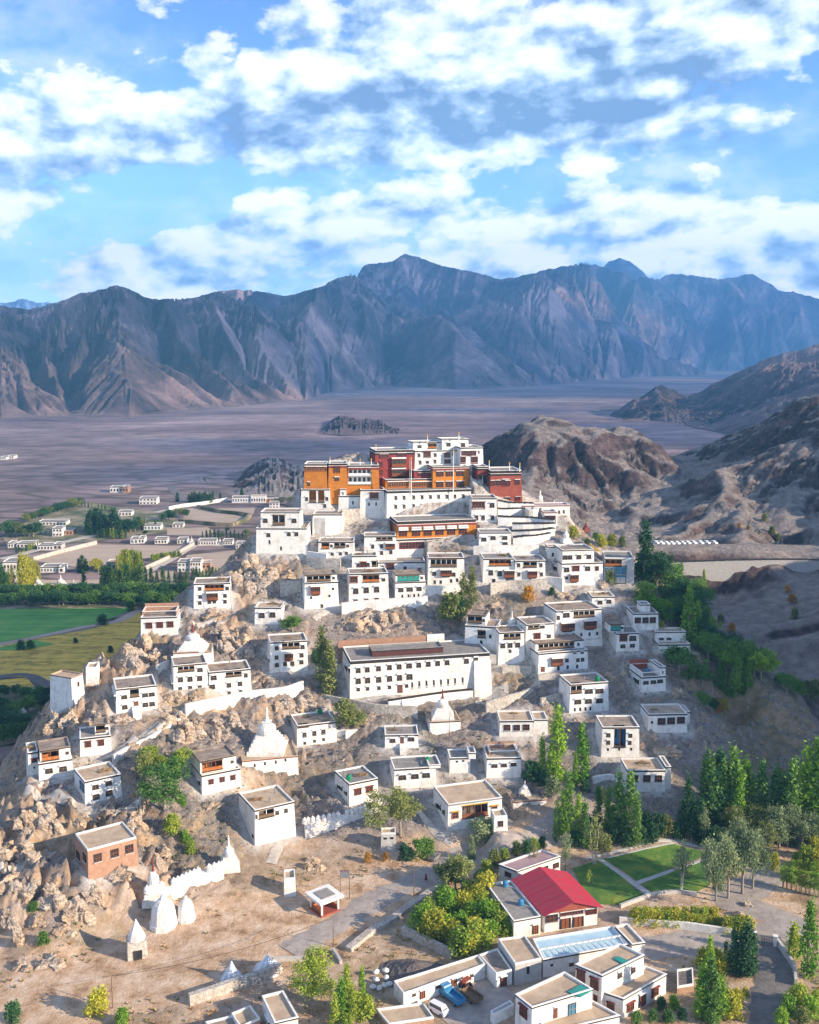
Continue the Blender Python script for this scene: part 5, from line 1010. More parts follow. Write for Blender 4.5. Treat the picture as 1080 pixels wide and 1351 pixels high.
drape('bare_field', P0(ZV3, (330, 650), (640, 620), (640, 740), (450, 790), (300, 700)), FBARE, .11, 15)
drape('scrub_ground', P0(ZV, (-40, 560), (300, 545), (690, 520), (690, 590), (470, 600), (-40, 605)), FOREST, .12, 12)
drape('scrub_ground', P0(ZV, (-40, 890), (180, 880), (215, 940), (150, 1080), (-60, 1100)), FOREST, .14, 8)
drape('village_ground', P0(ZV2, (20, 690), (200, 560), (560, 430), (780, 470), (1200, 520), (1350, 640), (880, 700), (500, 740), (60, 780)), FOREST, .06, 30)
ribbon('valley_road', P0(ZV3, (120, 375), (310, 335), (480, 310), (600, 290)), 7, PATHW, .2, 12)
ribbon('valley_road', P0(ZV3, (215, 200), (290, 280), (310, 330)), 7, TARMAC, .2, 12)
ribbon('valley_road', P0(ZV2, (0, 850), (150, 820), (420, 740), (640, 690), (840, 640)), 6, PATHW, .2, 12)
ribbon('valley_road', P0(ZV3, (0, 790), (200, 690), (380, 590), (560, 590)), 6, PATHW, .22, 10)

# ------------------------------------------------------------------ walls that follow the ground
def wallrun(name, label, cat, Z, pts, h, th, material, cap=None, group=None, step=2.0, level=False, hits=None, stair=False, found=2.0, parts=0):
    pl = hits or [hit(*uv(Z, *p)) for p in pts]; L = smooth_line([p[:2] for p in pl], step) if not level else [p[:2] for p in pl]
    zs = [ground(*p) for p in L]
    if hits: zs = list(np.interp(np.linspace(0, 1, len(L)), np.linspace(0, 1, len(pl)), [p[2] for p in pl]))
    ker = 12 if 'stupa' in name else 5; zz = [sum(zs[max(0, i - ker):i + ker + 1]) / len(zs[max(0, i - ker):i + ker + 1]) for i in range(len(zs))] if not hits else zs
    c = L[len(L) // 2]; org = Vector((c[0], c[1], zz[len(L) // 2])); root = thing(name, label, cat, org, group)
    mb, cb = MB(), MB(); pr = []
    for i, p in enumerate(L):
        d = L[min(i + 1, len(L) - 1)] - L[max(i - 1, 0)]; d = d / (np.hypot(*d) + 1e-6); pr.append((p, np.array((-d[1], d[0])) * th / 2))
    for i in range(len(L) - 1):
        (p, n), (q, m) = pr[i], pr[i + 1]; t0, t1 = zz[i] + h, zz[i + 1] + h
        if stair: t0 = t1 = max(zz[i], zz[i + 1]) + h if i % 2 == 0 else max(zz[i], zz[i + 1]) + h
        B = lambda z0, z1, k: [(*(p - n * k), z0), (*(q - m * k), z1), (*(q + m * k), z1), (*(p + n * k), z0)]
        mb.hexa(B(zz[i] - found, zz[i + 1] - found, 1.15), B(t0, t1, 1))
        if cap: cb.hexa(B(t0 + .002, t1 + .002, 1.25), B(t0 + .30, t1 + .30, 1.25))
    mb.build('wall', [material], root, org)
    if cap: cb.build('coping', [cap], root, org)
    return root, L, zz
PR = [(.50, 0), (.50, .09), (.44, .09), (.44, .17), (.385, .17), (.385, .25), (.33, .25), (.33, .32), (.285, .32), (.285, .38)]
def stupa_parts(root, w, h, z=0.0, spire=MAROON, body=WHITE, slim=False):
    mb = MB(); mb.lathe([(r * w, z + q * h) for r, q in PR], sq=True); mb.build('base', [body], root)
    mb = MB(); mb.lathe([(.20 * w, z + .378 * h), (.235 * w, z + .42 * h), (.255 * w, z + .50 * h), (.235 * w, z + .56 * h), (.17 * w, z + .60 * h), (.10 * w, z + .612 * h)], 18); mb.build('dome', [body], root, smooth=False)
    mb = MB(); mb.lathe([(.10 * w, z + .60 * h), (.10 * w, z + .65 * h), (.125 * w, z + .655 * h), (.125 * w, z + .675 * h)], sq=True); mb.build('harmika', [body], root)
    mb = MB(); mb.lathe([(.06 * w, z + .67 * h), (.025 * w, z + .88 * h)], 10); mb.lathe([(.06 * w, z + .88 * h), (.02 * w, z + .905 * h)], 10); mb.lathe([(.025 * w, z + .91 * h), (.035 * w, z + .95 * h), (.004 * w, z + h)], 8); mb.build('spire', [spire], root)
def size_at(P, u0, u1, v_top, u):
    D = P[1] * math.cos(PITCH) - (P[2] - HC) * math.sin(PITCH); return abs(u1 - u0) / FPX * D, HC + raydir(u, v_top)[2] * P[1] - P[2]
def stupa(label, Z, x, y, wpx, top, spire=MAROON, P=None, group=None, body=WHITE):
    u, v = uv(Z, x, y); P = P if P is not None else hit(u, v); w, h = size_at(P, 0, wpx / Z[2], uv(Z, x, top)[1], u)
    P = P + np.array((0, w * .35, 0)); 
    r = thing('stupa', label, 'stupa', (P[0], P[1], P[2] - .1), group, R(12)); stupa_parts(r, w, h, 0, spire, body); return r
def pedestal_stupa(label, Z, bl, brx, top, rot, depth, stx, stw, sttop, spire, trim=None, found=4, feats=()):
    h = H('stupa', label, 'stupa', Z, bl, brx, top, rot, depth, feats); HOUSES.pop(); 
    org = (*(sum(h.foot) / 4), h.z0); root = thing('stupa', label, 'stupa', org); sh = Shell(root, org, h.foot, h.z0, h.z1, found, .03); sh.features(0, Z, feats)
    sh.walls(WHITE, 'pedestal'); sh.crown(trim or MAROON, ROOFT, .3, .12); sh.roof(ROOFT); c = sum(h.foot) / 4
    P = np.array((c[0], c[1], h.z1)); u, v = uv(Z, stx, 0); w, hh = size_at(P, 0, stw / Z[2], uv(Z, 0, sttop)[1], u); stupa_parts(root, w, hh, h.z1 - h.z0 - .25, spire)
    return root
pedestal_stupa('great white stupa with a tall thin spire on a broad pedestal left of the hall', ZC, (640, 1160), 938, 1058, 14, 13, 760, 190, 765, WHITE, feats=W('s', [(705, 1080), (760, 1070), (818, 1062), (870, 1050)], 10, 18))
pedestal_stupa('white stupa on a high two step pedestal behind the long white house', ZC, (276, 560), 482, 486, 8, 8, 388, 140, 330, MAROON)
pedestal_stupa('white stupa with a red spire on a black edged terrace below the hall', ZD, (662, 668), 828, 612, 8, 8, 727, 118, 432, MAROON, BLACK)
pedestal_stupa('small white stupa on a wide low platform near the lower road', ZE, (135, 1066), 298, 1035, 10, 9, 195, 62, 925, WHITE, MAROON, 2)
stupa('white stupa below the golden roof on the right shoulder', ZB, 657, 600, 62, 495, WHITE); stupa('white stupa between the blue tarpaulin house and the house with two balconies', ZE, 130, 215, 80, 100, WHITE)
stupa('tiny red and white stupa standing alone on the right crest', ZB, 755, 530, 34, 468, MAROON, body=BRICKR)
stupa('big white stupa with a worn spire at the upper end of the lower stupa wall', ZH, 285, 600, 110, 420, WHITE); stupa('white stupa with a red spire at the lower end of the lower stupa wall', ZG, 805, 460, 120, 215, MAROON)
def mound(label, Z, x, y, wpx, top, cat='stupa'):
    u, v = uv(Z, x, y); P = hit(u, v); w, h = size_at(P, 0, wpx / Z[2], uv(Z, x, top)[1], u); P[1] += w * .4
    r = thing('stupa', label, cat, P); mb = MB(); mb.lathe([(.52 * w, -1), (.49 * w, .14 * h), (.44 * w, .16 * h), (.42 * w, .36 * h), (.39 * w, .55 * h), (.31 * w, .72 * h), (.20 * w, .83 * h), (.12 * w, .87 * h)], 10); mb.build('dome', [WHITE], r, smooth=False)
    mb = MB(); mb.lathe([(.12 * w, .85 * h), (.11 * w, .93 * h), (.06 * w, h)], 7); mb.build('spire', [WHITE], r); return r
mound('larger of two squat white stupas without spires below the stupa wall', ZG, 852, 600, 160, 435); mound('smaller of two squat white stupas without spires below the stupa wall', ZG, 975, 552, 105, 430)
mound('pale eroded stupa among the dark trees at the left edge', ZF, 120, 355, 45, 300)
# ruined shrine
P = hit(*uv(ZG, 730, 745)); r = thing('ruined_shrine', 'ruined stone shrine with a white pointed top at the edge of the dirt yard', 'shrine', P, rz=R(20))
mb = MB(); mb.box(-1.9, 1.9, 0, 3.6, -1, 3.4, 0, .15, .15); mb.build('base', [STONEW], r); mb = MB(); mb.lathe([(1.75, 3.38), (1.5, 4.2), (.7, 5.8), (.1, 7.2)], 8, (0, 1.8)); mb.build('spire', [WHITE], r)
mb = MB(); mb.box(-.8, .8, -.05, .1, 0, 1.8); mb.build('door', [GLASS], r)
# stupa walls
def mini(root, p, z, s, org, body=WHITE, tall=1.0):
    mb = MB(); mb.lathe([(.5 * s, 0), (.5 * s, .28 * s), (.40 * s, .30 * s), (.47 * s, .55 * s), (.40 * s, .85 * s), (.17 * s, 1.05 * s), (.13 * s, 1.12 * s * tall), (.03 * s, 1.25 * s * tall)], 9)
    o = mb.build('small_stupa', [body], root); o.location = Vector((p[0], p[1], z)) - org; return o
def stupa_wall(label, Z, pts, n, h, s, tall=1.0, red=MAROON):
    root, L, zz = wallrun('stupa_wall', label, 'stupa wall', Z, pts, h, 1.7, WHITE, None, step=1.0); org = Vector(root.location)
    first = None
    for k in range(n):
        i = min(int((k + .5) / n * len(L)), len(L) - 1)
        if first is None: first = mini(root, L[i], zz[i] + h - .03, s, org, tall=tall)
        else: c = first.copy(); COL.objects.link(c); c.location = Vector((L[i][0], L[i][1], zz[i] + h - .03)) - org
stupa_wall('long white wall topped by a row of small stupas below the block house', ZH, ((690, 410), (820, 365), (960, 315), (1085, 268)), 17, 1.7, 1.25)
stupa_wall('lower white wall topped by a row of small stupas beside the dirt yard', ZH, (( -140, 770), (0, 715), (130, 665), (255, 625)), 15, 1.9, 1.35)
stupa_wall('row of tall white stupas on a platform beside the brick red temple', ZQ, ((575, 488), (700, 482), (830, 476)), 8, .8, 2.1, 1.5)
WR = lambda label, Z, pts, h, th=.7, m=WHITE, cap=None, **k: wallrun('retaining_wall', label, 'wall', Z, pts, h, th, m, cap, **k)
WR('long white retaining wall climbing right below the long white house', ZC, ((340, 815), (520, 775), (700, 730), (850, 700), (960, 668)), 2.6)
WR('white wall stepping down left from the long retaining wall', ZF, ((600, 600), (740, 480), (860, 400), (990, 320)), .9)
WR('grey stone terrace wall below the left end of the hall', ZD, ((110, 490), (250, 530), (420, 560), (600, 585)), 2.2, .8, STONEW)
WR('white terrace wall with a black coping in front of the hall', ZD, ((450, 535), (600, 515), (750, 492), (890, 475)), 2.0, .8, WHITE, BLACK)
WR('low white garden wall beside the olive bush', ZD, ((155, 680), (250, 660)), 1.2)
WR('small white slanting wall below the olive bush', ZD, ((225, 695), (315, 640)), .8)
WR('broad white wall beside the two storey house with porch steps', ZC, ((190, 590), (250, 550)), 1.8)
WR('grey stone terrace on the right half of the slope', ZE, ((0, 590), (110, 555), (250, 480)), 2.2, .8, STONEW)
WR('grey stone wall under the three wide window house', ZE, ((270, 560), (330, 545), (392, 520)), 1.6, .7, STONEW)
WR('washed grey wall beside the blank house', ZA, ((200, 905), (310, 880)), 4.0, .9, STONEW)
WR('washed stone wall below the low house with the orange balcony', ZA, ((340, 735), (420, 760), (520, 770)), 3.2, .9, STONEW)
WR('long grey stone wall right under the hall', ZE, ((80, 395), (150, 390), (240, 385)), 1.6, .8, STONEW)
for k, (lab, pts, h) in enumerate((('uppermost stepped white terrace below the brick red temple', ((352, 505), (400, 520), (440, 540), (480, 560), (560, 560), (650, 545)), 3.2), ('second white terrace, ending at the gatehouse', ((352, 570), (420, 585), (500, 592), (600, 590), (720, 600)), 3.0),
       ('third white terrace, with black stepped copings, on the right shoulder', ((355, 640), (450, 650), (540, 662), (640, 672), (740, 682), (830, 690)), 3.0), ('fourth white terrace from the brick red temple down', ((475, 700), (560, 712), (650, 712), (740, 712), (830, 705)), 2.8),
       ('fifth white terrace, with crowded ledges, on the right shoulder', ((470, 765), (540, 778), (620, 785), (700, 765), (820, 730)), 2.8), ('lowest white terrace above the grey roofed houses', ((480, 825), (560, 825), (640, 810), (720, 780), (790, 755)), 2.4))):
    wallrun('terrace_wall', lab, 'terrace wall', ZQ, pts, h, 1.6, WHITE, BLACK, step=1.5, stair=True, found=5)
WR('tall white blank wall below the two tall dark openings', ZA, ((375, 580), (440, 582), (520, 572)), 5.5, 1.2)
WR('pale stone wall at the foot of the palace wall', ZA, ((500, 520), (560, 515), (620, 500)), 4.2, 1.2, STONEW)
WR('washed white retaining wall under the three storey house row', ZA, ((525, 1000), (640, 975), (770, 968), (900, 955), (970, 945)), 2.6, 1.0)
WR('washed white retaining wall under the broad white house', ZA, ((965, 900), (1060, 885), (1165, 868)), 2.2, 1.0)
WR('white stepped wall between the corner fort and the low balcony house', ZA, ((345, 700), (400, 735), (450, 760)), 3.4, 1.0)
WR('white wall behind the grey roofed terrace houses', ZB, ((200, 640), (300, 640), (400, 632), (520, 625)), 3.0, 1.0)
WR('white wall under the grey roofed terrace houses', ZB, ((280, 835), (380, 800), (480, 800), (560, 795)), 2.4, 1.0, STONEW)
WR('white wall linking the terrace houses to the big house', ZB, ((545, 760), (600, 790), (640, 820)), 2.6, 1.0)
WR('white talus wall below the large house with two balconies', ZE, ((330, 285), (430, 275), (570, 262)), 1.8, 1.0)
WR('white wall between the stupa and the blue tarpaulin house', ZE, ((-40, 340), (10, 345), (55, 350)), 2.6, 1.0)
WR('white talus wall under the house with the grey roof and balcony', ZE, ((255, 440), (380, 430), (500, 400)), 1.6, 1.0, STONEW)
WR('white wall across the front of the lower ochre hall', ZA, ((580, 705), (700, 715), (820, 700)), 1.4)
WR('blue shaded stone wall above the gravel heap', ZI, ((275, 895), (400, 955), (525, 1020)), 1.6, .9, STONEW)
WR('rubble bank along the lower side of the road', ZI, ((0, 985), (120, 890), (230, 825), (330, 745), (430, 675), (520, 610)), .8, 1.4, STONEW)
WR('pale dry stone wall along the bottom of the dirt yard', ZL, ((0, 800), (120, 760), (250, 715), (390, 670), (520, 615)), 1.9, 1.0, STONEW)
WR('low concrete kerb wall by the culvert', ZL, ((480, 552), (600, 550), (690, 548)), .8, .5, CONC); WR('short concrete culvert wall at the tip of the road triangle', ZL, ((820, 500), (845, 535), (865, 570)), .8, .5, CONC)
WR('white wall curving along the dirt forecourt behind the golden hedge', ZN, ((-60, 600), (120, 612), (300, 628), (450, 650), (580, 668)), 1.5, .5)
WR('pale blue wall along the right side of the gate road', ZN, ((838, 715), (890, 790), (935, 860), (945, 955)), 1.3, .5, CONC); WR('grey garden wall around the foot of the lawn', ZS, ((530, 1072), (640, 1030), (700, 1008), (820, 998), (920, 1010)), .8, .5, CONC)
WR('white house wall running left from the flat house above the poplars', ZE, ((525, 945), (610, 920), (690, 965)), 1.6, .6)
wallrun('retaining_wall', 'long pale retaining wall with a dark stepped coping below the car park', 'wall', ZO, None, 0, 1.5, CONC, BLACK, hits=[PY(u, v, 434) for u, v in ((882, 742), (905, 741), (930, 740), (955, 739), (980, 738.5), (1005, 738), (1030, 738), (1055, 739), (1085, 740), (1130, 741))], found=12, step=3.2, stair=True)
wallrun('valley_wall', 'sunlit mud wall along the upper edge of the large bare field', 'wall', ZV2, None, 2.2, 1.0, PATHW, hits=[PZ(*uv(ZV2, *p), 0) for p in ((235, 865), (450, 805), (690, 745))], step=20)
wallrun('valley_wall', 'pale wall beside the far village road', 'wall', ZV3, None, 2.5, 1.0, PLAST, hits=[PZ(*uv(ZV3, *p), 0) for p in ((210, 358), (310, 338), (430, 325), (590, 298))], step=20)
wallrun('valley_wall', 'dark field wall across the bare fields behind the corner house', 'wall', ZV3, None, 2.5, 2.0, FOREST, hits=[PZ(*uv(ZV3, *p), 0) for p in ((400, 345), (560, 380), (740, 402), (620, 465), (420, 450), (280, 440))], step=20)
wallrun('valley_wall', 'mud wall slanting down through the sunlit plots', 'wall', ZV3, None, 2.0, 1.0, PATHW, hits=[PZ(*uv(ZV3, *p), 0) for p in ((40, 752), (200, 680), (330, 610), (385, 580))], step=15)
# ------------------------------------------------------------------ the village at the foot of the hill, measured from its roofs
def blk(root, Z, q, z, zb, edges=(), wall=WHITE, roof=ROOFT, trim=BLACK, batter=.01, par=True, band=.3, name='wall'):
    foot = [PZ(*uv(Z, *p), z)[:2] for p in q]; org = root.location
    sh = Shell(root, org, foot, zb, z, 2, batter)
    for e, f in edges: sh.features(e, Z, f, 1.5)
    sh.walls(wall, name)
    if par: sh.crown(trim, PLAST, band, .1)
    sh.roof(roof); return sh
def building(name, label, cat, Z, q, z, zb=0.3, **k):
    c = sum(PZ(*uv(Z, *p), z)[:2] for p in q) / 4; root = thing(name, label, cat, (c[0], c[1], zb)); blk(root, Z, q, z, zb, **k); return root
B1 = building('village_house', 'flat white house with a faded purple roof behind the red roofed hall', 'house', ZJ, ((158, 268), (380, 192), (285, 157), (66, 233)), 4.2, roof=PURPLE, edges=((0, W('W', [(302, 255), (357, 238)], 30, 24)), (3, W('W', [(113, 284)], 32, 24))))
# hall with the red sheet roof
q = ((300, 488), (580, 447), (410, 265), (146, 314)); zE = 4.6; ft = [PZ(*uv(ZJ, *p), zE)[:2] for p in q]; ft[2] = ft[1] + ft[3] - ft[0]
c = sum(ft) / 4; root = thing('red_roof_hall', 'white hall under a bright red gabled sheet roof beside the lawn', 'hall', (*c, .3)); sh = Shell(root, root.location, sub(ft, .02, .98, .03, .97), .3, zE, 2, 0)
sh.features(0, ZJ, W('W', [(335, 507)], 62, 36) + W('M', [(437, 482)], 118, 26) + W('M', [(535, 472)], 58, 30) + W('d', [(405, 527), (470, 518)], 56, 62)); sh.walls(WHITE)
f3 = [Vector((*p, zE)) - root.location for p in ft]; rd = Vector((0, 0, 1.9)); m0 = (f3[0] + f3[1]) / 2 + rd; m1 = (f3[3] + f3[2]) / 2 + rd; oh = (f3[0] - f3[3]).normalized() * .6
th = Vector((0, 0, .12)); e0 = (f3[0] - f3[1]).normalized() * .5 - Vector((0, 0, .15))
a, b, cc, d = f3[0] + oh + e0, m0 + oh, m1 - oh, f3[3] - oh + e0; mb = MB(); n = 8
for k in range(n):
    t0, t1 = k / n + .004, (k + 1) / n - .004; L_ = lambda p, q, t: p + (q - p) * t; up = th * (1 if k % 2 else .8)
    mb.hexa([L_(a, d, t0), L_(b, cc, t0), L_(b, cc, t1), L_(a, d, t1)][::-1], [L_(a, d, t0) + up, L_(b, cc, t0) + up, L_(b, cc, t1) + up, L_(a, d, t1) + up][::-1])
mb.build('roof', [REDROOF], root)
a, d = f3[1] + oh - e0 * 1 - Vector((0, 0, .3)), f3[2] - oh - e0 - Vector((0, 0, .3)); mb = MB()
for k in range(n):
    t0, t1 = k / n + .004, (k + 1) / n - .004; up = th * (1 if k % 2 else .8)
    mb.hexa([L_(b, cc, t0), L_(a, d, t0), L_(a, d, t1), L_(b, cc, t1)][::-1], [L_(b, cc, t0) + up, L_(a, d, t0) + up, L_(a, d, t1) + up, L_(b, cc, t1) + up][::-1])
mb.build('roof', [REDROOF], root)
mb = MB(); mb.face([f3[0], f3[1], m0 - Vector((0, 0, .02))]); mb.face([f3[2], f3[3], m1 - Vector((0, 0, .02))]); mb.build('gable', [BRICKR], root)
B2 = building('flat_annex', 'long flat roofed annex with a parapet joined to the left of the red roofed hall', 'annex', ZJ, ((142, 522), (280, 497), (132, 316), (4, 333)), 4.3, roof=ROOFG, edges=((0, W('d', [(253, 560)], 30, 52)),))
for p in ((100, 345), (178, 440)):
    Pq = PZ(*uv(ZJ, *p), 4.0); r = thing('water_tank', 'small blue grey roof tank ' + ('near the back' if p[0] < 120 else 'near the front') + ' of the flat annex', 'tank', Pq); mb = MB(); mb.lathe([(.55, 0), (.6, .1), (.6, 1.0), (.35, 1.2), (.15, 1.3)], 12); mb.build('drum', [BLUEP], r); mb = MB(); mb.bar((.6, 0, .1), (2.2, -1.2, .1), .07); mb.build('pipe', [PLAST], r)
B3 = building('low_hall', 'low house roofed with pale blue sheets in the middle of the village yard', 'house', ZJ, ((292, 718), (725, 640), (642, 548), (240, 612)), 4.0, roof=BLUEROOF, edges=((0, W('s', [(335, 745)], 14, 14) + W('w', [(435, 738)], 24, 26)),))
rb = MB()
qs = [Vector(PZ(*uv(ZJ, *p), 4.0)) - B3.location for p in ((292, 718), (725, 640), (642, 548), (240, 612))]
for k in range(14):
    t = (k + .5) / 14; p0 = qs[0].lerp(qs[1], t); p1 = qs[0].lerp(qs[3], .45) + (qs[1].lerp(qs[2], .45) - qs[0].lerp(qs[3], .45)) * t; p0 = p0.lerp(p1, .08); rb.bar(p0 + Vector((0, 0, -.12)), p1 + Vector((0, 0, .25)), .06, 4)
rb.build('roof_rib', [PLAST], B3); mb = MB(); p0, p1 = qs[0].lerp(qs[3], .45), qs[1].lerp(qs[2], .45); mb.bar(p0 + Vector((0, 0, .1)), p1 + Vector((0, 0, .1)), .18, 4); mb.build('ridge', [PLAST], B3)
building('flat_annex', 'narrow tan roofed annex at the right end of the blue roof', 'annex', ZJ, ((745, 640), (810, 630), (720, 535), (657, 548)), 4.3)
building('grey_block', 'square tan roofed block with a bare grey front wall left of the blue roof', 'house', ZJ, ((150, 740), (285, 712), (200, 595), (62, 612)), 4.6, wall=CONC, edges=((0, W('s', [(215, 770)], 14, 40)),), trim=None)
building('village_house', 'tall white house with a tan roof and two maroon windows on its shaded side', 'house', ZJ, ((592, 800), (808, 695), (682, 636), (455, 742)), 7.6, edges=((0, W('w', [(682, 792), (752, 765)], 22, 40)), (3, W('m', [(483, 798), (553, 838)], 44, 62) + W('m', [(558, 918)], 20, 40))))
building('village_house', 'low white wing with orange brown windows at the bottom right corner house', 'house', ZJ, ((700, 918), (920, 792), (812, 750), (606, 886)), 4.2, edges=((0, W('m', [(735, 955), (860, 880)], 36, 46) + W('d', [(795, 918)], 34, 70)), (3, W('m', [(635, 955)], 40, 46))))
building('village_house', 'large white house with a teal sheet on its tan roof at the bottom edge', 'house', ZJ, ((235, 962), (545, 868), (400, 780), (150, 895)), 6.6, edges=((3, W('m', [(192, 980)], 40, 62)), (0, W('d', [(355, 985)], 20, 60) + W('B', [(440, 970)], 40, 60))))
building('village_house', 'lower roof terrace in front of the house with the teal roof sheet', 'house', ZJ, ((330, 1085), (682, 1002), (545, 928), (240, 1005)), 3.4, edges=())
for lab, q in (('teal sheet lying on the bent tan roof', ((415, 880), (480, 845), (540, 872), (480, 905))), ('small teal skylight sheet on the tall white house roof', ((650, 712), (672, 698), (738, 728), (712, 745)))):
    z = 6.6 if q[0][0] < 500 else 7.6; p = [PZ(*uv(ZJ, *k), z - .05) for k in q]; c = sum(p) / 4; r = thing('roof_sheet', lab, 'sheet', c); mb = MB(); mb.hexa([Vector(k) - Vector(c) - Vector((0, 0, .24)) for k in p], [Vector(k) - Vector(c) for k in p]); o = mb.build('sheet', [TEAL], r)
building('adobe_row', 'long mud roofed store row with white walls along the truck yard', 'store', ZK, ((190, 688), (575, 548), (540, 503), (143, 628)), 3.2, edges=((0, W('d', [(275, 688), (425, 628)], 26, 44) + W('w', [(235, 690), (345, 652), (510, 598)], 18, 22)),), trim=None, par=True)
building('adobe_row', 'mud roofed corner store between the store row and the grey block', 'store', ZK, ((625, 592), (702, 574), (632, 472), (542, 503)), 3.3, edges=((0, W('d', [(660, 625)], 30, 50)),), trim=None, roof=ROOF)
building('adobe_row', 'small white walled shed below the corner store', 'store', ZK, ((610, 790), (712, 740), (690, 720), (598, 770)), 2.4, trim=None, roof=CONC)
building('yard_house', 'pale house with an open tan roof terrace at the bottom edge left of the willow', 'house', ZL, ((488, 905), (622, 874), (535, 722), (415, 752)), 4.2, edges=((3, W('w', [(448, 890)], 20, 30)),))
building('adobe_shed', 'mud brick shed beside the pale house at the bottom edge', 'shed', ZL, ((290, 930), (405, 880), (350, 805), (240, 850)), 2.6, wall=ADOBE, trim=None, par=True)
building('adobe_shed', 'ruined low mud brick room at the bottom edge left of the other shed', 'shed', ZL, ((150, 960), (280, 912), (250, 862), (90, 900)), 2.2, wall=ADOBE, roof=ROOF, trim=None)
building('adobe_shed', 'broken mud roof heap left of the white van', 'shed', ZK, ((120, 832), (330, 800), (280, 730), (60, 760)), 1.6, wall=ADOBE, roof=ROOFT, trim=None)
building('adobe_shed', 'collapsed mud brick hut beside the dirt forecourt', 'shed', ZN, ((270, 960), (365, 945), (360, 850), (268, 860)), 1.8, wall=ADOBE, roof=GRAVEL, trim=None, edges=((0, W('s', [(300, 925)], 28, 40)),))
def hut(name, label, cat, Z, bl, brx, top, rot, depth, feats=(), wall=None, roof='t', trim=None, sideL=(), found=2):
    return build_house(H(name, label, cat, Z, bl, brx, top, rot, depth, feats, Y=hit(*uv(Z, *bl))[1], wall=wall, roof=roof, trim=trim, sideL=sideL, found=found))
hut('small_hut', 'small white hut with a dark door by the stone stairs', 'hut', ZH, (580, 733), 645, 640, 8, 4, sideL=W('s', [(560, 668), (570, 675)], 8, 40))
hut('small_hut', 'small grey concrete toilet hut with two vents beside the olive tree', 'hut', ZI, (165, 475), 245, 385, 2, 3, W('s', [(187, 410), (222, 408)], 18, 12), wall='c')
hut('small_hut', 'narrow white room joined above the square watch tower', 'hut', ZF, (455, 175), 518, 85, 8, 5)
# pavilion
P = hit(*uv(ZH, 795, 800)); r = thing('pavilion', 'small white roofed pavilion with red railings beside the dirt track', 'pavilion', P, rz=R(38)); s = 2.3
mb = MB(); mb.box(-s, s, -s, s, -.6, .35); mb.build('floor', [BRICKR], r)
for x in (-1, 1):
    for y in (-1, 1): mb = MB(); mb.box(x * s * .85 - .16, x * s * .85 + .16, y * s * .85 - .16, y * s * .85 + .16, .35, 3.0); mb.build('post', [PLAST], r)
for k, (x, y) in enumerate(((0, 1), (1, 0), (-1, 0))):
    mb = MB(); a = s * .8; (mb.box(-a, a, y * a - .05, y * a + .05, .4, 1.2) if y else mb.box(x * a - .05, x * a + .05, -a, a, .4, 1.2)); mb.build('railing', [WOODO], r)
mb = MB(); mb.box(-s * 1.25, s * 1.25, -s * 1.25, s * 1.25, 3.0, 3.45); mb.build('roof', [PLAST], r); mb = MB(); mb.box(-s * .7, s * .7, -s * .7, s * .7, 3.45, 3.6); mb.build('roof_panel', [ROOFG], r)
# tents
for lab, x, y, w, top in (('narrow striped tent, left of two tents on the dirt yard', 235, 682, 130, 578), ('wide flared white tent, right of two tents on the dirt yard', 440, 640, 175, 548)):
    P = hit(*uv(ZL, x, y)); ww, hh = size_at(P, 0, w / ZL[2], uv(ZL, x, top)[1], uv(ZL, x, y)[0]); P[1] += ww * .35; r = thing('tent', lab, 'tent', P, rz=R(20))
    for nm, m, ph in (('canvas', PLAST, 0), ('stripe', TENT, 1)):
        mb = MB(); n = 16
        for i in range(n):
            if i % 2 != ph: continue
            a0, a1 = i * 2 * math.pi / n, (i + 1) * 2 * math.pi / n; q = lambda a, rr, z: Vector((math.cos(a) * rr * ww, math.sin(a) * rr * ww, z * hh))
            pr = [(.5, 0), (.43, .18), (.22, .50), (.08, .82), (.02, 1)]
            for (r0, z0), (r1, z1) in zip(pr[:-1], pr[1:]): mb.face([q(a0, r0, z0), q(a1, r0, z0), q(a1, r1, z1), q(a0, r1, z1)])
        mb.build(nm, [m], r)
    mb = MB(); mb.bar((0, 0, hh * .9), (0, 0, hh * 1.12), .06); mb.build('pole', [WOODB], r)
# golden roof pavilion, golden awning
P = PY(*uv(ZB, 760, 628), 327); r = thing('gilded_roof', 'small pavilion with a gilded hipped roof behind the big house with red shutters', 'pavilion', P)
mb = MB(); mb.box(-2.6, 2.6, 0, 4.6, -4, .6); mb.build('room', [BRICKR], r); mb = MB(); mb.hexa([(-4, -1, .55), (4, -1, .55), (4, 6, .55), (-4, 6, .55)], [(-1.6, 1.6, 2.3), (1.6, 1.6, 2.3), (1.6, 3.4, 2.3), (-1.6, 3.4, 2.3)]); mb.build('roof', [GOLD], r); mb = MB(); mb.lathe([(.3, 2.3), (.4, 2.7), (.05, 3.4)], 8, (0, 2.5)); mb.build('finial', [GOLD], r)
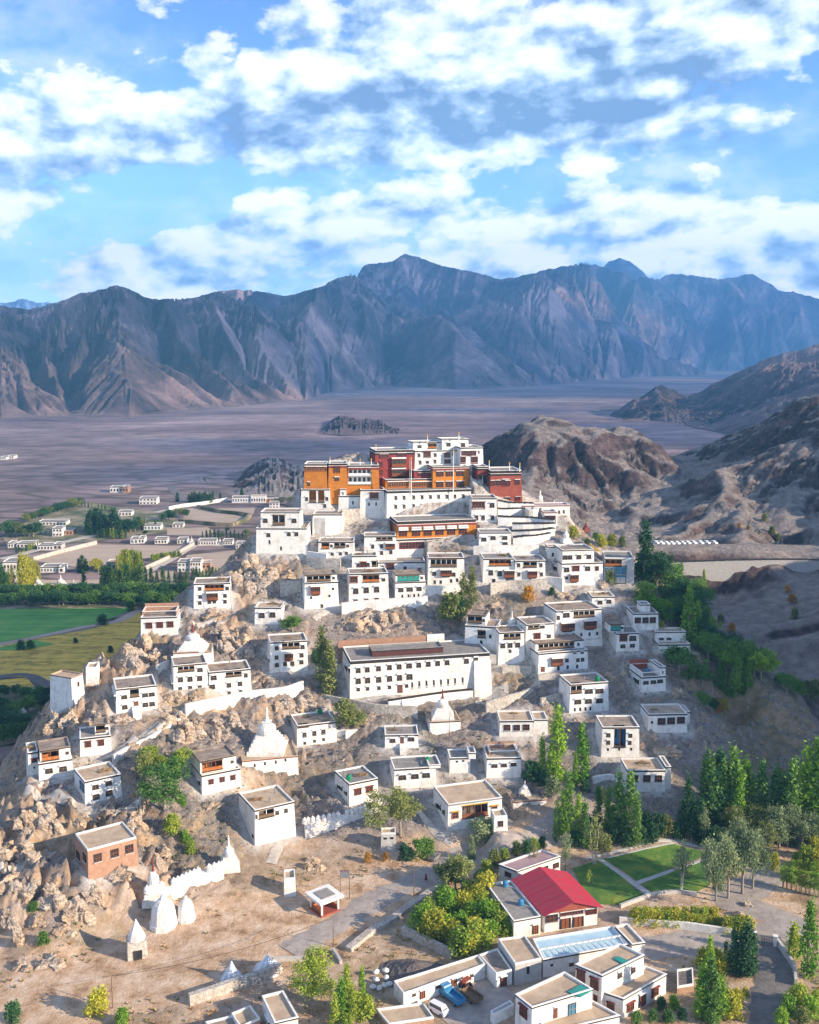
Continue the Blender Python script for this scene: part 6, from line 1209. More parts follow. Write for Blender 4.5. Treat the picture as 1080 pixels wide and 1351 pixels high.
# the terrace extras of the long hall
hall_h = [h for h in HOUSES if h.name == 'assembly_hall'][0]; fo = hall_h.foot; ex = (fo[1] - fo[0]) / hall_h.L; ey = (fo[3] - fo[0]) / hall_h.depth
wallrun('brick_wall', 'brown brick wall standing along the back of the long hall roof', 'wall', ZD, None, 0, .6, BRICK, None, hits=[np.array((*(fo[3] + ey * 1.0 + ex * t * hall_h.L), hall_h.z1 + 1.5)) for t in (-.02, .2, .4, .62)], found=9, step=3)
wallrun('brick_wall', 'whitewashed end of the wall behind the long hall', 'wall', ZD, None, 0, .6, WHITE, None, hits=[np.array((*(fo[3] + ey * 1.0 + ex * t * hall_h.L), hall_h.z1 + 1.8)) for t in (.63, .7, .76)], found=9, step=3)
r = thing('buttress', 'massive white buttress at the right end of the long hall', 'buttress', (*(fo[0] + ex * hall_h.L * .935), hall_h.z0)); mb = MB(); w = hall_h.L * .065; hh = (hall_h.z1 - hall_h.z0) * .82
q = lambda a, d, z: (ex[0] * a - ey[0] * d, ex[1] * a - ey[1] * d, z)
mb.hexa([q(-w, 2.4, -5), q(w, 2.4, -5), q(w, -.5, -5), q(-w, -.5, -5)], [q(-w * .9, .1, hh), q(w * .95, .1, hh), q(w * .95, -.6, hh), q(-w * .9, -.6, hh)]); mb.build('wall', [WHITE], r)
P = np.array((*(fo[0] + ex * hall_h.L * .58 + ey * 4.5), hall_h.z1 - .2)); r = thing('roof_finial', 'small orange brass finial on the long hall roof', 'finial', P); mb = MB(); mb.lathe([(.35, 0), (.45, .5), (.2, 1.0), (.3, 1.3), (.03, 2.2)], 10); mb.build('body', [WOODO], r)
# prayer poles and roof banners of the palace
def pole(name, label, cat, P, h, r0=.09, m=WOODB, arm=None, group=None, base=0.0, top=None):
    r = thing(name, label, cat, P, group); mb = MB(); mb.bar((0, 0, -.5 + base), (0, 0, h), r0, 7, 0, r0 * .6); mb.build('pole', [m], r)
    if arm: mb = MB(); mb.box(-arm / 2, arm / 2, -.06, .06, h * .93, h * .93 + .14); mb.build('crossarm', [m], r)
    if top: mb = MB(); mb.lathe([(.22, h - .1), (.3, h + .25), (.05, h + .7)], 8); mb.build('finial', [top], r)
    return r
for lab, x, y0, y1, Y in (('tall white prayer mast in front of the low ochre gallery', 415, 490, 240, 343), ('tall white prayer mast in front of the upper ochre temple', 790, 505, 180, 345)):
    P = PY(*uv(ZP, x, y0), Y); h = HC + raydir(*uv(ZP, x, y1))[2] * Y - P[2]; pole('prayer_mast', lab, 'mast', P, h, .16, PLAST, None, None, -3, GOLD)
for (Zq, x, y, Y) in ((ZP, 110, 150, 357), (ZP, 560, 62, 363), (ZQ, 282, 150, 353), (ZQ, 452, 165, 350), (ZQ, 538, 172, 350), (ZR, 590, 175, 349), (ZR, 710, 180, 349), (ZR, 832, 175, 349), (ZR, 380, 160, 348), (ZP, 840, 40, 364)):
    P = PY(*uv(Zq, x, y + 8), Y); pole('roof_banner', 'small dark victory banner standing on the edge of a palace roof', 'banner', P, 1.3, .18, PLAST, None, 'victory banners on the palace roofs', -.5, GOLD)
for lab, Z, x, y0, y1, arm in (('thin wooden pole at the bottom of the dirt yard', ZG, 597, 1000, 835, 0), ('thin pole standing in the fork of the road', ZL, 822, 470, 360, 0), ('left pole of the transformer pair', ZL, 862, 210, 60, 1.2), ('right pole of the transformer pair', ZL, 914, 200, 50, 1.2),
       ('slim pole beside the road near the walking person', ZI, 328, 702, 550, 0), ('mast with a white base on the gravel heap', ZK, 222, 490, 465, 0), ('light pole at the left of the car park', ZX := (820, 680, 4.154), 287, 215, 110, .8), ('tall light pole behind the parked cars', ZX, 602, 190, 95, .8), ('thin light pole at the right of the car park', ZX, 872, 230, 125, .8), ('wooden mast rising below the white stupa terrace', ZD, 767, 700, 580, 0), ('mast standing in front of the block house on the cliff path', ZC, 583, 300, 130, 0)):
    P = hit(*uv(Z, x, y0)) if 'car park' not in lab and 'parked' not in lab else PY(*uv(Z, x, y0), 470); h = HC + raydir(*uv(Z, x, y1))[2] * P[1] - P[2]; pole('utility_pole', lab, 'pole', P, max(h, 1.5), .10, WOODB if 'light' not in lab else STEEL, arm or None)
a, b = (hit(*uv(ZL, 862, 210)), hit(*uv(ZL, 914, 200))); r = thing('transformer', 'grey transformer box hung between a pair of poles', 'transformer', (a + b) / 2 + np.array((0, 0, 5.2))); mb = MB(); mb.box(-1, 1, -.5, .5, 0, 1.2); mb.build('box', [STEEL], r)
for k in range(3): mb = MB(); mb.lathe([(.12, 1.2), (.16, 1.3), (.1, 1.5)], 7, (-.6 + .6 * k, 0)); mb.build('insulator', [BRICKR], r)
# gate on the lower right road
A, Bq = hit(*uv(ZN, 706, 706)), hit(*uv(ZN, 828, 728)); d = Vector(Bq - A); L = d.length; r = thing('road_gate', 'barred metal gate between white posts across the lower right road', 'gate', A, rz=math.atan2(d.y, d.x))
for x in (0, L): mb = MB(); mb.box(x - .35, x + .35, -.35, .35, -.5, 2.1); mb.box(x - .45, x + .45, -.45, .45, 2.1, 2.3); mb.build('post', [PLAST], r)
for k in range(2):
    mb = MB(); x0, x1 = .4 + k * (L - .8) / 2, .4 + (k + 1) * (L - .8) / 2 - .05
    for z in (.3, 1.0, 1.7): mb.box(x0, x1, -.04, .04, z, z + .1)
    for j in range(6): x = x0 + (x1 - x0) * j / 5; mb.box(x - .04, x + .04, -.035, .035, .3, 1.75)
    mb.build('gate_leaf', [STEEL], r)
# heap of gravel, sacks
P = hit(*uv(ZK, 240, 590)); r = tag(thing('gravel_heap', 'dark heap of gravel in the yard above the store row', 'gravel heap', P), 'dark heap of gravel in the yard above the store row', 'gravel heap')
n, mm = 26, 14; v = []; f = []
for j in range(mm):
    for i in range(n): a = i * 2 * math.pi / n; t = j / (mm - 1); rr = 6.2 * t * (1 + .12 * math.sin(3 * a + 1)); v.append((rr * math.cos(a) * 1.15, rr * math.sin(a) * .8, 2.3 * (1 - t) ** 1.1 + .18 * random.random() - .2))
for j in range(mm - 1):
    for i in range(n): f.append((j * n + i, (j + 1) * n + i, (j + 1) * n + (i + 1) % n, j * n + (i + 1) % n))
mesh_obj('heap', v, f, GRAVEL, r)
for k, (x, y) in enumerate(((45, 662), (75, 668), (60, 640), (60, 612), (98, 655), (122, 648), (108, 630), (105, 605))):
    P = hit(*uv(ZK, x, y)); P[2] += (0, 0, .5, .9, 0, 0, .5, .9)[k]; mb = MB(); mb.lathe([(.3, 0), (.75, .12), (.85, .45), (.7, .8), (.3, .95), (.34, 1.05)], 9); o = mb.build('white_sack', [PLAST], None, smooth=True); tag(o, 'full white sack in the pile left of the gravel heap', 'sack', 'white sacks piled left of the gravel heap', P); o.scale = (.8, .6, .7); o.rotation_euler = (0, 0, k * 1.3)
# tanks and oddments on roofs
for lab, Z, x, y, m, hh in (('green water tank on the roof of the three window house', ZD, 652, 822, 'D4', 0), ('green water tank on the roof of the house with two brown windows', ZD, 242, 915, 'D5', 0), ('green tank on the roof of the house with a maroon loggia', ZC, 1050, 803, 'C8', 0), ('green tank on the roof of the corner loggia house', ZE, 548, 440, 'E7', 0), ('blue drum on the roof of the red terrace house', ZE, 832, 350, 'E6', 0)):
    u, v = uv(Z, x, y); best = min(HOUSES, key=lambda h: abs(at_px(h)[0] - u) + abs(at_px(h)[1] - v)) if False else None
    d = raydir(u, v); hs = [h for h in HOUSES if inpoly(np.array([d[0] * ((h.z1 - HC) / d[2])]), np.array([(h.z1 - HC) / d[2]]), np.array(h.foot))[0]]
    if hs: h = hs[0]; P = PZ(u, v, h.z1 - .27)
    else: h = min(HOUSES, key=lambda h: np.hypot(*(sum(h.foot) / 4 - PZ(u, v, h.z1)[:2]))); P = np.array((*(sum(h.foot) / 4), h.z1 - .27))
    r = thing('water_tank', lab, 'tank', P); mb = MB(); mb.lathe([(.6, 0), (.65, .1), (.65, .9), (.62, .95), (.65, 1.0), (.4, 1.25), (.2, 1.35)], 12); mb.build('drum', [BLUEP if 'blue' in lab else GREENP], r); mb = MB(); mb.lathe([(.22, 1.35), (.22, 1.45)], 10); mb.build('lid', [BLACK], r)
# ------------------------------------------------------------------ vehicles
def profile(mb, pts, w, m=0, tuck=0.0):
    n = len(pts); base = len(mb.v)
    for s in (-1, 1):
        for x, z in pts: mb.v.append(Vector((x, s * (w / 2 - tuck * max(0, z - .9)), z)))
    mb.f.append([base + i for i in range(n)]); mb.m.append(m); mb.f.append([base + n + i for i in range(n)][::-1]); mb.m.append(m)
    for i in range(n): mb.f.append([base + (i + 1) % n, base + i, base + n + i, base + n + (i + 1) % n]); mb.m.append(m)
def wheels(r, xs, w, rad):
    for x in xs:
        for s in (-1, 1):
            mb = MB(); mb.bar((x, s * (w / 2 - .2), rad), (x, s * (w / 2 + .02), rad), rad, 14); o = mb.build('wheel', [RUBBER], r)
            mb = MB(); mb.bar((x, s * (w / 2 - .05), rad), (x, s * (w / 2 + .04), rad), rad * .55, 10); mb.build('rim', [STEEL], o)
def car(name, label, cat, loc, rz, body, glass, paint, L, w, wx, rad=.31, group=None):
    r = thing(name, label, cat, loc, group, rz); mb = MB(); profile(mb, body, w, 0, .18); mb.build('body', [paint], r)
    mb = MB(); profile(mb, glass, w + .02, 0, .18); mb.build('side_windows', [GLASS], r)
    mb = MB(); (x0, z0), (x1, z1) = glass[0], glass[1]; hw = w / 2 - .16
    mb.face([(x0 + .13, -hw, z0 + .02), (x0 + .13, hw, z0 + .02), (x1 + .10, hw * .9, z1), (x1 + .10, -hw * .9, z1)]); mb.build('windscreen', [GLASS], r)
    for s in (-1, 1): mb = MB(); mb.box(body[-2][0] - .06, body[-2][0] + .03, s * w * .36 - .16, s * w * .36 + .16, .58, .74); mb.build('headlight', [PLAST], r)
    wheels(r, wx, w, rad); return r
SEDAN = ([(-1.75, .25), (-1.8, .8), (-1.5, .95), (-1.15, 1.42), (.25, 1.45), (.85, .98), (1.7, .82), (1.78, .55), (1.75, .25)], [(.70, 1.0), (.20, 1.38), (-1.05, 1.36), (-1.35, 1.0)])
VAN = ([(-1.65, .25), (-1.68, 1.0), (-1.55, 1.75), (1.0, 1.78), (1.45, 1.1), (1.7, .9), (1.72, .5), (1.7, .25)], [(1.32, 1.1), (.95, 1.66), (-1.45, 1.66), (-1.52, 1.1)])
rows = [(205, 186, 1), (234, 184, 0), (262, 186, 0), (297, 186, 0), (328, 186, 0), (365, 187, 0), (402, 188, 0)], [(182, 214, 0), (210, 214, 0), (240, 212, 0), (268, 211, 0), (297, 210, 0), (326, 209, 0), (355, 208, 0), (388, 206, 0), (425, 206, 0), (460, 206, 0), (500, 207, 0)]
GC = 'white cars parked in two rows on the upper car park'; carp = None
for rw in rows:
    for x, y, k in rw:
        P = PY(*uv(ZX, x, y), 470 if rw is rows[0] else 455); P[2] = ground(P[0], P[1]) + .02
        if k: car('minibus', 'boxy white minibus at the left end of the back row of parked cars', 'minibus', P, R(-60), [(a * 1.15, b * 1.3) for a, b in VAN[0]], [(a * 1.15, b * 1.3) for a, b in VAN[1]], CARW, 4, 1.9, (-1.2, 1.2))
        elif carp is None: carp = car('parked_car', 'small white car parked in the rows of the upper car park', 'car', P, R(-62), *SEDAN, CARW, 3.6, 1.6, (-1.1, 1.1), group=GC)
        else: clone(carp, P, R(-62 + random.uniform(-4, 4)), label='small white car parked in the rows of the upper car park', group=GC)
P = hit(*uv(ZK, 352, 780)); car('white_van', 'white minivan parked in the yard beside the blue truck', 'van', P + np.array((0, 0, .06)), R(-40), *VAN, CARW, 3.5, 1.5, (-1.05, 1.05))
P = hit(*uv(ZK, 415, 720)); r = thing('blue_truck', 'blue truck with an empty cargo bed parked beside the white van', 'truck', P + np.array((0, 0, .06)), rz=R(128))
mb = MB(); profile(mb, [(1.1, .5), (1.1, 2.0), (1.25, 2.2), (2.3, 2.2), (2.6, 1.4), (2.7, .5)], 1.9, 0, .08); mb.build('cab', [BLUEP], r); mb = MB(); profile(mb, [(2.48, 1.45), (2.28, 2.05), (1.4, 2.05), (1.4, 1.45)], 1.93, 0, .08); mb.face([(2.62, -.8, 1.42), (2.62, .8, 1.42), (2.36, .75, 2.1), (2.36, -.75, 2.1)]); mb.build('side_windows', [GLASS], r)
mb = MB(); mb.box(-2.6, 1.0, -.95, .95, .7, .85); mb.box(-2.6, 1.0, -.95, -.87, .85, 1.5); mb.box(-2.6, 1.0, .87, .95, .85, 1.5); mb.box(-2.6, -2.52, -.87, .87, .85, 1.5); mb.box(.92, 1.0, -.87, .87, .85, 1.7); mb.build('cargo_bed', [BLUEP], r); wheels(r, (-1.6, 1.8), 1.85, .42)
P = hit(*uv(ZK, 510, 720)); r = thing('trailer', 'dark brown farm trailer with an empty bed in the truck yard', 'trailer', P + np.array((0, 0, .06)), rz=R(128))
mb = MB(); mb.box(-1.9, 1.9, -1.0, 1.0, .75, .9); mb.box(-1.9, 1.9, -1.0, -.92, .9, 1.45); mb.box(-1.9, 1.9, .92, 1.0, .9, 1.45); mb.box(-1.9, -1.82, -.92, .92, .9, 1.45); mb.box(1.82, 1.9, -.92, .92, .9, 1.45); mb.build('bed', [WOODB], r); mb = MB(); mb.bar((1.9, .3, .8), (2.9, 0, .7), .06); mb.bar((1.9, -.3, .8), (2.9, 0, .7), .06); mb.build('drawbar', [STEEL], r); wheels(r, (-.6,), 1.9, .42)
P = hit(*uv(ZK, 480, 668)); r = thing('tractor', 'red tractor hitched in front of the brown trailer', 'tractor', P + np.array((0, 0, .06)), rz=R(128))
mb = MB(); mb.box(.1, 1.6, -.35, .35, .6, 1.3, 0, .05, .05); mb.build('bonnet', [BRICKR], r); mb = MB(); mb.box(-.5, .1, -.3, .3, .6, .95); mb.box(-.55, -.4, -.3, .3, .95, 1.4); mb.build('seat', [BLACK], r); mb = MB()
for x, y in ((-.7, .6), (-.7, -.6), (.2, .6), (.2, -.6)): mb.bar((x, y, .9), (x, y, 2.1), .05)
mb.box(-.85, .35, -.75, .75, 2.1, 2.2); mb.build('canopy', [BRICKR], r); wheels(r, (-.5,), 1.5, .65); wheels(r, (1.2,), 1.2, .36)
P = hit(*uv(ZI, 435, 515)); car('parked_car', 'dark car parked beside the round bush by the road', 'car', P + np.array((0, 0, .1)), R(60), *SEDAN, STEEL, 3.6, 1.6, (-1.1, 1.1))
# the person walking on the road
P = hit(*uv(ZI, 390, 627)); P[2] += .1
def person(P, label, rz):
    r = thing('person', label, 'person', P, rz=rz)
    J = dict(hip=(0, 0, .93), waist=(0, 0, 1.08), chest=(0, .01, 1.32), neck=(0, .01, 1.47), head=(0, -.02, 1.60), top=(0, -.02, 1.70), ls=(.19, .01, 1.40), le=(.24, .05, 1.13), lh=(.24, -.08, .90), lf=(.24, -.12, .80), rs=(-.19, .01, 1.40), re=(-.24, .02, 1.12), rh=(-.25, .08, .88), rf=(-.25, .10, .78),
             lp=(.10, 0, .90), lk=(.11, -.13, .50), la=(.11, -.10, .08), lt=(.11, -.26, .03), rp=(-.10, 0, .90), rk=(-.11, .06, .50), ra=(-.11, .22, .10), rt=(-.11, .10, .03))
    rad = dict(hip=.15, waist=.14, chest=.16, neck=.055, head=.095, top=.06, ls=.06, le=.042, lh=.032, lf=.03, rs=.06, re=.042, rh=.032, rf=.03, lp=.09, lk=.062, la=.04, lt=.035, rp=.09, rk=.062, ra=.04, rt=.035)
    E = ['hip waist', 'waist chest', 'chest neck', 'neck head', 'head top', 'chest ls', 'ls le', 'le lh', 'lh lf', 'chest rs', 'rs re', 're rh', 'rh rf', 'hip lp', 'lp lk', 'lk la', 'la lt', 'hip rp', 'rp rk', 'rk ra', 'ra rt']
    ks = list(J); me = bpy.data.meshes.new('body'); me.from_pydata([J[k] for k in ks], [tuple(ks.index(x) for x in e.split()) for e in E], []); me.materials.append(SKIN)
    o = bpy.data.objects.new('body', me); COL.objects.link(o); o.parent = r; o.modifiers.new('skin', 'SKIN'); sk = me.skin_vertices[0].data
    for i, k in enumerate(ks): sk[i].radius = (rad[k], rad[k]); sk[i].use_root = (k == 'hip')
    o.modifiers.new('sub', 'SUBSURF').render_levels = 2
    mb = MB(); mb.lathe([(.30, .35), (.24, .8), (.19, 1.05), (.21, 1.3), (.20, 1.42), (.07, 1.48)], 14); mb.build('robe', [ROBE], r, smooth=True)
    for s in (-1, 1): mb = MB(); mb.bar((s * .17, .01, 1.41), (s * .245, .04, 1.10), .075, 8, 0, .06); mb.build('sleeve', [ROBE], r)
    mb = MB(); mb.lathe([(.10, 1.60), (.108, 1.66), (.085, 1.73), (.02, 1.755)], 12, (0, 0)); mb.build('hair', [HAIR], r, smooth=True)
person(P, 'person in a dark red robe walking along the road below the pole', R(120))
# ------------------------------------------------------------------ valley village
def vhouse(label, Z, bl, brx, top, depth=9, nw=4, wall=None, roof='g', rot=4, kind='W', trim='black', rows=1, cat='house', name='valley_house'):
    h = H(name, label, cat, Z, bl, brx, top, rot, depth, (), z=0.0, wall=wall, roof=roof, trim=trim, found=1, band=.5); HOUSES.pop()
    x0, x1 = bl[0], brx; hh = bl[1] - top; fe = []
    for rr in range(rows):
        y = top + hh * (rr + .55) / rows; fe += W(kind, [(x0 + (x1 - x0) * (k + .5) / nw, y) for k in range(nw)], (x1 - x0) / nw * .5, hh / rows * .42)
    h.feats = fe; return build_house(h)
vhouse('long two storey valley house with a grey roof behind the left yellow poplars', ZV2, (22, 1010), 145, 872, 12, 5, rows=2)
vhouse('long blue shuttered valley building beside the yellow poplars', ZV2, (290, 948), 420, 908, 10, 6, kind='B'); vhouse('white end block of the blue shuttered valley building', ZV2, (421, 950), 456, 905, 9, 1)
vhouse('white house alone in the upper valley fields', ZV2, (785, 378), 872, 338, 12, 4); vhouse('brown end room of the house alone in the upper valley fields', ZV2, (874, 380), 915, 335, 12, 2, wall='brick')
vhouse('white valley house left of the dark poplar row', ZV3, (20, 322), 135, 280, 12, 5, rows=2); vhouse('bluish row house between the dark valley trees', ZV2, (278, 612), 475, 583, 10, 8)
vhouse('pink and white valley house below the bluish row house', ZV2, (375, 690), 445, 630, 10, 3, rows=2); vhouse('low brown valley shed right of the pink and white house', ZV2, (448, 680), 520, 648, 10, 3, wall='brick')
vhouse('white valley house at the far left road', ZV2, (58, 770), 100, 735, 9, 2); vhouse('long white valley house at the far left road', ZV2, (120, 770), 250, 738, 9, 5); vhouse('low white row of rooms beside the far left road', ZV2, (268, 788), 380, 752, 9, 5); vhouse('tan house at the end of the low row of rooms', ZV2, (382, 785), 440, 745, 9, 2, wall='c')
vhouse('blue and white valley house beside the large bare field', ZV2, (930, 742), 985, 705, 9, 2, kind='B'); vhouse('white valley house with an arched end beside the large bare field', ZV2, (987, 740), 1030, 700, 9, 2)
vhouse('tiny white house row far out on the plain', ZV2, (0, 142), 45, 124, 14, 3); vhouse('second tiny white house far out on the plain', ZV2, (50, 136), 100, 116, 14, 3); vhouse('small white valley house in front of the dark clump', ZV2, (845, 545), 940, 512, 9, 4)
vhouse('valley house with a blue sheet front beside the trees', ZV3, (50, 488), 160, 455, 9, 5, kind='B'); vhouse('low white shed on the edge of the walled field', ZV3, (235, 472), 305, 448, 8, 3)
vhouse('blue painted school row under the shadowed hill', ZV3, (620, 312), 740, 275, 10, 7, kind='B'); vhouse('long yellow edged row under the shadowed hill', ZV3, (742, 312), 840, 270, 10, 6, trim=None, roof='t'); vhouse('orange building end under the shadowed hill', ZV3, (842, 308), 920, 288, 9, 3, wall='o'); vhouse('bluish white house behind the corner fort', ZV3, (862, 348), 925, 310, 9, 3, rows=2)
vhouse('long white row with dark windows below the walled field', ZV3, (400, 588), 520, 556, 9, 7); vhouse('white row joined to the long row below the walled field', ZV3, (560, 585), 625, 558, 9, 4); vhouse('small white house left of the long row', ZV3, (265, 575), 330, 548, 9, 3); vhouse('white round gabled house at the left of the valley row', ZV3, (120, 578), 200, 545, 9, 4)
vhouse('two storey blue and white house among sunlit plots', ZV3, (268, 758), 345, 695, 10, 3, kind='B', rows=2); vhouse('white two storey house among sunlit plots', ZV3, (347, 760), 420, 690, 10, 4, rows=2); vhouse('orange mud house among sunlit plots', ZV3, (422, 742), 480, 702, 9, 2, wall='brick', roof='t'); vhouse('tan barn behind the yellow round tree', ZV2, (760, 935), 830, 875, 9, 2, wall='c', roof='t')
vhouse('low white house behind the tall yellow poplar', ZV3, (645, 610), 700, 575, 9, 3)
for lab, Z, x, y, w, t in (('white valley stupa nearest the left yellow poplars', ZV2, 265, 1058, 80, 975), ('largest white valley stupa behind the green field', ZV2, 425, 1060, 105, 970), ('squat white valley stupa right of the largest one', ZV2, 520, 1058, 70, 1000), ('white valley stupa at the left end of the long row', ZV3, 357, 580, 42, 528), ('white valley stupa in the middle of the long row', ZV3, 541, 582, 32, 535), ('small white valley stupa at the right of the long row', ZV3, 690, 610, 30, 560)):
    stupa(lab, Z, x, y, w, t, WHITE, PZ(*uv(Z, x, y), 0))

# stovepipes, fodder stacked on the roofs, cables
FM = []
for sd in range(3):
    rg = np.random.default_rng(sd); mb = MB()
    for k in range(90): x, y = rg.uniform(-1.3, 1.3), rg.uniform(-.5, .5); z = .05 + .5 * rg.random() * (1 - abs(x) / 1.6); d = Vector((rg.normal(), rg.normal() * .4, rg.normal() * .25)).normalized() * rg.uniform(.3, .8); mb.bar(Vector((x, y, z)) - d / 2, Vector((x, y, z)) + d / 2, .05, 4)
    o = mb.build('fodder_heap', [mat('dry_fodder', (0.20, 0.13, 0.07), (0.34, 0.24, 0.13), 2.0)], link=False); FM.append(o.data)
rf = random.Random(9)
for h in [h for h in HOUSES if h.name == 'monk_house']:
    root = HROOT[h.label]; f = h.foot
    for k in range(rf.choice((1, 1, 2))):
        t, q = rf.uniform(.15, .85), rf.uniform(.25, .8); p = (f[0] * (1 - t) + f[1] * t) * (1 - q) + (f[3] * (1 - t) + f[2] * t) * q; mb = MB(); mb.lathe([(.12, -.05), (.12, 1.0), (.2, 1.02), (.2, 1.12)], 8, (0, 0)); o = mb.build('stovepipe', [STEEL], root); o.location = Vector((p[0], p[1], h.z1 - .28)) - Vector(root.location)
    if rf.random() < .7 and not any(a[0] in ('loft', 'block', 'terrace', 'clere') for a in h.adds):
        t, q = rf.uniform(.25, .75), rf.uniform(.45, .8); p = (f[0] * (1 - t) + f[1] * t) * (1 - q) + (f[3] * (1 - t) + f[2] * t) * q
        o = bpy.data.objects.new('fodder_heap', rf.choice(FM)); COL.objects.link(o); o.rotation_euler = (0, 0, math.atan2(f[1][1] - f[0][1], f[1][0] - f[0][0]) + rf.uniform(-.2, .2)); s_ = rf.uniform(.7, 1.25); o.scale = (s_, s_, s_); tag(o, 'heap of brown dried fodder stacked on the flat roof of a white house', 'fodder', 'heaps of dried fodder on the roofs', (p[0], p[1], h.z1 - .27))
def cable(label, a, b, sag):
    mid = (Vector(a) + Vector(b)) / 2; r = thing('cable', label, 'cable', mid); mb = MB(); n = 14; pt = [Vector(a).lerp(Vector(b), k / n) - Vector((0, 0, sag * 4 * (k / n) * (1 - k / n))) - mid for k in range(n + 1)]
    for p, q in zip(pt[:-1], pt[1:]): mb.bar(p, q, .035, 4)
    mb.build('wire', [BLACK], r)
cable('thin cable running from the gatehouse down to the golden roof', PY(*uv(ZB, 660, 415), 345), PY(*uv(ZB, 850, 560), 330), 1.0)
cable('wire strung between the left transformer pole and the road pole', hit(*uv(ZL, 862, 210)) + np.array((0, 0, 6)), hit(*uv(ZI, 328, 702)) + np.array((0, 0, 7)), 1.0)
cable('wire strung from the dirt yard pole towards the fork of the road', hit(*uv(ZG, 597, 1000)) + np.array((0, 0, 6)), hit(*uv(ZL, 822, 470)) + np.array((0, 0, 6)), 1.5)
# ------------------------------------------------------------------ rocks
def rock_mesh(seed, sub_=5):
    bm = bmesh.new(); bmesh.ops.create_icosphere(bm, subdivisions=sub_, radius=1.0); rg = np.random.default_rng(seed)
    co = np.array([v.co for v in bm.verts])
    for k in range(34):
        n = rg.normal(size=3); n[2] *= .6; n /= np.linalg.norm(n); d = rg.uniform(.38, .84); q = co @ n - d; co = co - np.clip(q, 0, None)[:, None] * n * .97
    if sub_ > 2:                                         # tilted beds, joints and splinters
        bed = np.array((.55, .25, .80)); lay = co @ bed * 6.5 + fbm(co[:, 0] * 2 + seed, co[:, 1] * 2 + co[:, 2], 3, seed) * 1.6; saw = lay - np.floor(lay); lid = np.floor(lay)
        t = (h2(lid, lid * 0 + seed, 2.0) - .5) * .16 + (.5 - saw) * .12
        f1, f2, hid, bx, by = worley(co[:, 0] * 2.2 - co[:, 2] * 1.3 + seed, co[:, 1] * 2.2 + co[:, 2] * 1.1, seed + 3.0); t = t + (hid - .5) * .20 + (bx + by) * .14 - np.clip(.06 - (f2 - f1), 0, 1) * 1.2
        t = t + fbm(co[:, 0] * 9 + co[:, 2] * 4, co[:, 1] * 9 - co[:, 2] * 3, 4, seed + 7) * .045; co = co * (1 + t[:, None])
    for v, c in zip(bm.verts, co): v.co = c
    me = bpy.data.meshes.new('rock_outcrop'); bm.to_mesh(me); bm.free(); me.materials.append(GROCK); return me
RM = [rock_mesh(s) for s in (3, 8, 14, 21, 33, 47)]
GR = 'tan rock outcrops on the left half of the hill'
def rock(Z, x, y, w, h, *a, **k):
    if max(w, h) < 75 or len(a) and a[1] is None: return one_rock(Z, x, y, w, h, *a, **k)
    for dx, dy, f in ((-.24, .10, .66), (.22, .16, .62), (.02, -.20, .60)): one_rock(Z, x + dx * w, y + dy * h, w * f, h * f, *a, **k)
def one_rock(Z, x, y, w, h, label='craggy tan rock outcrop breaking through the left half of the hill', group=GR, tilt=None):
    u, v = uv(Z, x, y + h * .35); P = hit(u, v); m = w / Z[2] / FPX * np.hypot(P[1], HC - P[2]); hh = h / Z[2] / FPX * np.hypot(P[1], HC - P[2])
    o = bpy.data.objects.new('rock_outcrop', random.choice(RM)); COL.objects.link(o); o.location = (P[0], P[1] + m * .2, P[2] - hh * .02)
    o.scale = (m * .80, m * .66, hh * .80); o.rotation_euler = (random.uniform(-.25, .25), (-.30 if tilt is None else tilt) + random.uniform(-.25, .15), random.uniform(-.9, .9)); tag(o, label, 'rock', group); return o
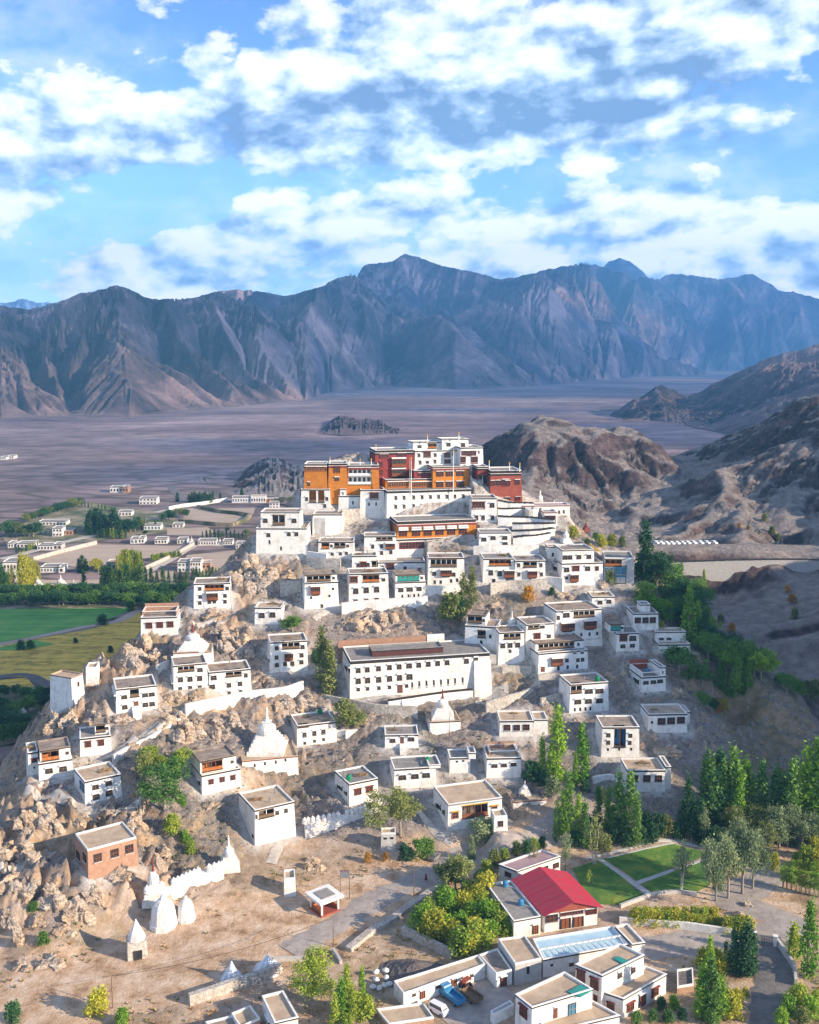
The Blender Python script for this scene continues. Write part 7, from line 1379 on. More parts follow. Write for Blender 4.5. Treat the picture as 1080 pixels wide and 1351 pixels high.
for a in ((ZC, 60, 500, 120, 150), (ZC, 140, 470, 130, 170), (ZC, 200, 500, 100, 120), (ZC, 560, 420, 90, 190), (ZC, 610, 400, 60, 150), (ZC, 670, 390, 110, 140), (ZC, 520, 360, 110, 90), (ZC, 320, 900, 130, 150), (ZC, 400, 880, 120, 160), (ZC, 520, 880, 110, 150), (ZC, 600, 850, 110, 120), (ZC, 870, 770, 110, 120), (ZC, 960, 750, 90, 110),
          (ZC, 650, 60, 130, 150), (ZC, 720, 120, 130, 130), (ZC, 800, 90, 120, 150), (ZC, 480, 280, 130, 70), (ZC, 650, 480, 130, 90), (ZC, 730, 610, 90, 70), (ZC, 380, 710, 110, 60), (ZC, 280, 720, 110, 60), (ZF, 300, 380, 110, 190), (ZF, 240, 420, 90, 130), (ZF, 370, 350, 110, 140), (ZF, 200, 850, 150, 170), (ZF, 280, 880, 110, 180), (ZF, 120, 920, 110, 150), (ZF, 40, 1040, 130, 110), (ZF, 150, 1060, 130, 130),
          (ZF, 440, 880, 100, 80), (ZF, 560, 860, 110, 60), (ZF, 710, 890, 120, 110), (ZF, 500, 330, 80, 60), (ZF, 640, 350, 130, 60), (ZF, 850, 290, 110, 50), (ZF, 950, 360, 130, 130), (ZG, 60, 330, 130, 130), (ZG, 170, 360, 140, 130), (ZG, 280, 420, 160, 150), (ZG, 400, 470, 170, 170), (ZG, 490, 400, 120, 120), (ZG, 860, 190, 120, 170), (ZG, 620, 290, 160, 80), (ZG, 40, 520, 100, 110), (ZG, 200, 540, 110, 70), (ZG, 330, 590, 130, 70), (ZG, 100, 620, 60, 130), (ZG, 260, 760, 150, 90), (ZG, 110, 780, 100, 60),
          (ZD, 230, 90, 120, 90), (ZD, 330, 90, 130, 110), (ZD, 420, 110, 90, 90), (ZD, 30, 500, 90, 110), (ZA, 60, 740, 130, 120), (ZA, 130, 790, 120, 110), (ZA, 240, 800, 110, 90), (ZA, 30, 850, 90, 80), (ZA, 640, 1000, 160, 70), (ZA, 780, 1010, 120, 90), (ZH, 730, 560, 130, 90), (ZH, 200, 250, 120, 40), (ZC, 60, 1000, 120, 90)):
    rock(*a)
rock(ZB, 835, 770, 80, 80, 'tan rock wedged below the golden roof on the right shoulder', None); rock(ZG, 105, 620, 70, 150, 'upright rusty rock pillar at the lower left', None, 0.0)
for a in ((ZE, 700, 400, 110, 40), (ZE, 960, 620, 120, 50), (ZE, 860, 900, 110, 50), (ZE, 350, 660, 90, 40), (ZE, 760, 760, 90, 60), (ZE, 800, 700, 110, 50), (ZE, 900, 790, 150, 60), (ZE, 600, 420, 100, 40), (ZE, 950, 500, 100, 50), (ZB, 650, 840, 100, 40), (ZB, 320, 890, 90, 40), (ZE, 60, 440, 110, 35)): rock(*a, 'grey rock outcrop on the shaded right half of the hill', 'grey rock outcrops on the right half of the hill')
for lab, x, y, w, h in (('rounded boulder beside the golden hedge on the dirt forecourt', 620, 545, 80, 50), ('second boulder on the dirt forecourt behind the hedge', 680, 490, 55, 40)): rock(ZN, x, y, w, h, lab, None)
def rubble(n=2600):
    base = rock_mesh(5, 1); bv = np.array([v.co for v in base.vertices]); bf = [list(p.vertices) for p in base.polygons]; V = []; F = []; k = 0
    while k < n:
        x = random.uniform(-110, 105); y = random.uniform(160, 345); z = tps(np.array([x]), np.array([y]))[0]
        if z < 2.0 or any(foot_d(np.array([x]), np.array([y]), h.foot)[0] < .5 for h in HOUSES if abs(h.P0[0] - x) < 22 and abs(h.P0[1] - y) < 22): continue
        if min(seg_d(np.array([x]), np.array([y]), pl)[0] - w for pl, w in ROADS.values()) < 0: continue
        s = .18 + .55 * random.random() ** 3; a = random.random() * 6.28; c, sn = math.cos(a) * s, math.sin(a) * s; n0 = len(V); g = ground(x, y)
        for p in bv: V.append((x + p[0] * c - p[1] * sn, y + p[0] * sn + p[1] * c, g + p[2] * s * .7))
        F += [[n0 + i for i in f] for f in bf]; k += 1
    o = mesh_obj('rubble', V, F, GROCK); o['kind'] = 'stuff'
rubble()
# ------------------------------------------------------------------ trees
CROWN = {}
def leafcloud(cs, per, sp, size, seed, up=.3):
    rg = np.random.default_rng(seed); cs = np.repeat(np.array(cs), per, 0); n = len(cs); sp = np.array(sp)
    c = cs[:, :3] + rg.normal(size=(n, 3)) * sp * cs[:, 3:4]; nr = rg.normal(size=(n, 3)); nr[:, 2] += up; nr /= np.linalg.norm(nr, axis=1)[:, None]
    a = np.cross(nr, rg.normal(size=(n, 3))); a /= np.linalg.norm(a, axis=1)[:, None]; b = np.cross(nr, a); s = size * rg.uniform(.6, 1.35, (n, 1))
    co = np.stack((c - a * s, c - b * s * .62, c + a * s, c + b * s * .62), 1).reshape(-1, 3); return co
def crown(shape, var, leaf):
    key = (shape, var, leaf)
    if key in CROWN: return CROWN[key]
    if ('co', shape, var) not in CROWN:
        rg = np.random.default_rng(var * 13 + len(shape)); cs = []
        if shape == 'poplar':                            # 10 m tall, 1.1 m wide
            for k in range(64):
                t = rg.uniform(.06, .99); r = 1.02 * min(1, (t + .02) * 4) ** .5 * max(.06, (1 - t) ** .62 * 1.22 - .12) * rg.uniform(.55, 1.1); a = rg.uniform(0, 6.28); cs.append((r * math.cos(a), r * math.sin(a), 10 * t, rg.uniform(.7, 1.2)))
            co = leafcloud(cs, 26, (.26, .26, .48), .20, var, .5)
        elif shape == 'slender':                         # thin pale tree, sparse crown above a long bare stem
            for k in range(42): t = rg.uniform(.34, 1.0); r = 1.9 * math.sin(math.pi * min(.97, (t - .28) / .76)) ** .8 * rg.uniform(.1, 1); a = rg.uniform(0, 6.28); cs.append((r * math.cos(a), r * math.sin(a), 10 * t, rg.uniform(.6, 1.1)))
            co = leafcloud(cs, 22, (.36, .36, .42), .19, var)
        elif shape == 'shrub':                           # 10 units tall as well, wide and low, many stems
            for k in range(58): a = rg.uniform(0, 6.28); e = rg.uniform(.0, 1.0) ** .7; r = 5.2 * rg.uniform(.2, 1) * (1.0 - .55 * e); cs.append((r * math.cos(a), r * math.sin(a), 1.0 + 8.4 * e * (1 - (r / 7.5) ** 2), rg.uniform(.7, 1.3)))
            co = leafcloud(cs, 30, (.75, .75, 1.0), .50, var, .4)
        else:                                            # round crown
            lob = [(rg.normal(0, 1.7), rg.normal(0, 1.7), rg.uniform(4.2, 7.6), rg.uniform(1.7, 2.8)) for _ in range(7)]
            for k in range(74):
                x, y, z, rr = lob[k % 7]; d = rg.normal(size=3); d /= np.linalg.norm(d); q = rr * rg.uniform(.55, 1.05); cs.append((x + d[0] * q, y + d[1] * q, max(1.6, z + d[2] * q * .9), rg.uniform(.7, 1.25)))
            co = leafcloud(cs, 75 if shape == 'broad' else 36, (.55, .55, .5), .20 if shape == 'broad' else .32, var, .4)
        CROWN[('co', shape, var)] = co
    co = CROWN[('co', shape, var)]; n = len(co) // 4; me = bpy.data.meshes.new('crown'); me.vertices.add(len(co)); me.vertices.foreach_set('co', co.ravel().astype(np.float32)); me.loops.add(len(co)); me.loops.foreach_set('vertex_index', np.arange(len(co), dtype=np.int32))
    me.polygons.add(n); me.polygons.foreach_set('loop_start', np.arange(0, len(co), 4, dtype=np.int32)); me.update(calc_edges=True); me.materials.append(LEAF[leaf]); CROWN[key] = me; return me
TRUNK = {}
def trunk(shape, pale=False):
    if (shape, pale) in TRUNK: return TRUNK[(shape, pale)]
    rg = random.Random(len(shape)); mb = MB()
    if shape == 'poplar': mb.bar((0, 0, -.8), (.05, 0, 7.8), .17, 7, 0, .04)
    elif shape == 'slender':
        for dx, dy in ((0, 0), (.5, .2), (-.4, .3)): mb.bar((dx * .3, dy * .3, -.8), (dx * 1.5, dy * 1.5, 5.5), .11, 6, 0, .06); mb.bar((dx * 1.5, dy * 1.5, 5.4), (dx * 2.2, dy * 2, 9), .06, 5, 0, .02)
    elif shape == 'shrub':
        for k in range(6): a = k * 1.05; mb.bar((.3 * math.cos(a), .3 * math.sin(a), -.8), (2.6 * math.cos(a), 2.6 * math.sin(a), 5.5), .22, 5, 0, .06)
    else:
        mb.bar((0, 0, -.8), (.1, 0, 3.4), .34, 8, 0, .24)
        for k in range(6): a = k * 1.05 + .3; mb.bar((.08, 0, 2.6 + .15 * k), (2.2 * math.cos(a), 2.2 * math.sin(a), 5.4 + .3 * (k % 3)), .16, 6, 0, .05)
    if shape in ('poplar',):
        for k in range(8): a = k * 2.4; z = 1.5 + k * .7; mb.bar((0, 0, z), (.7 * math.cos(a), .7 * math.sin(a), z + 1.4), .05, 5, 0, .02)
    o = mb.build('trunk', [BARKW if pale else BARK], None, link=False); TRUNK[(shape, pale)] = o.data; bpy.data.objects.remove(o); return TRUNK[(shape, pale)]
NAME = dict(broad='leafy_tree', poplar='poplar_tree', slender='young_tree', shrub='bush', round='leafy_tree')
def tree(shape, leaf, Z, x, y, top, label, group=None, wide=1.0, P=None, pale=False):
    u, v = uv(Z, x, y); P = P if P is not None else hit(u, v); ht = HC + raydir(u, uv(Z, x, top)[1])[2] * P[1] - P[2]; ht = max(ht, .8); s = ht / (10.0 if shape not in ('round', 'broad') else 9.2)
    r = thing(NAME[shape], label, {'shrub': 'bush'}.get(shape, 'tree'), (P[0], P[1], P[2] - .05), group, random.uniform(0, 6.28)); r.scale = (s * wide, s * wide, s)
    c = child('crown', crown(shape, random.randint(1, 3), leaf), r); t = child('trunk', trunk(shape, pale), r); return r
def trees(shape, leaf, Z, pts, label, group, wide=1.0, **k):
    for p in pts: tree(shape, leaf if isinstance(leaf, str) else random.choice(leaf), Z, p[0], p[1], p[2], label, group, wide * random.uniform(.85, 1.15), **k)
# poplar grove between the houses and the garden
trees('poplar', ('mid', 'mid', 'bright'), ZS, ((205, 440, 60), (330, 430, 145), (130, 430, 195), (300, 450, 282), (180, 440, 240), (355, 420, 210)), 'tall poplar in the upper grove beside the white house with the brown roof', 'poplars of the upper grove')
trees('poplar', ('mid', 'mid', 'bright'), ZS, ((262, 690, 390), (205, 735, 530), (345, 770, 530), (415, 660, 450), (465, 680, 465), (515, 700, 395), (575, 720, 390), (612, 760, 500), (240, 700, 480), (315, 690, 500)), 'poplar in the row at the top left of the garden', 'poplars at the top left of the garden', 1.0)
trees('poplar', ('mid', 'dark', 'mid'), ZS, ((870, 660, 400), (845, 700, 515), (892, 730, 500), (935, 740, 525), (970, 660, 300), (1025, 650, 280), (1000, 670, 380), (915, 700, 560)), 'poplar in the row at the top right of the garden', 'poplars at the top right of the garden', 1.15)
trees('poplar', ('mid', 'mid', 'bright'), ZO, ((930, 1080, 995), (948, 1088, 1000), (963, 1092, 990), (980, 1092, 1004), (1000, 1102, 1008), (1020, 1104, 1012), (1040, 1110, 1005), (1058, 1106, 990), (1072, 1108, 980), (1085, 1110, 990), (972, 1100, 1020), (1030, 1105, 1025)), 'poplar in the dense stand at the right edge', 'poplars in the stand at the right edge', 1.2)
trees('shrub', ('dark', 'dark', 'olive'), ZS, ((80, 430, 330), (350, 480, 420), (130, 450, 380), (430, 520, 460), (660, 690, 590), (720, 700, 600), (770, 710, 610), (500, 740, 660), (560, 760, 690), (450, 780, 700), (640, 740, 660), (820, 720, 640), (370, 700, 600), (300, 760, 680), (540, 700, 610), (690, 740, 650), (960, 750, 660), (1000, 760, 660)), 'dark bush between the trunks above the garden', 'dark bushes above the garden')
tree('shrub', 'grey', ZS, 185, 500, 405, 'silvery grey bush beside the small stupa platform')
tree('slender', 'olive', ZS, 400, 850, 600, 'slim pale tree with white forked stems at the corner of the lawn', pale=True, wide=1.1); tree('slender', 'grey', ZS, 252, 880, 690, 'thin grey green tree right behind the purple roofed house'); tree('slender', 'olive', ZS, 88, 865, 740, 'small thin tree growing at the edge of the purple roof')
tree('slender', 'grey', ZS, 838, 985, 738, 'single young tree with a bare stem in the middle of the lawn', wide=1.2, pale=True); tree('slender', 'lime', ZS, 370, 960, 880, 'yellowish sapling on the lawn beside the red roof'); tree('slender', 'lime', ZS, 490, 1080, 1000, 'pale sapling at the near corner of the lawn')
trees('broad', 'grey', ZN, ((640, 430, 10), (490, 470, 170), (560, 455, 100), (700, 400, 80)), 'big grey green tree at the right end of the garden', 'grey green trees at the right end of the garden', .62); trees('slender', ('grey', 'olive'), ZN, ((790, 235, 35), (900, 160, -30), (960, 130, -60), (420, 150, -60), (740, 220, 20)), 'slim grey green tree behind the right end of the garden', 'slim trees behind the garden')
trees('broad', ('mid', 'olive', 'grey'), ZN, ((1040, 120, -80), (980, 170, -40), (850, 170, -60), (600, 120, -80), (690, 130, -70)), 'round tree at the foot of the right hand poplars', 'round trees under the right hand poplars')
trees('shrub', ('lime', 'yellow', 'bright'), ZN, ((1000, 280, 160), (1055, 230, 120), (820, 290, 200), (1060, 300, 200), (950, 260, 190)), 'yellow green bush on the slope at the right edge', 'yellow bushes at the right edge')
trees('slender', ('lime', 'bright'), ZN, [(x, 390 + (x - 850) * .25, 270 + (x - 850) * .2) for x in range(870, 1081, 26)] + [(x, 330 + (x - 870) * .2, 240) for x in range(890, 1081, 38)], 'sapling in the fenced nursery plot', 'saplings in the nursery plot', 1.5)
tree('poplar', 'bright', ZN, 1010, 895, 480, 'tall bright poplar right of the gate road', wide=1.05); tree('poplar', 'lime', ZN, 930, 800, 600, 'yellow green poplar behind the tall bright one', wide=1.8)
trees('poplar', 'dark', ZN, ((660, 900, 590), (625, 890, 650), (695, 880, 660), (590, 880, 640)), 'dark conical tree left of the gate road', 'dark conical trees left of the gate road', 1.25); trees('poplar', ('bright', 'mid'), ZN, ((405, 1140, 835), (450, 1160, 800), (480, 1165, 880), (515, 1150, 900), (450, 900, 680), (545, 820, 695)), 'fresh green tall tree beside the collapsed hut', 'fresh green trees beside the collapsed hut', 1.25)
trees('shrub', 'yellow', ZN, ((420, 850, 750), (480, 860, 745), (530, 880, 800), (560, 1090, 985), (610, 1060, 980), (590, 1130, 1020), (660, 1010, 960)), 'yellow autumn bush along the lower right road', 'yellow bushes along the lower right road')
trees('shrub', ('lime', 'yellow', 'yellow'), ZN, [(30 + k * 27, 595 + k * 1.5, 512 + k * 3) for k in range(20)] + [(560 + k * 28, 650, 565) for k in range(5)] + [(45 + k * 54, 570, 505) for k in range(9)], 'clump in the golden hedge behind the curving white wall', 'clumps of the golden hedge', 1.1)
trees('shrub', ('lime', 'bright', 'olive'), ZN, ((960, 1070, 950), (900, 1130, 1010), (1030, 1130, 1020), (980, 1180, 1080), (860, 1185, 1090), (1060, 1060, 980)), 'feathery green bush in the bottom right corner', 'bushes in the bottom right corner'); trees('shrub', ('mid', 'dark', 'bright'), ZN, ((180, 1090, 1020), (250, 1080, 1010), (130, 1150, 1090), (220, 1160, 1090), (300, 1150, 1080), (40, 1170, 1100)), 'green garden bush beside the low white wing', 'garden bushes beside the low white wing')
# belt on the right shoulder
ZW_ = ZW
tree('poplar', 'dark', ZW, 118, 370, 45, 'tall dark poplar standing alone beside the blue glass house', wide=1.5)
trees('broad', ('dark', 'mid', 'mid', 'bright'), ZW, ((190, 420, 210), (250, 440, 240), (130, 470, 360), (330, 520, 330), (420, 500, 360), (300, 470, 330), (380, 600, 430), (410, 690, 510), (300, 580, 450), (350, 640, 490), (230, 560, 470), (270, 600, 500), (440, 720, 590), (500, 760, 610), (570, 790, 640), (640, 830, 670), (690, 860, 690), (470, 800, 650), (540, 840, 690), (760, 910, 740), (720, 880, 720), (600, 880, 740), (800, 880, 780)), 'dark leafy tree in the belt running down the right shoulder', 'trees of the right shoulder belt', 1.15)
trees('round', ('bright', 'mid'), ZW, ((160, 520, 420), (210, 560, 460), (250, 600, 510), (470, 640, 540), (450, 590, 500)), 'fresh green tree on the inner side of the right belt', 'fresh green trees of the right belt', 1.1)
trees('poplar', ('mid', 'bright', 'bright'), ZW, ((545, 900, 690), (620, 990, 770), (690, 960, 780), (560, 980, 850), (660, 985, 850), (590, 1000, 880), (530, 960, 800), (360, 700, 390), (410, 700, 480), (640, 960, 800), (325, 345, 262), (445, 405, 298)), 'poplar mixed into the right shoulder belt', 'poplars of the right shoulder belt', 1.1)
tree('round', 'mid', ZW, 310, 860, 710, 'large round green tree below the low walled terrace house', wide=1.4); tree('round', 'mid', ZW, 440, 940, 828, 'smaller round tree right of the red terrace house', wide=1.2)
trees('round', ('dark', 'mid', 'olive'), ZW, ((440, 1060, 970), (490, 1080, 1000), (900, 980, 870), (960, 1000, 890), (1020, 1010, 900), (1075, 1030, 910), (860, 950, 860)), 'round tree at the lower end of the right belt', 'round trees at the lower end of the right belt'); trees('shrub', ('rust', 'yellow', 'olive'), ZW, ((520, 1075, 1010), (560, 1060, 1005), (215, 620, 580), (820, 830, 770), (540, 590, 545), (600, 640, 590)), 'rusty autumn bush at the edge of the right belt', 'rusty bushes of the right belt')
trees('shrub', ('olive', 'mid', 'yellow'), ZB, ((690, 560, 500), (760, 600, 560), (830, 600, 540), (880, 600, 540), (930, 600, 550), (800, 570, 530), (640, 640, 590)), 'bush on the crest behind the golden roof', 'bushes on the crest behind the golden roof'); trees('shrub', ('rust', 'olive'), (820, 680, 4.154), ((640, 70, 40), (690, 80, 55), (780, 30, -10), (820, 110, 60), (850, 140, 100), (750, 100, 80), (905, 420, 380), (930, 480, 430), (945, 570, 510)), 'rusty bush in the dry gully behind the car park', 'rusty bushes of the dry gully')
# trees and bushes on the hill
tree('poplar', 'olive', ZD, 145, 470, 195, 'olive poplar at the left end of the long hall', wide=1.3); tree('poplar', 'olive', ZD, 105, 440, 120, 'taller olive poplar behind the one at the left end of the long hall', wide=1.2); tree('round', 'olive', ZD, 235, 655, 510, 'olive bush tree above the slanting white wall', wide=1.3); tree('shrub', 'dark', ZD, 65, 295, 235, 'dark bush beside the taller olive poplar')
trees('poplar', 'olive', ZB, ((150, 905, 735), (192, 905, 705)), 'one of two olive poplars below the broad white house', 'two olive poplars below the broad white house', 1.4); trees('shrub', ('olive', 'dark'), ZB, ((90, 970, 830), (130, 940, 850)), 'bush at the foot of the two olive poplars', 'bushes under the two olive poplars'); tree('shrub', 'rust', ZB, 470, 870, 795, 'golden bush below the grey roofed terrace houses'); tree('shrub', 'dark', ZB, 585, 840, 800, 'small dark bush left of the big house base'); tree('shrub', 'olive', ZB, 868, 785, 715, 'bush growing against the blue glass house'); tree('shrub', 'mid', ZB, 500, 495, 465, 'little green shrub on the white terraces')
tree('round', 'mid', ZC, 905, 375, 295, 'round green bush above the house with the gold roof patch', wide=1.5); tree('shrub', 'dark', ZC, 1030, 530, 470, 'dark shrub right of the house with the gold roof patch')
tree('broad', 'mid', ZF, 870, 830, 600, 'large green tree in the hollow below the long retaining wall', wide=1.25); trees('round', ('olive', 'lime'), ZF, ((800, 620, 490), (770, 680, 540), (860, 640, 540), (940, 650, 520)), 'olive tree behind the large green tree in the hollow', 'olive trees in the hollow'); trees('shrub', ('bright', 'lime'), ZF, ((915, 960, 860), (980, 1010, 940), (1010, 1070, 1000), (960, 820, 760)), 'bright bush on the path below the hollow', 'bright bushes below the hollow')
trees('shrub', 'mid', ZG, ((180, 490, 440), (230, 660, 600)), 'little green shrub among the lower left rocks', 'little shrubs among the lower left rocks', 1.3)
tree('broad', 'olive', ZI, 265, 395, 160, 'tall olive tree beside the concrete toilet hut', wide=1.0); tree('round', 'mid', ZI, 385, 515, 405, 'round green bush by the road', wide=1.3); tree('round', 'grey', ZI, 690, 440, 300, 'grey green tree in front of the columned porch house', wide=1.2); tree('poplar', 'grey', ZI, 620, 520, 395, 'thin grey poplar by the road bend', wide=1.5); trees('shrub', ('rust', 'dark'), ZI, ((290, 520, 440), (100, 530, 480), (190, 520, 480)), 'dry bush beside the toilet hut', 'dry bushes beside the toilet hut')
trees('shrub', ('lime', 'yellow', 'bright'), ZI, ((370, 880, 750), (430, 930, 780), (500, 800, 680), (400, 820, 720), (570, 1000, 870), (600, 720, 630), (690, 720, 590), (620, 980, 880), (540, 780, 690)), 'bright yellow green willow in the plot left of the red roof', 'yellow green willows in the plot left of the red roof', 1.05)
trees('shrub', ('lime', 'bright', 'lime'), ZI, ((660, 960, 840), (700, 850, 740), (620, 830, 740), (800, 900, 830), (740, 820, 730), (560, 880, 790), (500, 890, 800), (680, 780, 690), (840, 900, 860), (770, 880, 790), (590, 790, 710)), 'leafy bush in the walled plot left of the red roof', 'leafy bushes in the plot left of the red roof', 1.2)
trees('shrub', ('lime', 'yellow', 'bright'), ZI, ((450, 880, 780), (530, 940, 840), (640, 920, 820), (720, 920, 830), (580, 790, 690), (650, 760, 660), (480, 760, 660), (760, 880, 790), (600, 1000, 900), (820, 900, 840)), 'low yellow green bush filling the walled plot', 'low bushes filling the walled plot', 1.2)
trees('round', ('grey', 'olive'), ZI, ((540, 680, 510), (490, 660, 540), (590, 640, 500)), 'grey green tree between the road and the walled plot', 'grey green trees by the road'); trees('shrub', ('olive', 'lime', 'dark'), ZI, ((740, 550, 470), (790, 520, 460), (850, 500, 430), (900, 480, 420), (940, 470, 410), (700, 600, 520), (660, 640, 570), (980, 460, 400)), 'bush along the bank behind the purple roofed house', 'bushes along the bank')
tree('broad', 'lime', ZL, 705, 770, 540, 'yellow green willow at the bottom beside the pale house', wide=1.25); trees('poplar', ('bright', 'lime'), ZL, ((830, 960, 740), (870, 900, 650), (900, 850, 580), (985, 760, 590), (850, 830, 700), (930, 900, 690)), 'bright green poplar at the bottom middle', 'bright poplars at the bottom middle', 1.2); trees('shrub', 'lime', ZL, ((960, 860, 740), (1010, 870, 760), (900, 960, 860)), 'yellow green bush at the bottom middle', 'yellow green bushes at the bottom middle')
tree('shrub', 'yellow', ZG, 520, 1030, 900, 'yellow bush at the bottom left of the dirt yard'); tree('shrub', 'bright', ZG, 650, 1085, 1000, 'bright green bush at the bottom left'); tree('shrub', 'dark', ZG, 75, 1070, 970, 'dark bush in the bottom left corner')
# the valley
def flat_(Z, x, y): return PZ(*uv(Z, x, y), 0.0)
def vtrees(shape, leaf, Z, pts, label, group, wide=1.0):
    for p in pts: tree(shape, leaf if isinstance(leaf, str) else random.choice(leaf), Z, p[0], p[1], p[2], label, group, wide * random.uniform(.85, 1.2), P=flat_(Z, p[0], p[1]))
rj = random.Random(4)
vtrees('round', ('dark', 'dark', 'mid'), ZV, [(x + rj.uniform(-5, 5), 562 + rj.uniform(-4, 4), 518 + rj.uniform(-8, 8)) for x in range(-10, 700, 20)] + [(x + rj.uniform(-5, 5), 592 + rj.uniform(-4, 4), 550 + rj.uniform(-8, 8)) for x in range(470, 700, 20)] + [(x + rj.uniform(-5, 5), 586 + rj.uniform(-4, 4), 545 + rj.uniform(-6, 6)) for x in range(-10, 470, 22)], 'dark tree in the thick belt beyond the green field', 'trees of the belt beyond the green field', 1.5)
vtrees('round', ('dark', 'dark', 'mid'), ZF, ((20, 240, 170), (80, 230, 180), (140, 245, 185), (200, 260, 185), (255, 250, 190), (30, 330, 250), (150, 330, 240), (215, 300, 220), (20, 400, 300), (70, 430, 320), (40, 480, 380), (105, 470, 380), (-20, 450, 330), (60, 360, 280), (-15, 350, 230), (130, 400, 330)), 'dark tree in the hollow below the left cliff', 'trees in the hollow below the left cliff', 1.4)
vtrees('poplar', ('dark', 'dark', 'mid'), ZV2, [(735 + k * 25 + rj.uniform(-6, 6), 1065, 905 + rj.uniform(-20, 40)) for k in range(12)], 'dark valley poplar in front of the yellow ones', 'dark valley poplars before the yellow ones', 1.5); vtrees('poplar', ('dark', 'mid'), ZV3, [(370 + k * 21, 815 - k * 2, 730 + rj.uniform(-15, 25)) for k in range(11)] + [(60 + k * 38, 830, 730 + rj.uniform(-10, 30)) for k in range(8)], 'dark valley poplar behind the cliff house with the carved balcony', 'dark valley poplars behind the cliff house', 1.5)
vtrees('poplar', 'yellow', ZV2, ((160, 1075, 825), (185, 1070, 815), (215, 1060, 830), (240, 1050, 870), (268, 1040, 870), (95, 1075, 900), (70, 1078, 930), (148, 1072, 850), (200, 1066, 840), (228, 1056, 850), (254, 1046, 860), (283, 1040, 900)), 'yellow autumn poplar at the left of the valley', 'yellow poplars at the left of the valley', 1.0); vtrees('poplar', ('mid', 'dark'), ZV2, ((8, 1080, 880), (30, 1080, 910), (50, 1082, 950)), 'green poplar at the left edge of the valley', 'green poplars at the left edge', 1.8)
vtrees('poplar', ('lime', 'yellow', 'lime'), ZV2, ((880, 950, 790), (915, 950, 785), (950, 945, 780), (985, 945, 800), (840, 955, 830), (1010, 940, 800), (862, 952, 810), (898, 948, 790), (932, 946, 792), (968, 944, 795), (998, 942, 815)), 'sunlit yellow green poplar in the middle of the valley', 'sunlit poplars in the middle of the valley', 1.15); tree('round', 'yellow', ZV2, 705, 948, 842, 'round yellow tree left of the sunlit valley poplars', P=flat_(ZV2, 705, 948), wide=1.1); vtrees('poplar', 'dark', ZV2, ((565, 945, 850), (590, 948, 828), (615, 945, 850)), 'dark poplar of the trio on the bare valley field', 'three dark poplars on the bare field', 1.8); tree('poplar', 'dark', ZV2, 600, 1050, 930, 'dark lone poplar between the valley stupas', P=flat_(ZV2, 600, 1050), wide=1.5)
vtrees('poplar', 'dark', ZV2, [(605 + rj.uniform(0, 255), 660 + rj.uniform(-30, 25), 500 + rj.uniform(-15, 60)) for k in range(17)], 'dark poplar in the dense clump of the valley village', 'dark poplars of the village clump', 2.0); vtrees('round', ('dark', 'dark', 'olive'), ZV2, [(190 + k * 26, 588 - k * 8, 530 - k * 8.5) for k in range(15)] + [(60 + k * 30, 690, 590 + rj.uniform(-20, 30)) for k in range(7)] + [(830 + k * 34, 640 + rj.uniform(-10, 20), 570) for k in range(6)], 'dark tree along the upper edge of the valley village', 'dark trees along the valley village', 1.3)
vtrees('poplar', 'dark', ZV3, [(345 + k * 17, 312 + rj.uniform(-4, 6), 240 + rj.uniform(-6, 18)) for k in range(10)] + [(545, 300, 248), (685, 285, 215), (268, 305, 245)], 'dark poplar in the far row below the shadowed hill', 'dark poplars of the far row', 2.0); vtrees('round', ('dark', 'olive'), ZV3, ((290, 410, 345), (330, 405, 350), (240, 425, 370), (1010, 325, 270), (1040, 330, 275), (935, 325, 280), (715, 520, 480), (180, 430, 380), (210, 420, 360), (20, 440, 400), (60, 520, 490), (560, 540, 510), (640, 540, 515), (590, 500, 470)), 'dark round tree beside the walled valley fields', 'dark round trees beside the walled fields', 1.2); vtrees('shrub', ('lime', 'olive'), ZV3, [(110 + k * 28, 690 - k * 5, 645 - k * 4) for k in range(7)], 'pale green bush along the sunlit plot', 'pale bushes along the sunlit plot')
vtrees('shrub', ('mid', 'dark'), ZV, ((365, 660, 625), (465, 610, 572), (75, 748, 715), (110, 746, 715), (270, 725, 705), (395, 760, 735)), 'small bush beside the field road', 'small bushes beside the field road', 1.2)

def tufts(n=5200):
    rg = np.random.default_rng(5); V = []; F = []; k = 0; M = []
    while k < n:
        x = rg.uniform(-125, 108); y = rg.uniform(152, 350)
        if vn(np.array([x / 9]), np.array([y / 9]), 13.0)[0] < .52 or min(seg_d(np.array([x]), np.array([y]), pl)[0] - w * (.45 if q == 'yard' else .8) for q, (pl, w) in ROADS.items()) < 0: k += .2; continue
        if any(inpoly(np.array([x]), np.array([y]), pl)[0] for pl in PADS.values()) or any(foot_d(np.array([x]), np.array([y]), h.foot)[0] < .4 for h in HOUSES if abs(h.P0[0] - x) < 22 and abs(h.P0[1] - y) < 22): k += .2; continue
        g = ground(x, y); s = rg.uniform(.18, .55); mi = int(rg.integers(0, 3)); k += 1
        for j in range(7):
            a = rg.uniform(0, 6.28); l = s * rg.uniform(.6, 1.2); w = s * .28; dx, dy = math.cos(a) * l * .6, math.sin(a) * l * .6; px_, py_ = -math.sin(a) * w, math.cos(a) * w; n0 = len(V)
            V += [(x - px_, y - py_, g - .05), (x + px_, y + py_, g - .05), (x + dx + px_ * .6, y + dy + py_ * .6, g + l * .8), (x + dx - px_ * .6, y + dy - py_ * .6, g + l * .8)]; F.append((n0, n0 + 1, n0 + 2, n0 + 3)); M.append(mi)
    o = mesh_obj('dry_scrub', V, F, [LEAF['olive'], LEAF['rust'], mat('dry_grass', (0.28, 0.21, 0.10), (0.42, 0.33, 0.17), 2.0)], None, M); o['kind'] = 'stuff'
tufts()
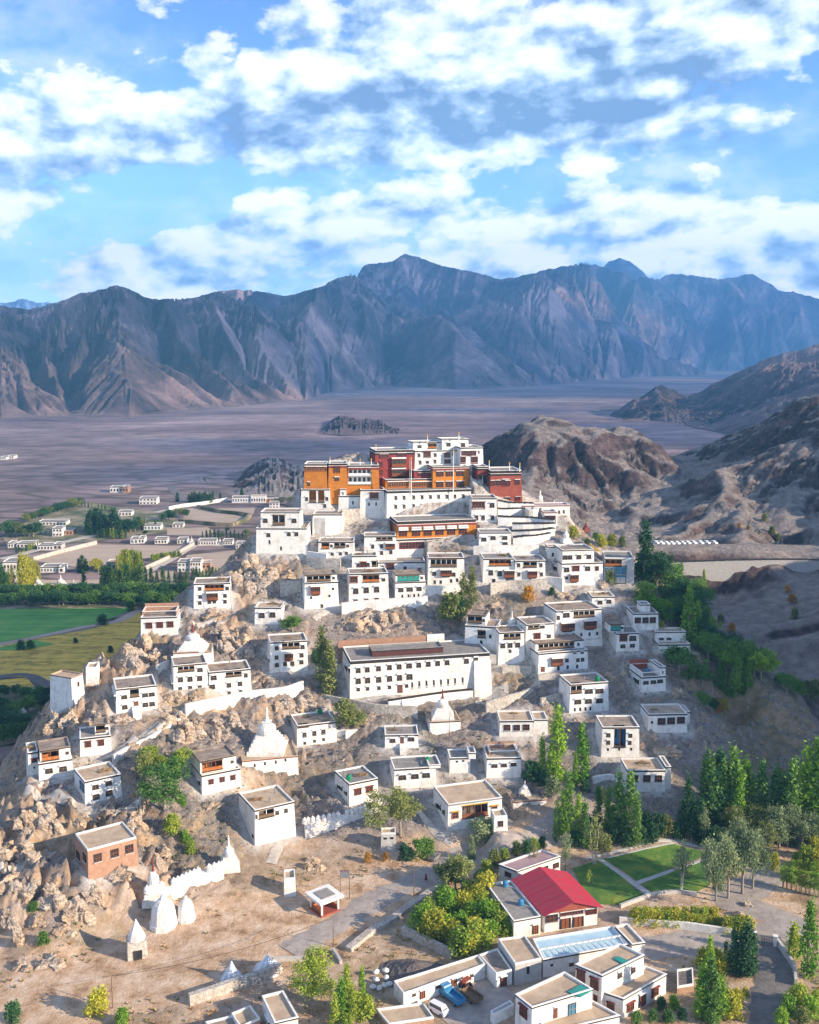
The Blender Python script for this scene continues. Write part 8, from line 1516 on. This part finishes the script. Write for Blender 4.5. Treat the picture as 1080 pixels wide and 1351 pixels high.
vtrees('poplar', ('dark', 'mid', 'lime'), ZV2, [(120 + k * 17, 805 - k * 3.2, 765 - k * 3.6 + rj.uniform(-12, 8)) for k in range(12)] + [(700 + k * 22, 700 + rj.uniform(-8, 8), 640 + rj.uniform(-10, 10)) for k in range(10)] + [(560 + k * 24, 470 + k * 4, 435 + k * 4 + rj.uniform(-8, 8)) for k in range(12)], 'slim poplar lining a field edge in the valley village', 'poplars lining the valley field edges', 1.6)
vtrees('poplar', ('dark', 'mid'), ZV3, [(430 + k * 26, 535 + rj.uniform(-6, 6), 490 + rj.uniform(-10, 10)) for k in range(12)] + [(30 + k * 24, 470 + rj.uniform(-14, 14), 420 + rj.uniform(-14, 14)) for k in range(6)], 'slim poplar along the rows of valley houses', 'poplars along the valley houses', 1.5)
# ------------------------------------------------------------------ unseen cloud deck, added right of the view to shade the plain and the mountains
def thin_shade_cloud():
    m = bpy.data.materials.new('thin_shade_cloud'); m.use_nodes = True; T = NT(m.node_tree); T.n.clear()
    d = T.new('ShaderNodeBsdfDiffuse', None, Color=(0.85, 0.85, 0.85, 1)); t = T.new('ShaderNodeBsdfTransparent', None, Color=(0.60, 0.70, 0.95, 1))  # blue tint cools the sunlight let through to the mountains
    T.new('ShaderNodeOutputMaterial', None, Surface=T.new('ShaderNodeMixShader', None, _0=0.07, _1=t, _2=d)); return m
def cloud_deck():
    xs = np.arange(2500, 16500, 170.0); ys = np.arange(-2950, 7600, 170.0); X, Y = np.meshgrid(xs, ys)
    d = fbm(X / 1100, Y / 1300, 5, 91.0, 0.65) + 0.10 * ss(-2950, -2500, Y) - 0.02 - 0.45 * ss(-2600, -2950, Y)
    on = d > 0.02; th = np.clip(d, 0, .5) * 900; n = len(xs); V = []; F = []; idx = {}
    for j in range(len(ys)):
        for i in range(n):
            w = h2(np.array(i * 1.0), np.array(j * 1.0), 4.0); idx[(i, j)] = len(V); V += [(X[j, i], Y[j, i], 3500 - th[j, i] * .3), (X[j, i], Y[j, i], 3510 + th[j, i] * (.8 + .5 * float(w)))]
    for j in range(len(ys) - 1):
        for i in range(n - 1):
            if on[j, i] or on[j, i + 1]:
                a, b, c, e = idx[(i, j)], idx[(i + 1, j)], idx[(i + 1, j + 1)], idx[(i, j + 1)]; F += [(a, e, c, b), (a + 1, b + 1, c + 1, e + 1)]
    o = mesh_obj('shade_cloud_deck', V, F, thin_shade_cloud(), smooth=True); o['kind'] = 'structure'
cloud_deck()
# ------------------------------------------------------------------ the air between the monastery and the mountains
def haze():
    bm = bmesh.new(); bmesh.ops.create_cube(bm, size=1.0)
    for v in bm.verts: v.co = Vector((v.co.x * 24000, 5100 + v.co.y * 10800, 0)) + Vector((0, 0, -25 if v.co.z < 0 else 1150))
    me = bpy.data.meshes.new('haze'); bm.to_mesh(me); o = bpy.data.objects.new('haze', me); COL.objects.link(o); o['kind'] = 'stuff'
    m = bpy.data.materials.new('haze_air'); m.use_nodes = True; T = NT(m.node_tree); T.n.clear()
    v = T.new('ShaderNodeVolumePrincipled', None, Color=(0.20, 0.57, 1.0, 1), Density=HAZE, Anisotropy=0.0)
    T.new('ShaderNodeOutputMaterial', None, Volume=v); me.materials.append(m)
HAZE = 1.15e-4
haze()
